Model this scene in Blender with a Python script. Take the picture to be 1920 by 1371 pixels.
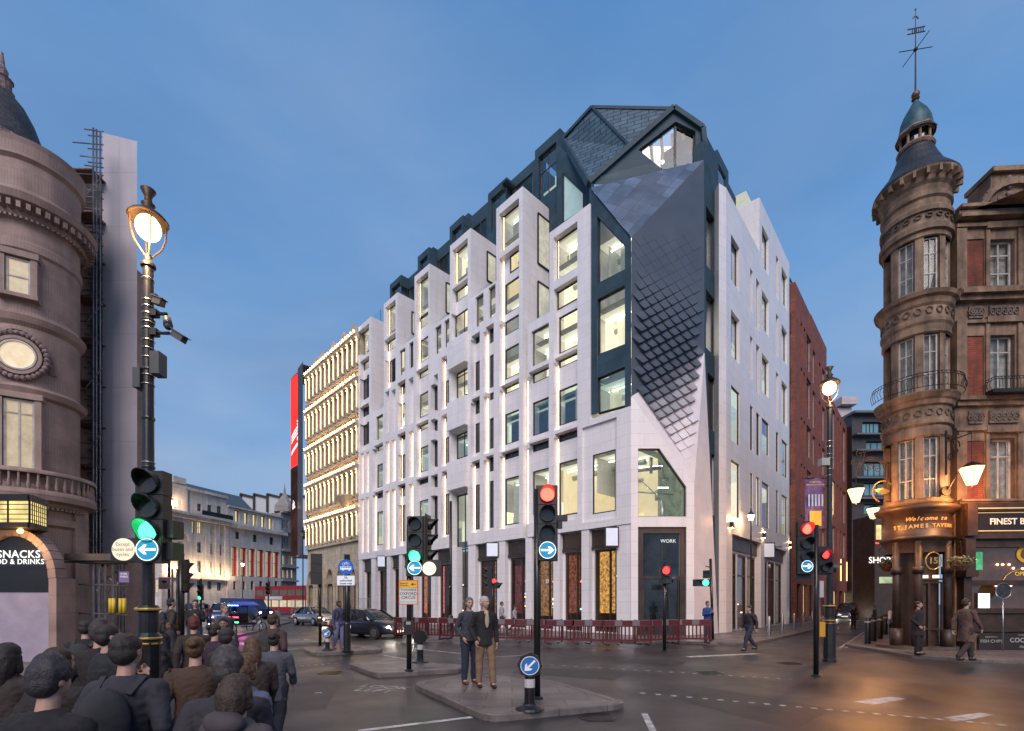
import bpy, bmesh, math, random
from mathutils import Vector, Matrix
V = Vector
rad = math.radians
S = bpy.context.scene
for o in list(bpy.data.objects):
 bpy.data.objects.remove(o)
random.seed(7)
# ------------------------------------------------------------------ camera
cam_d = bpy.data.cameras.new('camera')
cam = bpy.data.objects.new('camera', cam_d)
S.collection.objects.link(cam)
CAM_H = 1.8
cam.location = (0, 0, CAM_H)
cam.rotation_euler = (rad(90), 0, 0)
cam_d.lens = 17.0
cam_d.sensor_width = 36.0
cam_d.shift_y = 0.2315
cam_d.clip_start = 0.1
cam_d.clip_end = 2000
S.camera = cam
F, CX, HY = 906.7, 960.0, 1130.0


def srgb(r, g, b):
 f = lambda c: (c / 255 / 12.92) if c <= 10 else ((c / 255 + .055) / 1.055) ** 2.4
 return (f(r), f(g), f(b), 1)


# ------------------------------------------------------------------ dusk sky
W = bpy.data.worlds.new('World')
S.world = W
W.use_nodes = True
nt = W.node_tree
nt.nodes.clear()
N = nt.nodes.new
L = nt.links.new
tc = N('ShaderNodeTexCoord')
sep = N('ShaderNodeSeparateXYZ')
L(tc.outputs['Generated'], sep.inputs[0])
ramp = N('ShaderNodeValToRGB')
e = ramp.color_ramp.elements
e[0].position = 0.0
e[0].color = srgb(158, 182, 212)
e[1].position = 0.85
e[1].color = srgb(84, 136, 194)
for p, c in ((.14, (144, 177, 215)), (.30, (126, 169, 217)), (.55, (103, 153, 209))):
 k = e.new(p)
 k.color = srgb(*c)
L(sep.outputs[2], ramp.inputs[0])
mp = N('ShaderNodeMapping')
mp.inputs['Scale'].default_value = (1.2, 1.2, 3.2)
L(tc.outputs['Generated'], mp.inputs[0])
nz = N('ShaderNodeTexNoise')
nz.inputs['Scale'].default_value = 1.5
nz.inputs['Detail'].default_value = 7
nz.inputs['Roughness'].default_value = .55
L(mp.outputs[0], nz.inputs[0])
cr = N('ShaderNodeValToRGB')
cr.color_ramp.elements[0].position = .40
cr.color_ramp.elements[0].color = (0, 0, 0, 1)
cr.color_ramp.elements[1].position = .76
cr.color_ramp.elements[1].color = (1, 1, 1, 1)
L(nz.outputs[0], cr.inputs[0])
band = N('ShaderNodeValToRGB')
be = band.color_ramp.elements
be[0].position = .0
be[0].color = (.85, .85, .85, 1)
be[1].position = .8
be[1].color = (.20, .20, .20, 1)
L(sep.outputs[2], band.inputs[0])
mul = N('ShaderNodeMath')
mul.operation = 'MULTIPLY'
L(cr.outputs[0], mul.inputs[0])
L(band.outputs[0], mul.inputs[1])
mx = N('ShaderNodeMix')
mx.data_type = 'RGBA'
L(mul.outputs[0], mx.inputs[0])
L(ramp.outputs[0], mx.inputs[6])
mx.inputs[7].default_value = srgb(172, 188, 212)
mp2 = N('ShaderNodeMapping')
mp2.inputs['Scale'].default_value = (.9, .9, 2.6)
mp2.inputs['Location'].default_value = (3.1, 1.7, .4)
L(tc.outputs['Generated'], mp2.inputs[0])
nz2 = N('ShaderNodeTexNoise')
nz2.inputs['Scale'].default_value = 1.9
nz2.inputs['Detail'].default_value = 6
nz2.inputs['Distortion'].default_value = .4
L(mp2.outputs[0], nz2.inputs[0])
mr2 = N('ShaderNodeMapRange')
mr2.inputs[1].default_value = .42
mr2.inputs[2].default_value = .68
mr2.inputs[4].default_value = .50
L(nz2.outputs[0], mr2.inputs[0])
mx2 = N('ShaderNodeMix')
mx2.data_type = 'RGBA'
L(mr2.outputs[0], mx2.inputs[0])
L(mx.outputs[2], mx2.inputs[6])
mx2.inputs[7].default_value = srgb(100, 136, 184)
bg = N('ShaderNodeBackground')
L(mx2.outputs[2], bg.inputs[0])
bg.inputs[1].default_value = 1.0
ow = N('ShaderNodeOutputWorld')
L(bg.outputs[0], ow.inputs[0])
# ------------------------------------------------------------------ soft sun added behind the camera to brighten the fronts
sd = bpy.data.lights.new('sun', 'SUN')
sd.energy = 2.9
sd.angle = rad(42)
sd.color = (1.0, .84, .78)
sun = bpy.data.objects.new('sun', sd)
S.collection.objects.link(sun)
sun.rotation_euler = (rad(52), 0, rad(-6))
S.view_settings.view_transform = 'Standard'
S.view_settings.look = 'None'
S.view_settings.exposure = 0
S.view_settings.gamma = 1
S.render.engine = 'CYCLES'
cy = S.cycles
cy.use_denoising = True
cy.max_bounces = 6
cy.diffuse_bounces = 3
cy.glossy_bounces = 3
cy.transparent_max_bounces = 12
cy.transmission_bounces = 4
cy.caustics_reflective = False
cy.caustics_refractive = False
cy.sample_clamp_indirect = 4
cy.sample_clamp_direct = 0
cy.use_light_tree = True

# ------------------------------------------------------------------ materials
MATS = {}


def mat(name, col, rough=.6, metal=0., var=.12, scale=2.0, bump=0., emit=None, spec=.5, kind=None, **kw):
 """one procedural material; cached by name"""
 if name in MATS:
  return MATS[name]
 m = bpy.data.materials.new(name)
 m.use_nodes = True
 t = m.node_tree
 b = t.nodes['Principled BSDF']
 n = t.nodes.new
 l = t.links.new
 col = tuple(col)[:3] + (1,)
 b.inputs['Roughness'].default_value = rough
 b.inputs['Metallic'].default_value = metal
 b.inputs['Specular IOR Level'].default_value = spec
 uv = n('ShaderNodeUVMap') if kw.get('uv') or kind in ('brick', 'stone', 'slate') else None
 t_c = n('ShaderNodeTexCoord')
 noise = n('ShaderNodeTexNoise')
 noise.inputs['Scale'].default_value = scale
 noise.inputs['Detail'].default_value = 8
 noise.inputs['Roughness'].default_value = .6
 l(t_c.outputs['Object'], noise.inputs[0])
 mix = n('ShaderNodeMix')
 mix.data_type = 'RGBA'
 d = tuple(max(0, c * (1 - var * 2)) for c in col[:3]) + (1,)
 u = tuple(min(1, c * (1 + var)) for c in col[:3]) + (1,)
 mr = n('ShaderNodeMapRange')
 mr.inputs[1].default_value = .3
 mr.inputs[2].default_value = .7
 l(noise.outputs[0], mr.inputs[0])
 l(mr.outputs[0], mix.inputs[0])
 mix.inputs[6].default_value = d
 mix.inputs[7].default_value = u
 last = mix.outputs[2]
 bmp_in = None
 if kind in ('brick', 'stone', 'slate'):
  bt = n('ShaderNodeTexBrick')
  bw, bh = kw.get('bw', .215), kw.get('bh', .075)
  bt.inputs['Scale'].default_value = 1
  bt.inputs['Brick Width'].default_value = bw
  bt.inputs['Row Height'].default_value = bh
  bt.inputs['Mortar Size'].default_value = kw.get('mortar', .006)
  bt.inputs['Mortar Smooth'].default_value = .2
  bt.offset = kw.get('off', .5)
  bt.inputs['Color1'].default_value = (1, 1, 1, 1)
  tv = kw.get('tone', .12)
  bt.inputs['Color2'].default_value = (1 - tv, 1 - tv, 1 - tv, 1)
  mc = kw.get('mcol', .55)
  bt.inputs['Mortar'].default_value = (mc, mc, mc, 1)
  if kw.get('rot'):
   mm = n('ShaderNodeMapping')
   mm.inputs['Rotation'].default_value = (0, 0, kw['rot'])
   l(uv.outputs[0], mm.inputs[0])
   l(mm.outputs[0], bt.inputs[0])
  else:
   l(uv.outputs[0], bt.inputs[0])
  m2 = n('ShaderNodeMix')
  m2.data_type = 'RGBA'
  m2.blend_type = 'MULTIPLY'
  m2.inputs[0].default_value = 1
  l(last, m2.inputs[6])
  l(bt.outputs[0], m2.inputs[7])
  last = m2.outputs[2]
  bmp_in = bt.outputs['Fac']
 if kw.get('streak'):
  mm = n('ShaderNodeMapping')
  mm.inputs['Scale'].default_value = (1.3, 1.3, .12)
  l(t_c.outputs['Object'], mm.inputs[0])
  n3 = n('ShaderNodeTexNoise')
  n3.inputs['Scale'].default_value = 1.6
  n3.inputs['Detail'].default_value = 9
  n3.inputs['Roughness'].default_value = .65
  l(mm.outputs[0], n3.inputs[0])
  r3 = n('ShaderNodeMapRange')
  r3.inputs[1].default_value = .38
  r3.inputs[2].default_value = .62
  r3.inputs[3].default_value = 1 - kw['streak']
  r3.inputs[4].default_value = 1
  l(n3.outputs[0], r3.inputs[0])
  m3 = n('ShaderNodeMix')
  m3.data_type = 'RGBA'
  m3.blend_type = 'MULTIPLY'
  m3.inputs[0].default_value = 1
  l(last, m3.inputs[6])
  l(r3.outputs[0], m3.inputs[7])
  last = m3.outputs[2]
 if kw.get('vcol'):
  at = n('ShaderNodeAttribute')
  at.attribute_name = 'tint'
  m4 = n('ShaderNodeMix')
  m4.data_type = 'RGBA'
  m4.blend_type = 'MULTIPLY'
  m4.inputs[0].default_value = 1
  l(last, m4.inputs[6])
  l(at.outputs['Color'], m4.inputs[7])
  last = m4.outputs[2]
 l(last, b.inputs['Base Color'])
 if kw.get('rvar'):
  rr = n('ShaderNodeMapRange')
  rr.inputs[1].default_value = .35
  rr.inputs[2].default_value = .65
  rr.inputs[3].default_value = max(.03, rough - kw['rvar'])
  rr.inputs[4].default_value = min(1, rough + kw['rvar'])
  n5 = n('ShaderNodeTexNoise')
  n5.inputs['Scale'].default_value = kw.get('rscale', .6)
  n5.inputs['Detail'].default_value = 6
  l(t_c.outputs['Object'], n5.inputs[0])
  l(n5.outputs[0], rr.inputs[0])
  l(rr.outputs[0], b.inputs['Roughness'])
 if bump or bmp_in:
  bp = n('ShaderNodeBump')
  bp.inputs['Strength'].default_value = bump or .3
  bp.inputs['Distance'].default_value = kw.get('bdist', .01)
  if bmp_in:
   inv = n('ShaderNodeMath')
   inv.operation = 'SUBTRACT'
   inv.inputs[0].default_value = 1
   l(bmp_in, inv.inputs[1])
   l(inv.outputs[0], bp.inputs['Height'])
  else:
   n4 = n('ShaderNodeTexNoise')
   n4.inputs['Scale'].default_value = kw.get('bscale', 40)
   n4.inputs['Detail'].default_value = 5
   l(t_c.outputs['Object'], n4.inputs[0])
   l(n4.outputs[0], bp.inputs['Height'])
  l(bp.outputs[0], b.inputs['Normal'])
 if emit:
  b.inputs['Emission Color'].default_value = tuple(emit[0])[:3] + (1,)
  b.inputs['Emission Strength'].default_value = emit[1]
 MATS[name] = m
 return m


def glass(name, tint=(.85, .9, .92), base=.06, rough=.02, power=4.0):
 """window glass: see-through mixed with a mirror by angle"""
 if name in MATS:
  return MATS[name]
 m = bpy.data.materials.new(name)
 m.use_nodes = True
 t = m.node_tree
 t.nodes.clear()
 n = t.nodes.new
 l = t.links.new
 tr = n('ShaderNodeBsdfTransparent')
 tr.inputs[0].default_value = tuple(tint) + (1,)
 gl = n('ShaderNodeBsdfGlossy')
 gl.inputs['Roughness'].default_value = rough
 gl.inputs[0].default_value = (.9, .95, 1, 1)
 fr = n('ShaderNodeLayerWeight')
 fr.inputs[0].default_value = .5
 pw = n('ShaderNodeMath')
 pw.operation = 'POWER'
 pw.inputs[1].default_value = power
 l(fr.outputs['Facing'], pw.inputs[0])
 ad = n('ShaderNodeMath')
 ad.operation = 'ADD'
 ad.use_clamp = True
 ad.inputs[1].default_value = base
 l(pw.outputs[0], ad.inputs[0])
 mxs = n('ShaderNodeMixShader')
 l(ad.outputs[0], mxs.inputs[0])
 l(tr.outputs[0], mxs.inputs[1])
 l(gl.outputs[0], mxs.inputs[2])
 # slight waviness of the pane
 nn = n('ShaderNodeTexNoise')
 nn.inputs['Scale'].default_value = .7
 tcn = n('ShaderNodeTexCoord')
 l(tcn.outputs['Object'], nn.inputs[0])
 bp = n('ShaderNodeBump')
 bp.inputs['Strength'].default_value = .15
 bp.inputs['Distance'].default_value = .05
 l(nn.outputs[0], bp.inputs['Height'])
 l(bp.outputs[0], gl.inputs['Normal'])
 o = n('ShaderNodeOutputMaterial')
 l(mxs.outputs[0], o.inputs[0])
 MATS[name] = m
 return m


def glow(name, col, s, vary=0, scale=3.0):
 """a surface that gives off light"""
 if name in MATS:
  return MATS[name]
 m = bpy.data.materials.new(name)
 m.use_nodes = True
 t = m.node_tree
 t.nodes.clear()
 em = t.nodes.new('ShaderNodeEmission')
 em.inputs[0].default_value = tuple(col)[:3] + (1,)
 em.inputs[1].default_value = s
 if vary:
  tcn = t.nodes.new('ShaderNodeTexCoord')
  nn = t.nodes.new('ShaderNodeTexNoise')
  nn.inputs['Scale'].default_value = scale
  nn.inputs['Detail'].default_value = 4
  t.links.new(tcn.outputs['Object'], nn.inputs[0])
  r = t.nodes.new('ShaderNodeMapRange')
  r.inputs[1].default_value = .3
  r.inputs[2].default_value = .7
  r.inputs[3].default_value = s * (1 - vary)
  r.inputs[4].default_value = s * (1 + vary)
  t.links.new(nn.outputs[0], r.inputs[0])
  t.links.new(r.outputs[0], em.inputs[1])
 o = t.nodes.new('ShaderNodeOutputMaterial')
 t.links.new(em.outputs[0], o.inputs[0])
 MATS[name] = m
 return m


# ------------------------------------------------------------------ scene tree helpers
COL = S.collection


def tag(o, label=None, cat=None, group=None, kind=None):
 if label:
  o['label'] = label
 if cat:
  o['category'] = cat
 if group:
  o['group'] = group
 if kind:
  o['kind'] = kind
 return o


def thing(name, label, cat, loc=(0, 0, 0), rz=0., group=None):
 o = bpy.data.objects.new(name, None)
 o.empty_display_size = .3
 o.location = loc
 o.rotation_euler = (0, 0, rz)
 COL.objects.link(o)
 return tag(o, label, cat, group)


def copy_tree(o, loc=None, rz=None, label=None, parent=None):
 c = o.copy()
 COL.objects.link(c)
 if parent is not None:
  c.parent = parent
 if loc is not None:
  c.location = loc
 if rz is not None:
  c.rotation_euler = (0, 0, rz)
 if label:
  c['label'] = label
 for ch in list(o.children):
  copy_tree(ch, parent=c)
 return c


def frame_of(root):
 """inverse of the placement of a root Empty (children are then built in world space)"""
 return (Matrix.Translation(root.location) @ root.rotation_euler.to_matrix().to_4x4()).inverted()


class MB:
 """collects shapes and links them as ONE mesh object"""

 def __init__(s):
  s.v, s.f, s.m, s.sm, s.tint = [], [], [], [], []
  s.cur = 0
  s.smooth = False
  s.col = None

 def face(s, idx):
  s.f.append(tuple(idx))
  s.m.append(s.cur)
  s.sm.append(s.smooth)
  s.tint.append(s.col)

 def add(s, pts):
  n = len(s.v)
  s.v += [V(p) for p in pts]
  return n

 def poly(s, pts):
  n = s.add(pts)
  s.face(range(n, n + len(pts)))

 def obox(s, c, ax, ay, az):
  """box from centre and three half-axis vectors"""
  c, ax, ay, az = V(c), V(ax), V(ay), V(az)
  n = s.add([c + i * ax + j * ay + k * az for k in (-1, 1) for j in (-1, 1) for i in (-1, 1)])
  for q in ((0, 2, 3, 1), (4, 5, 7, 6), (0, 1, 5, 4), (2, 6, 7, 3), (0, 4, 6, 2), (1, 3, 7, 5)):
   s.face([n + i for i in q])

 def box(s, x0, x1, y0, y1, z0, z1):
  s.obox(((x0 + x1) / 2, (y0 + y1) / 2, (z0 + z1) / 2), ((x1 - x0) / 2, 0, 0), (0, (y1 - y0) / 2, 0), (0, 0, (z1 - z0) / 2))

 def bar(s, p0, p1, w, h, up=(0, 0, 1)):
  p0, p1 = V(p0), V(p1)
  d = p1 - p0
  ln = d.length
  d.normalize()
  upv = V(up)
  if abs(d.dot(upv)) > .98:
   upv = V((0, 1, 0))
  a = d.cross(upv).normalized()
  b = a.cross(d)
  s.obox((p0 + p1) / 2, d * ln / 2, a * w / 2, b * h / 2)

 def tube(s, p0, p1, r0, r1=None, n=12, caps=True):
  r1 = r0 if r1 is None else r1
  p0, p1 = V(p0), V(p1)
  d = (p1 - p0).normalized()
  a = d.orthogonal().normalized()
  b = d.cross(a)
  k = s.add([p0 + (a * math.cos(t) + b * math.sin(t)) * r0 for t in [2 * math.pi * i / n for i in range(n)]] +
    [p1 + (a * math.cos(t) + b * math.sin(t)) * r1 for t in [2 * math.pi * i / n for i in range(n)]])
  sm = s.smooth
  s.smooth = n > 6
  for i in range(n):
   j = (i + 1) % n
   s.face((k + i, k + j, k + n + j, k + n + i))
  s.smooth = sm
  if caps:
   s.face([k + i for i in reversed(range(n))])
   s.face([k + n + i for i in range(n)])

 def path(s, pts, r, n=6):
  for a, b in zip(pts[:-1], pts[1:]):
   s.tube(a, b, r, r, n)

 def lathe(s, prof, c=(0, 0, 0), n=24, a0=0., a1=2 * math.pi, sx=1., sy=1.):
  """profile [(r,z)...] turned about the vertical through c"""
  full = abs(a1 - a0 - 2 * math.pi) < 1e-6
  m = n if full else n + 1
  k = s.add([(c[0] + r * sx * math.cos(a0 + (a1 - a0) * i / n), c[1] + r * sy * math.sin(a0 + (a1 - a0) * i / n), c[2] + z)
    for r, z in prof for i in range(m)])
  for j in range(len(prof) - 1):
   for i in range(n):
    i2 = (i + 1) % m
    s.face((k + j * m + i, k + j * m + i2, k + (j + 1) * m + i2, k + (j + 1) * m + i))

 def ball(s, c, rx, ry=None, rz=None, n=16, rings=10, R=None):
  ry = rx if ry is None else ry
  rz = rx if rz is None else rz
  c = V(c)
  pts = []
  for j in range(rings + 1):
   ph = math.pi * j / rings
   for i in range(n):
    th = 2 * math.pi * i / n
    p = V((rx * math.sin(ph) * math.cos(th), ry * math.sin(ph) * math.sin(th), rz * math.cos(ph)))
    pts.append(c + (R @ p if R else p))
  k = s.add(pts)
  sm = s.smooth
  s.smooth = True
  for j in range(rings):
   for i in range(n):
    i2 = (i + 1) % n
    s.face((k + j * n + i, k + (j + 1) * n + i, k + (j + 1) * n + i2, k + j * n + i2))
  s.smooth = sm

 def extrude(s, pts, vec):
  """closed prism from a flat polygon and an offset vector"""
  pts = [V(p) for p in pts]
  vec = V(vec)
  n = len(pts)
  k = s.add(pts + [p + vec for p in pts])
  s.face(range(k, k + n))
  s.face([k + n + i for i in reversed(range(n))])
  for i in range(n):
   j = (i + 1) % n
   s.face((k + i, k + n + i, k + n + j, k + j))

 def disc(s, c, nrm, r, th=.01, n=24):
  nrm = V(nrm).normalized()
  s.tube(V(c) - nrm * th / 2, V(c) + nrm * th / 2, r, r, n)

 def build(s, name, mats, parent=None, M=None, fix=True):
  me = bpy.data.meshes.new(name)
  vv = [M @ p for p in s.v] if M else s.v
  me.from_pydata([tuple(p) for p in vv], [], s.f)
  if not isinstance(mats, (list, tuple)):
   mats = [mats]
  for m_ in mats:
   me.materials.append(m_)
  me.polygons.foreach_set('material_index', s.m)
  me.polygons.foreach_set('use_smooth', s.sm)
  if fix:
   b = bmesh.new()
   b.from_mesh(me)
   bmesh.ops.recalc_face_normals(b, faces=b.faces)
   b.to_mesh(me)
   b.free()
  uvl = me.uv_layers.new(name='UVMap')
  uv = [0.] * (2 * len(me.loops))
  for p in me.polygons:
   nx, ny, nz_ = p.normal
   h = math.hypot(nx, ny)
   if h > .2:
    tx, ty = -ny / h, nx / h
    if abs(tx) > 1e-6 and tx < 0:
     tx, ty = -tx, -ty
    sc = 1.0 if abs(nz_) < .2 else 1 / max(h, .3)
    for li in p.loop_indices:
     c = me.vertices[me.loops[li].vertex_index].co
     uv[2 * li] = c.x * tx + c.y * ty
     uv[2 * li + 1] = c.z * sc
   else:
    for li in p.loop_indices:
     c = me.vertices[me.loops[li].vertex_index].co
     uv[2 * li] = c.x
     uv[2 * li + 1] = c.y
  uvl.data.foreach_set('uv', uv)
  if any(t is not None for t in s.tint):
   ca = me.color_attributes.new('tint', 'FLOAT_COLOR', 'CORNER')
   cd = []
   for p, t in zip(me.polygons, s.tint):
    t = t or (1, 1, 1)
    for _ in p.loop_indices:
     cd += [t[0], t[1], t[2], 1]
   ca.data.foreach_set('color', cd)
  me.validate()
  me.update()
  o = bpy.data.objects.new(name, me)
  COL.objects.link(o)
  if parent is not None:
   o.parent = parent
  return o


def wpart(mb, name, mats, root, sub=None):
 """link a mesh built in world space under a placed root (or under a part of it)"""
 return mb.build(name, mats, sub or root, frame_of(root))


def text_mesh(txt, size, align='CENTER', shear=0., ext=.004, bold=0., spacing=1.0):
 cu = bpy.data.curves.new('lettering', 'FONT')
 cu.body = txt
 cu.size = size
 cu.align_x = align
 cu.align_y = 'CENTER'
 cu.shear = shear
 cu.extrude = ext
 cu.offset = bold
 cu.space_character = spacing
 cu.resolution_u = 3
 o = bpy.data.objects.new('lettering', cu)
 COL.objects.link(o)
 dg = bpy.context.evaluated_depsgraph_get()
 dg.update()
 me = bpy.data.meshes.new_from_object(o.evaluated_get(dg))
 bpy.data.objects.remove(o)
 bpy.data.curves.remove(cu)
 return me


def text(txt, size, loc, nrm, m, root, sub=None, align='CENTER', shear=0., bold=0., name='lettering', ext=.004, spacing=1., upv=(0, 0, 1), sx=1.):
 """lettering standing on a surface whose outward normal is nrm"""
 me = text_mesh(txt, size, align, shear, ext, bold, spacing)
 n_ = V(nrm).normalized()
 upv = V(upv)
 x = upv.cross(n_).normalized()
 y = n_.cross(x)
 M = Matrix(((x.x, y.x, n_.x, loc[0]), (x.y, y.y, n_.y, loc[1]), (x.z, y.z, n_.z, loc[2]), (0, 0, 0, 1)))
 me.transform(frame_of(root) @ M @ Matrix.Diagonal((sx, 1, 1, 1)))
 me.materials.clear()
 me.materials.append(m)
 o = bpy.data.objects.new(name, me)
 COL.objects.link(o)
 o.parent = sub or root
 return o


def area(name, loc, col, e, parent=None, r=.1):
 ld = bpy.data.lights.new(name, 'POINT')
 ld.energy = e
 ld.color = col
 ld.shadow_soft_size = r
 o = bpy.data.objects.new(name, ld)
 o.location = loc
 COL.objects.link(o)
 if parent is not None:
  o.parent = parent
  o.location = frame_of(parent) @ V(loc)
 return o


def at(px, py, Y):
 return V(((px - CX) / F * Y, Y, CAM_H + (HY - py) / F * Y))


def ground(px, py, z=0.):
 return at(px, py, (CAM_H - z) * F / (py - HY))


# ------------------------------------------------------------------ a facade: stepped relief on a plane
class Facade:
 """s runs along u from o, z is height, d is depth (positive = towards the viewer)"""

 def __init__(s, o, u, n):
  s.o, s.u, s.n = V((o[0], o[1], 0)), V((u[0], u[1], 0)).normalized(), V((n[0], n[1], 0)).normalized()
  s.paint_ = []
  s.wins = []

 def pt(s, a, z, d=0.):
  p = s.o + s.u * a + s.n * d
  return V((p.x, p.y, z))

 def sa(s, px, d=0.):
  """distance along the facade seen at column px on the plane at depth d"""
  t = (px - CX) / F
  o = s.o + s.n * d
  return (t * o.y - o.x) / (s.u.x - t * s.u.y)

 def za(s, px, py, d=0.):
  a = s.sa(px, d)
  Y = (s.o + s.n * d + s.u * a).y
  return CAM_H + (HY - py) / F * Y

 def paint(s, a0, a1, z0, z1, d=0., hole=False):
  s.paint_.append((min(a0, a1), max(a0, a1), min(z0, z1), max(z0, z1), d, hole))

 def mesh(s, mb, thick=.6):
  A = sorted({round(x, 3) for p in s.paint_ for x in p[:2]})
  Z = sorted({round(x, 3) for p in s.paint_ for x in p[2:4]})

  def thin(q):
   r = [q[0]]
   for x in q[1:]:
    if x - r[-1] > .012:
     r.append(x)
   return r
  A, Z = thin(A), thin(Z)
  na, nz_ = len(A) - 1, len(Z) - 1
  g = [[None] * nz_ for _ in range(na)]
  ca = [(A[i] + A[i + 1]) / 2 for i in range(na)]
  cz = [(Z[i] + Z[i + 1]) / 2 for i in range(nz_)]
  import bisect
  for a0, a1, z0, z1, d, h in s.paint_:
   for i in range(bisect.bisect_left(ca, a0), bisect.bisect_right(ca, a1)):
    for j in range(bisect.bisect_left(cz, z0), bisect.bisect_right(cz, z1)):
     g[i][j] = (d, h)
  ext = (-thick, True)
  cell = lambda i, j: (g[i][j] or ext) if 0 <= i < na and 0 <= j < nz_ else ext
  for j in range(nz_):
   i = 0
   while i < na:
    c = cell(i, j)
    k = i
    while k + 1 < na and cell(k + 1, j) == c:
     k += 1
    if not c[1]:
     mb.poly([s.pt(A[i], Z[j], c[0]), s.pt(A[k + 1], Z[j], c[0]), s.pt(A[k + 1], Z[j + 1], c[0]), s.pt(A[i], Z[j + 1], c[0])])
    i = k + 1
  for i in range(na + 1):
   j = 0
   while j < nz_:
    l, r = cell(i - 1, j), cell(i, j)
    k = j
    while k + 1 < nz_ and cell(i - 1, k + 1) == l and cell(i, k + 1) == r:
     k += 1
    if abs(l[0] - r[0]) > .001:
     mb.poly([s.pt(A[i], Z[j], l[0]), s.pt(A[i], Z[j], r[0]), s.pt(A[i], Z[k + 1], r[0]), s.pt(A[i], Z[k + 1], l[0])])
    j = k + 1
  for j in range(nz_ + 1):
   i = 0
   while i < na:
    l, r = cell(i, j - 1), cell(i, j)
    k = i
    while k + 1 < na and cell(k + 1, j - 1) == l and cell(k + 1, j) == r:
     k += 1
    if abs(l[0] - r[0]) > .001:
     mb.poly([s.pt(A[i], Z[j], l[0]), s.pt(A[k + 1], Z[j], l[0]), s.pt(A[k + 1], Z[j], r[0]), s.pt(A[i], Z[j], r[0])])
    i = k + 1

 def window(s, a0, a1, z0, z1, d, root, fm, pm, fw=.06, name='window', mull=(), trans=(), deep=.06, hole=True, pd=.02):
  """hole at depth d with a frame (part) and a pane (sub-part)"""
  a0, a1 = min(a0, a1), max(a0, a1)
  z0, z1 = min(z0, z1), max(z0, z1)
  if hole:
   s.paint(a0, a1, z0, z1, d - .03, True)
  mb = MB()

  def bx(x0, x1, y0, y1, dd0=0., dd1=deep):
   c = s.pt((x0 + x1) / 2, (y0 + y1) / 2, d + (dd0 + dd1) / 2)
   mb.obox(c, s.u * (x1 - x0) / 2, V((0, 0, (y1 - y0) / 2)), s.n * (dd1 - dd0) / 2)
  g = .004
  fw = min(fw, (a1 - a0) * .3, (z1 - z0) * .3)
  bx(a0 + g, a0 + fw, z0 + g, z1 - g)
  bx(a1 - fw, a1 - g, z0 + g, z1 - g)
  bx(a0 + fw, a1 - fw, z1 - fw, z1 - g)
  bx(a0 + fw, a1 - fw, z0 + g, z0 + fw)
  for f_ in mull:
   x = a0 + (a1 - a0) * f_
   bx(x - fw * .35, x + fw * .35, z0 + fw, z1 - fw, .005, deep - .008)
  for f_ in trans:
   y = z0 + (z1 - z0) * f_
   bx(a0 + fw, a1 - fw, y - fw * .35, y + fw * .35, .008, deep - .012)
  M = frame_of(root)
  fo = mb.build(name, fm, root, M)
  pb = MB()
  pb.poly([s.pt(a0 + fw * .5, z0 + fw * .5, d + pd), s.pt(a1 - fw * .5, z0 + fw * .5, d + pd), s.pt(a1 - fw * .5, z1 - fw * .5, d + pd), s.pt(a0 + fw * .5, z1 - fw * .5, d + pd)])
  pb.build('pane', pm, fo, M, fix=False)
  return fo

 def bx(s, mb, a0, a1, z0, z1, d0, d1):
  c = s.pt((a0 + a1) / 2, (z0 + z1) / 2, (d0 + d1) / 2)
  mb.obox(c, s.u * (a1 - a0) / 2, V((0, 0, (z1 - z0) / 2)), s.n * (d1 - d0) / 2)
# ================================================================== materials shared by the scene
STONE = mat('glazed_white_stone', (.84, .81, .81), .36, var=.035, scale=.35, kind='stone', bw=1.35, bh=.62, mortar=.006, tone=.06, mcol=.6, streak=.07, rvar=.10, bump=.15)
SLATE = mat('blue_slate_cladding', (.040, .078, .105), .6, var=.12, spec=.3, scale=.8, kind='stone', bw=1.1, bh=.55, mortar=.006, tone=.22, mcol=.5, bump=.2)
ROOFSL = mat('roof_slates', (.075, .135, .18), .5, var=.16, scale=1.5, kind='slate', bw=.8, bh=.34, mortar=.03, tone=.35, mcol=.12, bump=.6)
DARKMET = mat('dark_window_metal', (.035, .03, .032), .38, .3, var=.1)
BRONZE = mat('bronze_cladding', (.075, .058, .05), .38, .55, var=.18, scale=1.2, rvar=.1)
BLACK = mat('black_paint', (.014, .014, .015), .33, var=.25, scale=6, rvar=.12, bump=.08, bscale=60)
ROOMC = mat('office_walls', (.62, .6, .5), .8, var=.05, emit=((1, .90, .62), .80))  # room light put into office walls, ceiling and floor as emission
ROOMB = mat('warm_office_walls', (.62, .56, .42), .8, var=.12, emit=((1, .80, .46), .55))
ROOMD = mat('dim_office_walls', (.40, .40, .38), .8, var=.2, emit=((.9, .95, .8), .16))
ROOMCEIL = mat('office_ceiling', (.6, .6, .55), .8, var=.2, scale=1.2, emit=((1, .95, .74), .5))
ROOMFL = mat('office_floor', (.25, .25, .24), .7, var=.2, emit=((.9, .95, .8), .03))
TUBE = glow('lit_ceiling_tube', (.92, 1, .86), 5.5)
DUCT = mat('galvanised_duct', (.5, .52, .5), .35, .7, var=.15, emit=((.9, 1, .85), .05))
LED = glow('warm_led_strip', (1, .62, .34), 8)
GL = glass('window_glass', (.94, .96, .93), .04)
GLT = glass('tinted_blue_glass', (.62, .78, .80), .16)
GLS = glass('sky_reflecting_glass', (.62, .80, .84), .30)
GLD = mat('dark_glass', (.022, .028, .032), .06, var=.45, scale=.9, spec=.8, bump=.25, bscale=1.4, bdist=.03)
BLIND = mat('drawn_blind', (.42, .42, .36), .7, var=.05, emit=((1, .94, .7), .16))
RAILGL = glass('balustrade_glass', (.84, .92, .95), .006, rough=.3, power=14.0)
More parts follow.
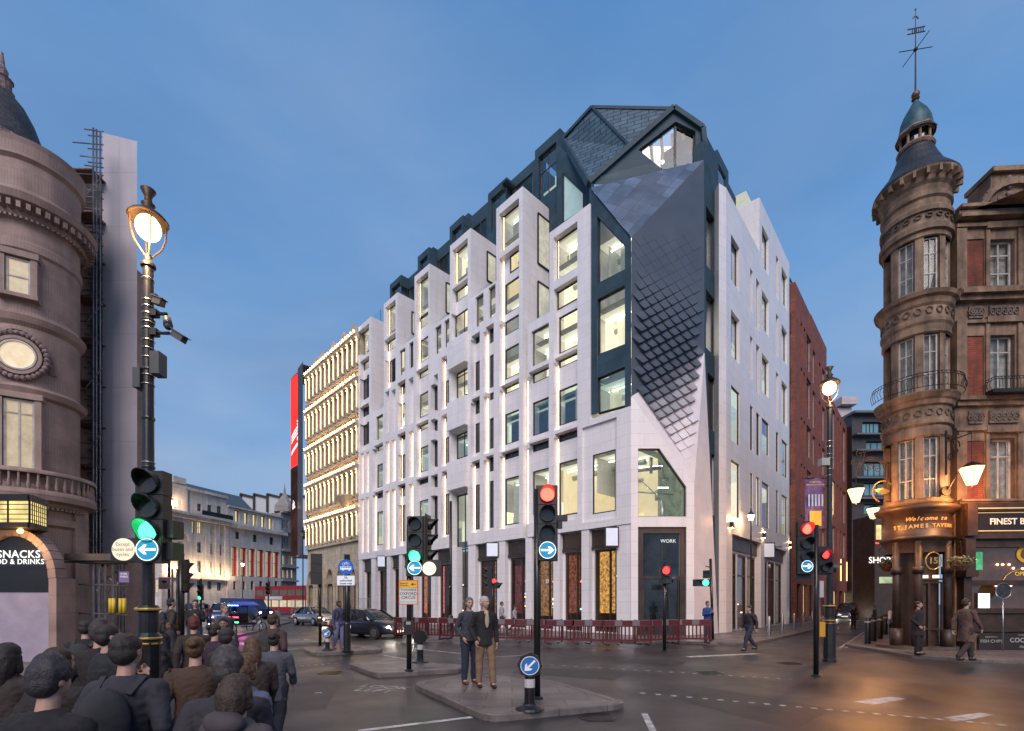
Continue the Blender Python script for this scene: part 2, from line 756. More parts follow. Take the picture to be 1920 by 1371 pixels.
BLANK = mat('blank_sign_panel', (.62, .66, .74), .4, var=.04, emit=((.75, .82, 1), .28))

# ================================================================== the white office building
VPL, VPR = 80.0, 1768.0
C1 = at(1183, HY, 25.0)
uL = V(((VPL - CX) / F, 1, 0)).normalized()
nL = V((-uL.y, uL.x, 0))
uR = V(((VPR - CX) / F, 1, 0)).normalized()
nR = V((uR.y, -uR.x, 0))
office = thing('office_building', 'white stone office block of stacked window bays with blue slate corner and roof', 'office building', (C1.x, C1.y, 0))
FL = Facade(C1, uL, nL)
LZ = 5.9          # underside of the stone front
DC = .36          # depth of the cells
lit = []


def aL(px, d=0.):
 return FL.sa(px, d)


def paint_px(xl, xr, yt, yb, d, hole=False, yx=None):
 a0, a1 = aL(xl), aL(xr)
 yx = xr if yx is None else yx
 FL.paint(a0, a1, FL.za(yx, yt), FL.za(yx, yb), d, hole)


# front plane: towers and low sections  (xl, xr, y at xr or given column)
low = [(989, 1031, 584), (881.5, 931, 526), (804, 844, 588.5), (745, 778, 631), (695, 720, 762)]
tow = [(1030, 1106, 392.4, 1091), (930.5, 980, 349, 980), (843.7, 882.5, 427.3, 882.5), (777, 805.5, 494, 805.5), (719.5, 745.5, 547.9, 745.5), (672, 695.8, 593.4, 695.8)]
for xl, xr, y in low:
 FL.paint(aL(xl), aL(xr), LZ, FL.za(xr, y), 0)
for xl, xr, y, yx in tow:
 FL.paint(aL(xl), aL(xr), LZ, FL.za(yx, y), 0)
# the corner below the slate, and the pier at the corner
FL.paint(aL(1106), 0, LZ, FL.za(1180, 762), 0)
ZS = FL.za(1180, 762)
# cells: recessed panels (xl, xr, [(yt, yb)...]) with y at xr ; optional lit strip
cells = [
 (1038, 1082.5, [(414.7, 500.3), (516.4, 652), (661.5, 793), (807, 973)], (1, 0, 1, 1)),
 (981, 1029, [(688.8, 816), (826.6, 976)], (1, 1)),
 (936, 973, [(370.5, 448), (458, 580), (587, 708), (716, 836), (844.6, 987)], (1, 1, 1, 1, 1)),
 (906, 925.6, [(612, 728), (735, 846), (857.5, 993)], (1, 1, 1)),
 (882.5, 899.5, [(628, 738), (749, 853), (866.8, 997)], (0, 0, 1)),
 (848.5, 876.7, [(445.7, 516.4), (527.6, 624)], (1, 0)),
 (827, 842, [(665.6, 763), (776, 871), (885, 1006)], (1, 1, 1)),
 (813.6, 820.7, [(700, 783), (788, 880), (893, 1013)], (0, 0, 0)),
 (780, 803, [(508, 578), (582.8, 681), (689, 784), (792, 888), (897, 1010)], (1, 1, 0, 1, 0)),
 (722.5, 729.6, [(731.5, 810), (826, 906), (919, 1030)], (0, 1, 1)),
 (733.5, 741.4, [(728, 808), (822, 902), (916, 1028)], (0, 1, 1)),
 (746.7, 760, [(715.8, 801), (814, 899), (910, 1023)], (1, 1, 1)),
 (766, 775, [(706, 793), (806, 893), (906, 1019)], (0, 1, 1)),
 (722.8, 741.6, [(561, 620), (628.8, 720)], (1, 1)),
 (698, 718, [(834, 915), (923, 1031)], (0, 1)),
 (676, 692, [(611, 661.6), (671.4, 752), (760, 840)], (0, 0, 0)),
 (675.8, 681.8, [(848, 925), (934, 1037)], (1, 1)),
 (685.5, 691.5, [(846, 923), (931, 1036)], (1, 1)),
 (1091, 1156, [(781.6, 971)], (0,)),
]
strips = []
for xl, xr, cs, ls in cells:
 for (yt, yb), l_ in zip(cs, ls):
  dd = DC if xr - xl > 8 or xr > 800 else .34
  if xl == 1091:
   dd = .14
  paint_px(xl, xr, yt, yb, -dd)
  if l_:
   a = aL(xl) - .035
   strips.append((a - .05, FL.za(xr, yb) + .05, FL.za(xr, yt) - .05, dd))
wn = 0
# windows inside the cells and in the plane (xw, xr, yt, yb, depth, lit)
wins = [
 (1038, 1082.5, 414.7, 500.3, 3), (1038, 1082.5, 516.4, 552.4, 3), (1050, 1082.5, 576, 650, 1), (1050, 1082.5, 661.5, 677.6, 1), (1050, 1082.5, 719.7, 789.3, 2), (1050, 1082.5, 807, 821, 2), (1050, 1082.5, 861, 963.7, 1),
 (1001, 1029, 688.8, 708.6, 1), (1001, 1029, 745, 809.6, 2), (1001, 1029, 826.6, 841, 2), (1001, 1029, 877.3, 962, 1),
 (936, 973, 370.5, 448, 3), (949, 973, 458, 491.6, 3), (949, 973, 514, 578, 1), (949, 973, 587, 618, 1), (949, 973, 641.7, 702.4, 1), (949, 973, 716, 730, 1), (949, 973, 768.3, 827.6, 2), (949, 973, 844.6, 856, 2), (949, 973, 892.5, 982, 1),
 (920.3, 925.6, 612, 643, 2), (920.3, 925.6, 662.7, 726.7, 2), (920.3, 925.6, 735, 750, 2), (920.3, 925.6, 784, 841, 2), (920.3, 925.6, 857.5, 884, 2), (920.3, 925.6, 901.8, 990, 2),
 (893.5, 899.5, 628, 644, 2), (893.5, 899.5, 675, 732, 2), (893.5, 899.5, 749, 775.7, 2), (893.5, 899.5, 793, 849, 2), (893.5, 899.5, 866.8, 878.5, 2), (893.5, 899.5, 908.8, 993, 2),
 (848.5, 876.7, 445.7, 516.4, 3), (857, 876.7, 527.6, 554.9, 1), (855, 876.7, 574.7, 622, 4),
 (837, 842, 669, 681, 2), (837, 842, 711, 761, 2), (837, 842, 779, 790.6, 2), (837, 842, 819.5, 869, 2), (837, 842, 885, 897, 2), (837, 842, 925.8, 1003, 2),
 (816.5, 820.7, 722, 772, 2), (816.5, 820.7, 788, 810, 2), (816.5, 820.7, 827, 877, 2), (816.5, 820.7, 893, 915, 2), (816.5, 820.7, 931, 1011, 2),
 (780, 803, 508, 577, 3), (789, 803, 582.8, 609, 1), (789, 803, 626.6, 673.7, 1), (789, 803, 689, 704, 1), (789, 803, 731.6, 778.8, 1), (789, 803, 792, 803.7, 1), (789, 803, 835, 882.5, 5), (789, 803, 897, 906, 2), (789, 803, 936, 1008, 5),
 (754, 760, 715.8, 739, 2), (754, 760, 753.8, 799.5, 1), (754, 760, 814, 825, 2), (754, 760, 852, 897, 2), (754, 760, 910, 931, 2), (754, 760, 947, 1015, 2),
 (722.8, 741.6, 561, 620, 3), (729, 741.6, 628.8, 652.9, 1), (730.5, 735, 672.6, 717.4, 2), (737, 739, 672.6, 717.4, 2),
 (710, 718, 834, 844, 1), (709, 718, 869, 912.7, 5), (710, 718, 923, 933.7, 2), (709, 718, 958.6, 1021.7, 5),
 (676, 692, 611, 661.6, 1), (683.6, 692, 671.4, 691, 1), (683, 687.6, 707.5, 749, 2), (689.5, 691.3, 700, 745, 2), (683, 687.6, 762, 781, 2), (689.5, 691.3, 760, 776, 2), (683, 687.6, 794.5, 835, 2), (689.5, 691.3, 790, 831, 2),
]
plane_wins = [
 (1001, 1029, 609.4, 677.6, 1), (920.6, 929, 537.5, 595.8, 1), (896, 906.5, 553.6, 610.6, 1), (820.4, 827.4, 612.4, 663.8, 1), (837.5, 842.3, 601.4, 652.9, 1),
 (753.5, 759.8, 656, 703, 1), (771.5, 775, 644, 692, 2), (709, 718, 778.8, 823.4, 1), (1113, 1151.5, 843.4, 959, 4),
]
for k, (xl, xr, yt, yb, ty) in enumerate(wins):
 d = -DC - (.04 if ty in (3,) else .1)
 a0 = aL(xl, 0 if ty == 3 else d)
 a1 = aL(xr)
 z1, z0 = FL.za(xr, yt, d), FL.za(xr, yb, d)
 z1 = min(z1, FL.za(xr, yt) + .25)
 if ty == 3:
  z1, z0 = FL.za(xr, yt) - .005, FL.za(xr, yb) + .005
  a0 -= .005
 pm = {1: GL, 2: GLD, 3: GL, 4: GL, 5: GLT}[ty]
 small = xr - xl < 7
 if ty == 2 and not small and z1 - z0 > 1.2:
  pm = GLT
 FL.window(a0, a1 + .004, z0, z1, d, office, DARKMET, pm, .05 if small else .075, name='slot_window' if small else 'window', mull=(.45,) if ty in (4,) else ())
 if ty == 2 and not small and z1 - z0 > 1.2:
  mb = MB()
  FL.bx(mb, a0 + .05, a1 - .02, z0, z1, d - .62, d - .55)
  wpart(mb, 'dark_room_panel', mat('dark_room_panel', (.045, .045, .05), .6, var=.4, scale=2), office)  # dark sheet hides the lit office, standing in for an unlit room
  mb = MB()
  FL.bx(mb, a1 - (a1 - a0) * .42, a1 - .05, z0 + .1, z1 - .1, d - .3, d - .27)
  wpart(mb, 'drawn_blind', BLIND, office)
for k, (xl, xr, yt, yb, ty) in enumerate(plane_wins):
 d = -.22
 a0, a1 = aL(xl, d), aL(xr, 0)
 z1, z0 = FL.za(xr, yt, d), FL.za(xr, yb, d)
 FL.window(a0, a1, z0, z1, d, office, DARKMET, GL if ty != 2 else GLD, .06, name='slot_window' if xr - xl < 7 else 'window')
# deep balcony openings of the middle bay and the tall entrance
for yt, yb in ((681, 740.7), (799, 856)):
 FL.paint(aL(845.5), aL(876.7), FL.za(876.7, yt), FL.za(876.7, yb), -.55)
 FL.window(aL(857.5, -.6), aL(876.7), FL.za(876.7, yt + 10, -.6), FL.za(876.7, yb, -.6), -.62, office, DARKMET, GL if yt < 700 else GLT, .09, mull=(.55,), trans=(.84,))
FL.paint(aL(847), aL(876.7), 0, FL.za(876.7, 915), -.5)
FL.window(aL(857.5, -.55), aL(876.7), .1, FL.za(876.7, 925, -.6), -.6, office, BRONZE, GLT, .12, name='entrance_window', mull=(.5,), trans=(.30, .58))
# ---- ground floor of the long side: piers and bronze shopfronts
pier_px = [(1155, 1183), (1089, 1103), (1036, 1048), (984, 996), (931, 946), (876.7, 890), (846, 855), (807, 815), (774, 780), (747, 753), (724, 731), (695, 703), (672, 678)]
edges = []
for xl, xr in pier_px:
 edges.append((aL(xr), aL(xl)))
for (r0, r1), (q0, q1) in zip(edges[:-1], edges[1:]):
 a0, a1 = r1, q0          # bay between two piers
 if abs(a0 - aL(876.7)) < 3.2 and a1 < aL(846):
  pass
 big = (a1 - a0) > 1.0
 if a0 < aL(860) < a1:
  continue
 FL.paint(a0, a1, 0, LZ, -.42)
 FL.window(a0 + .12, a1 - .12, .18, LZ - 1.15, -.62, office, BRONZE, GL, .13, name='shop_window', mull=(.38,), deep=.12)
 mb = MB()
 FL.bx(mb, a0 + .01, a1 - .01, LZ - .95, LZ - .06, -.418, -.33)
 FL.bx(mb, a0 + .01, a1 - .01, LZ - 1.12, LZ - .98, -.418, -.28)
 wpart(mb, 'shop_fascia', BRONZE, office)
for r0, r1 in edges:
 FL.paint(r0, r1, 0, LZ + .001, -.06)
# ---- chamfered corner front (faces the camera)
Yc = 25.0
XA, XB, XR = at(1183, HY, Yc).x, at(1301, HY, Yc).x, at(1347, HY, 26.6).x
FC = Facade((XA, Yc), (1, 0), (0, -1))
cz = lambda y: CAM_H + (HY - y) / F * Yc
cx_ = lambda x: (x - CX) / F * Yc - XA
mb = MB()
FL.mesh(mb, .7)
white_front = wpart(mb, 'stone_front', STONE, office)
# projecting solid blocks of the middle bay
for yt, yb in ((626, 679), (743, 797), (859, 913)):
 mb = MB()
 FL.bx(mb, aL(877.3), aL(843.9), FL.za(876.7, yb), FL.za(876.7, yt), .002, .30)
 wpart(mb, 'balcony_block', STONE, office)
# warm strips at the back of the cells
for a, z0_, z1_, dd in strips:
 mb = MB()
 FL.bx(mb, a - .009, a + .009, z0_, z1_, -dd + .004, -dd + .02)
 wpart(mb, 'light_strip', LED, office)
# corner front: hand-cut outline with the cut-corner window
mb = MB()
P2 = lambda px, y, d=0.: V((XA + cx_(px), Yc + d, cz(y)))
wo = [(1196.3, 840.9), (1236.5, 840.9), (1287, 913), (1287, 968.7), (1196.3, 968.7)]
zg = 0.
yg = HY + CAM_H * F / Yc
# ring of stone round the window
oc = [(1183, 743), (1236, 815), (1301.6, 908.3), (1301.6, 988), (1183, 988)]
pairs = [(0, 1, 0, 1), (1, 2, 1, 2), (2, 3, 2, 3), (3, 4, 3, 4), (4, 0, 4, 0)]
for a, b, c, d_ in pairs:
 mb.poly([P2(*oc[a]), P2(*oc[b]), P2(*wo[d_]), P2(*wo[c])])
for i in range(5):
 j = (i + 1) % 5
 mb.poly([P2(*wo[i]), P2(*wo[j]), P2(*wo[j], .3), P2(*wo[i], .3)])
# piers to the ground either side of the corner shopfront
for x0, x1 in ((1183, 1196.3), (1287, 1301.6)):
 mb.poly([P2(x0, 988), P2(x1, 988), P2(x1, yg), P2(x0, yg)])
 xi = x1 if x0 == 1183 else x0
 mb.poly([P2(xi, 988), P2(xi, yg), P2(xi, yg, .35), P2(xi, 988, .35)])
mb.poly([P2(1196.3, 988), P2(1287, 988), P2(1287, 988, .35), P2(1196.3, 988, .35)])
wpart(mb, 'corner_front', STONE, office)
# corner window frame
mb = MB()
for i in range(5):
 j = (i + 1) % 5
 mb.bar(P2(*wo[i], .22), P2(*wo[j], .22), .10, .10, (0, 1, 0))
cw = wpart(mb, 'corner_window', DARKMET, office)
mb = MB()
mb.poly([P2(*p, .24) for p in wo])
wpart(mb, 'pane', GL, office, cw)
# corner shopfront
mb = MB()
xs0, xs1 = P2(1196.3, 0).x, P2(1287, 0).x
mb.box(xs0, xs1, Yc + .12, Yc + .2, cz(988) - .32, cz(988))
mb.box(xs0, xs0 + .3, Yc + .12, Yc + .2, 0.02, cz(988) - .32)
mb.box(xs1 - .3, xs1, Yc + .12, Yc + .2, 0.02, cz(988) - .32)
mb.box(xs0 + .3, xs1 - .3, Yc + .2, Yc + .26, 3.05, 3.17)
mb.box(xs0 + .3, xs0 + .38, Yc + .2, Yc + .26, .02, 3.0)
mb.box(xs1 - .38, xs1 - .3, Yc + .2, Yc + .26, .02, 3.0)
cs_ = wpart(mb, 'corner_shopfront', BRONZE, office)
mb = MB()
mb.poly([(xs0 + .3, Yc + .24, .02), (xs1 - .3, Yc + .24, .02), (xs1 - .3, Yc + .24, cz(988) - .3), (xs0 + .3, Yc + .24, cz(988) - .3)])
wpart(mb, 'pane', GLD, office, cs_)
# ---- faceted slate corner
YP = 26.3
Q = at(1184, 445, Yc)
Sx = at(1184, 743, Yc)
R1 = at(1301.6, 908.3, Yc)
Pp = at(1320, 300, YP)
Pm = at(1321, 662, YP)
T0 = at(1108, 352, FL.pt(aL(1108), 0).y)
Rg = V((R1.x, Yc, 0))
Eg = V((XR, 26.6, 0))
# tiles on a slanted grid inside the big facet (Q, Sx, R1, Eg, Pm, Pp)


def facet_pt(px, y):
 """point of the folded facet seen at this place: plane Q-Sx-Pp above, Sx-R1-Pm below"""
 d = (at(px, y, 1) - V((0, 0, CAM_H)))
 o = V((0, 0, CAM_H))
 for A, B, C in ((Q, Sx, Pp), (Sx, R1, Pm), (Sx, Pm, Pp)):
  n_ = (B - A).cross(C - A)
  t = (A - o).dot(n_) / d.dot(n_)
  p = o + d * t
  # inside test
  ok = True
  for U, W_ in ((A, B), (B, C), (C, A)):
   if (W_ - U).cross(p - U).dot(n_) < -1e-6 * n_.length:
    ok = False
  if ok:
   return p, n_.normalized()
 return None, None


SLV = mat('corner_ceramic_tiles', (.78, .76, .77), .45, var=.06, scale=1.0, vcol=True, rvar=.08, spec=.6)
mb = MB()


def tonef(px, y):
 """colour of the ceramic: slate above, fading tile by tile to white at the foot"""
 t = ((px - 1184) * .75 + (y - 743)) / 170.0 + .02
 t += random.uniform(-.10, .10)
 t = min(1, max(0, t))
 a, b = (.085, .11, .145), (1, .98, 1)
 k = t * t * (3 - 2 * t)
 return tuple(a[i] * (1 - k) + b[i] * k for i in range(3))


mb.col = (.085, .11, .145)
for tri in ((Q, Sx, Pp), (Sx, Pm, Pp)):
 mb.poly(tri)
mb.col = (.95, .93, .95)
mb.poly((Sx, R1, Pm))
mb.poly((R1, Eg, Pm))
mb.poly((R1, Rg, Eg))
mb.col = (.14, .16, .22)
wpart(mb, 'corner_facet', SLV, office)
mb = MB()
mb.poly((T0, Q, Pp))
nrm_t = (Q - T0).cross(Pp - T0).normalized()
wpart(mb, 'slate_hip', mat('corner_slate_panels', (.115, .165, .25), .42, var=.18, scale=1.1, kind='stone', bw=.8, bh=.8, off=0, mortar=.02, tone=.42, mcol=.45, rot=.6, rvar=.12), office)  # sky light on this tilted facet painted in as a lighter blue
mb = MB()
# scales
ex, ey = V((.87, -.46)), V((.62, .90))
for i in range(-18, 32):
 for j in range(-16, 44):
  c = V((1150, 460)) + ex * (i * 16.0) + ey * (j * 16.4)
  px, y = c.x, c.y
  if not (1184 < px < 1322 and 440 < y < 900):
   continue
  w2 = ex * 7.8
  h2 = ey * 8.0
  cs4 = [c - w2 - h2, c + w2 - h2, c + w2 + h2, c - w2 + h2]
  pts = [facet_pt(q.x, q.y)[0] for q in cs4]
  if any(p is None for p in pts):
   continue
  p0, n_ = facet_pt(px, y)
  if n_.y > 0:
   n_ = -n_
  tt = ((px - 1184) * .62 + (y - 743)) / 150.0
  lift = .13
  up = 490 + (px - 1184) * .28
  if y < up + 120:
   lift = .13 * max(0, (y - up) / 120)
  if tt > .55:
   lift = .13 * max(0, 1 - (tt - .55) / .6)
  mb.col = tonef(px, y)
  lo = .014
  a, b, c3, d3 = pts
  # wedge: the lower edge stands proud, the right corner curls most
  q = [a + n_ * (lo + lift * .2), b + n_ * lo, c3 + n_ * (lo + lift * .7), d3 + n_ * (lo + lift * 1.9)]
  k = mb.add([a, b, c3, d3] + q)
  for f_ in ((4, 5, 6), (4, 6, 7), (0, 1, 5, 4), (1, 2, 6, 5), (2, 3, 7, 6), (3, 0, 4, 7)):
   mb.face([k + t for t in f_])
wpart(mb, 'ceramic_scales', SLV, office)
# ---- dark slate corner of the long side (with three windows)
FD = FL
mb = MB()
D0 = -.10


def LP(px, y, d=D0):
 a = aL(px, d)
 return FL.pt(a, FL.za(px, y, d), d)


w1 = [(1119.5, 405), (1171.6, 460.3), (1171.6, 504.8), (1119.5, 531.7)]
w2_ = [(1120, 561.4), (1171.6, 533.9), (1171.6, 645), (1120, 665)]
w3_ = [(1120, 709), (1171.6, 687), (1171.6, 760), (1120, 774)]
L_, R_ = 1105, 1183.5
ytop = {L_: 352, R_: 443}
seq = [w1, w2_, w3_]
mb.poly([LP(L_, 352), LP(w1[0][0], 352 + 15), LP(w3_[3][0], 776), LP(L_, 779)])
mb.poly([LP(1171.6, 430), LP(R_, 443), LP(R_, 762), LP(1171.6, 764)])
mb.poly([LP(1119.5, 367), LP(1171.6, 430), LP(*w1[1]), LP(*w1[0])])
mb.poly([LP(*w1[3]), LP(*w1[2]), LP(*w2_[1]), LP(*w2_[0])])
mb.poly([LP(*w2_[3]), LP(*w2_[2]), LP(*w3_[1]), LP(*w3_[0])])
for w in seq:
 for i in range(4):
  j = (i + 1) % 4
  a, b = LP(*w[i]), LP(*w[j])
  mb.poly([a, b, b - nL * .25, a - nL * .25])
wpart(mb, 'slate_corner_wall', SLATE, office)
for k, w in enumerate(seq):
 mb = MB()
 for i in range(4):
  j = (i + 1) % 4
  mb.bar(LP(*w[i]) - nL * .2, LP(*w[j]) - nL * .2, .09, .09, nL)
 fo = wpart(mb, 'corner_window', DARKMET, office)
 mb = MB()
 mb.poly([LP(*p) - nL * .2 for p in w])
 wpart(mb, 'pane', GL if k < 2 else GLT, office, fo)
# ---- recessed slate strip between the facet and the right-hand stone front
C2 = at(1321, HY, YP)
FS = Facade((C2.x, C2.y), uR, nR)
FS.paint(0, FS.sa(1345), 0, FS.za(1321, 262), 0)
for yt, yb, xl, xr in ((385, 495.6, 1324, 1340), (541.5, 651.5, 1324, 1341), (698, 800, 1327, 1342), (850, 965, 1334, 1343)):
 FS.window(FS.sa(xl), FS.sa(xr), FS.za(xl, yb), FS.za(xl, yt), -.2, office, DARKMET, GL if yt < 690 else GLD, .07)
mb = MB()
FS.mesh(mb, .6)
wpart(mb, 'slate_strip', SLATE, office)
# ---- right-hand stone front
C3 = FS.pt(FS.sa(1345), 0) + nR * .55
FR = Facade(at(1361.6, HY, 27.2), uR, nR)
aR = lambda px, d=0.: FR.sa(px, d)
AE = aR(1480)
zt1 = FR.za(1361.6, 352)
zt2 = FR.za(1424, 370)
FR.paint(0, aR(1424), 0, zt1, 0)
FR.paint(aR(1424), AE, 0, zt2, 0)
rw = [(1370.7, 1386.5, [(439, 523.8), (579, 665), (721.5, 825.4), (861, 966.7)], 'window'),
 (1406.5, 1411.5, [(501.6, 580.6), (629, 709), (759, 843), (885, 982)], 'slot_window'),
 (1418, 1424, [(521, 614), (644, 735), (772.8, 852), (893, 984.7)], 'slot_window'),
 (1428.7, 1441.5, [(421, 494.7), (543, 612.5), (661, 732.6), (782.5, 846), (901.6, 987.5)], 'window'),
 (1455, 1459.5, [(478, 555.6), (587.5, 665), (696.6, 782.5), (808.8, 883.6), (918, 998.6)], 'slot_window'),
 (1465.5, 1476, [(498.8, 564), (607, 670.7), (711.9, 789.4), (822.7, 890.5), (926.5, 1002.7)], 'window')]
for ci, (xl, xr, rows, nm) in enumerate(rw):
 n_r = len(rows)
 for ri, (yt, yb) in enumerate(rows):
  fromb = n_r - 1 - ri
  pm = (GL, GLT, GLS, GLS, GLS)[fromb]
  if nm == 'slot_window' and fromb > 0:
   pm = GLD
  FR.window(aR(xl), aR(xr), FR.za(xl, yb), FR.za(xl, yt), -.24 if fromb > 1 else -.12, office, DARKMET, pm, .06, name=nm)
# ground floor of the right-hand side
for xl, xr in ((1373, 1427), (1434, 1475)):
 a0, a1 = aR(xl), aR(xr)
 zt = FR.za(1373, 1001)
 FR.paint(a0, a1, 0, zt, -.35)
 nb = 3
 for i in range(nb):
  b0, b1 = a0 + (a1 - a0) * i / nb + .12, a0 + (a1 - a0) * (i + 1) / nb - .12
  FR.window(b0, b1, .15, zt - 1.0, -.5, office, BRONZE, GL, .12, name='shop_window', deep=.12, trans=(.72,))
 mb = MB()
 FR.bx(mb, a0 + .01, a1 - .01, zt - .85, zt - .05, -.348, -.26)
 wpart(mb, 'shop_fascia', BRONZE, office)
mb = MB()
FR.mesh(mb, .9)
# shaded return of the stone front and terrace return wall
mb.poly([FR.pt(0, 0, 0), FR.pt(0, zt1, 0), FR.pt(-.02, zt1, -1.1), FR.pt(-.02, 0, -1.1)])
p = FR.pt(aR(1424), zt1 - 3, 0)
q = FR.pt(aR(1424), zt1 - 3, -3.2)
mb.poly([p, q, V((q.x, q.y, zt2)), V((p.x, p.y, zt2))])
wpart(mb, 'stone_side_front', STONE, office)
# canted pilaster beside it
mb = MB()
p0, p1 = FR.pt(0, 0, .001), at(1348, HY, 26.9)
mb.poly([p0, V((p1.x, p1.y, 0)), V((p1.x, p1.y, zt1)), V((p0.x, p0.y, zt1))])
p2 = at(1338, HY, 27.6)
mb.poly([V((p1.x, p1.y, 0)), V((p2.x, p2.y, 0)), V((p2.x, p2.y, zt1)), V((p1.x, p1.y, zt1))])
mb.poly([V((p0.x, p0.y, zt1)), V((p1.x, p1.y, zt1)), V((p2.x, p2.y, zt1)), FR.pt(0, zt1, -1.1)])
wpart(mb, 'corner_pilaster', STONE, office)
# glazed link strip at the far end of the side front
FK = Facade(FR.pt(AE, 0, -.35), uR, nR)
FK.paint(0, FK.sa(1491), 0, FR.za(1480, 505), 0)
for yt, yb in ((520, 588), (620, 690), (715, 790), (815, 880), (905, 1000)):
 FK.window(FK.sa(1481), FK.sa(1487.5), FK.za(1481, yb), FK.za(1481, yt), -.05, office, DARKMET, GLT, .06)
mb = MB()
FK.mesh(mb, .5)
wpart(mb, 'glazed_link', SLATE, office)
# wall lights with up and down light
for i, (px, py) in enumerate(((1369, 984), (1430, 1004), (1479, 1022))):
 a = aR(px)
 z = FR.za(px, py)
 mb = MB()
 FR.bx(mb, a - .10, a + .10, z - .16, z + .16, .004, .2)
 wl = wpart(mb, 'wall_light', DARKMET, office)
 for dz in (-.2, .2):
  mb = MB()
  FR.bx(mb, a - .07, a + .07, z + dz - .012, z + dz + .012, .05, .15)
  wpart(mb, 'lens', glow('wall_light_lens', (1, .62, .28), 60), office, wl)
# ---- rooms behind the windows (shell, floor slabs, ceilings with tubes)
fz = [LZ + .35 + i * 3.98 for i in range(6)]
mb = MB()       # walls
mc = MB()       # ceilings
mf = MB()       # floors
mt = MB()       # tubes
md = MB()       # ducts
a_end = aL(674)
levels = [(.0, LZ)] + [(z, z + 3.98) for z in fz]
spans = [(aL(xr), aL(xl), FL.za(yx, y)) for xl, xr, y, yx in tow] + [(aL(xr), aL(xl), FL.za(xr, y)) for xl, xr, y in low]
spans.append((.3, aL(1107), FL.za(1107, 420)))
for li, (z0_, z1_) in enumerate(levels):
 if li == 0:
  continue
 zb, zt = z0_ + .1, z1_ - .25
 for (b0, b1, ztop) in spans:
  zt_ = min(zt, ztop - .35)
  if zt_ - zb < .6:
   continue
  din = -3.3
  mb.cur = random.choice((0, 0, 0, 1, 1, 2))
  mb.poly([FL.pt(b0, zb, din), FL.pt(b1, zb, din), FL.pt(b1, zt_, din), FL.pt(b0, zt_, din)])
  mc.poly([FL.pt(b0, zt_, -.75), FL.pt(b1, zt_, -.75), FL.pt(b1, zt_, din), FL.pt(b0, zt_, din)])
  mf.poly([FL.pt(b0, zb, -.75), FL.pt(b1, zb, -.75), FL.pt(b1, zb, din), FL.pt(b0, zb, din)])
  if random.random() < .75:
   a = b1 - random.uniform(-.05, .25) * (b1 - b0) - .05
   mb.poly([FL.pt(a, zb, -1.1), FL.pt(a, zb, din), FL.pt(a, zt_, din), FL.pt(a, zt_, -1.1)])
  a = b0 + (b1 - b0) * random.uniform(.3, .7)
  FL.bx(mb, a, a + .32, zb, zt_, -1.75, -1.45)
  if random.random() < .4:
   mb.cur = 2
   FL.bx(mb, b0 + .2, b1 - .4, zb + .001, zb + random.uniform(.7, 1.3), -1.3, -1.2)
  for dd in (-1.4, -2.6):
   FL.bx(mt, b0 + .2, b1 - .3, zt_ - .2, zt_ - .15, dd, dd + .07)
  md.tube(FL.pt(b0 + .1, zt_ - .4, -2.1), FL.pt(b1 - .1, zt_ - .4, -2.1), .16, .16, 10)
wpart(mb, 'office_partitions', [ROOMC, ROOMB, ROOMD], office)
wpart(mc, 'office_ceiling', ROOMCEIL, office)
wpart(mf, 'office_floor', ROOMFL, office)
wpart(mt, 'ceiling_lights', TUBE, office)
wpart(md, 'air_duct', DUCT, office)
# rooms behind the right-hand side and the corner window
mb, mc, mt = MB(), MB(), MB()
for li, z0_ in enumerate(fz[:6]):
 zb, zt = z0_ + .1, z0_ + 3.7
 am = AE if li < 5 else AE
 a0_ = 0 if li < 5 else aR(1426)
 mb.cur = (0, 1, 0, 0, 1, 0)[li]
 mb.poly([FR.pt(a0_, zb, -3.5), FR.pt(am, zb, -3.5), FR.pt(am, zt, -3.5), FR.pt(a0_, zt, -3.5)])
 mc.poly([FR.pt(a0_, zt, -.9), FR.pt(am, zt, -.9), FR.pt(am, zt, -3.5), FR.pt(a0_, zt, -3.5)])
 mc.poly([FR.pt(a0_, zb, -.9), FR.pt(am, zb, -.9), FR.pt(am, zb, -3.5), FR.pt(a0_, zb, -3.5)])
 for a in (2.0, 6.3, 10.6):
  if a > a0_:
   mb.poly([FR.pt(a, zb, -1.2), FR.pt(a, zb, -3.5), FR.pt(a, zt, -3.5), FR.pt(a, zt, -1.2)])
wpart(mb, 'side_office_walls', [ROOMC, ROOMB], office)
wpart(mc, 'side_office_ceiling', ROOMCEIL, office)
# corner room: ducts and tubes seen through the cut-corner window
mb = MB()
x0, x1 = XA + .15, XA + 3.2
z0_, z1_ = cz(985), cz(760)
mb.poly([(x0, 29.5, z0_), (x1 + .6, 29.5, z0_), (x1 + .6, 29.5, z1_), (x0, 29.5, z1_)])
mb.poly([(x0, Yc + .7, z0_), (x0, 29.5, z0_), (x0, 29.5, z1_), (x0, Yc + .7, z1_)])
mb.poly([(x1 + .6, 26.9, z0_), (x1 + .6, 29.5, z0_), (x1 + .6, 29.5, z1_), (x1 + .6, 26.9, z1_)])
wpart(mb, 'corner_room_walls', mat('corner_room_walls', (.3, .32, .28), .8, var=.4, scale=2.2, emit=((.8, 1, .72), .12)), office)
mb = MB()
mb.poly([(x0, Yc + .7, z0_ + .1), (x1 + .6, Yc + .7, z0_ + .1), (x1 + .6, 29.5, z0_ + .1), (x0, 29.5, z0_ + .1)])
mb.poly([(x0, Yc + .7, z1_ - .1), (x1 + .6, Yc + .7, z1_ - .1), (x1 + .6, 29.5, z1_ - .1), (x0, 29.5, z1_ - .1)])
wpart(mb, 'corner_room_ceiling', mat('corner_ceiling', (.2, .21, .19), .8, var=.4, scale=3, emit=((.8, 1, .75), .05)), office)
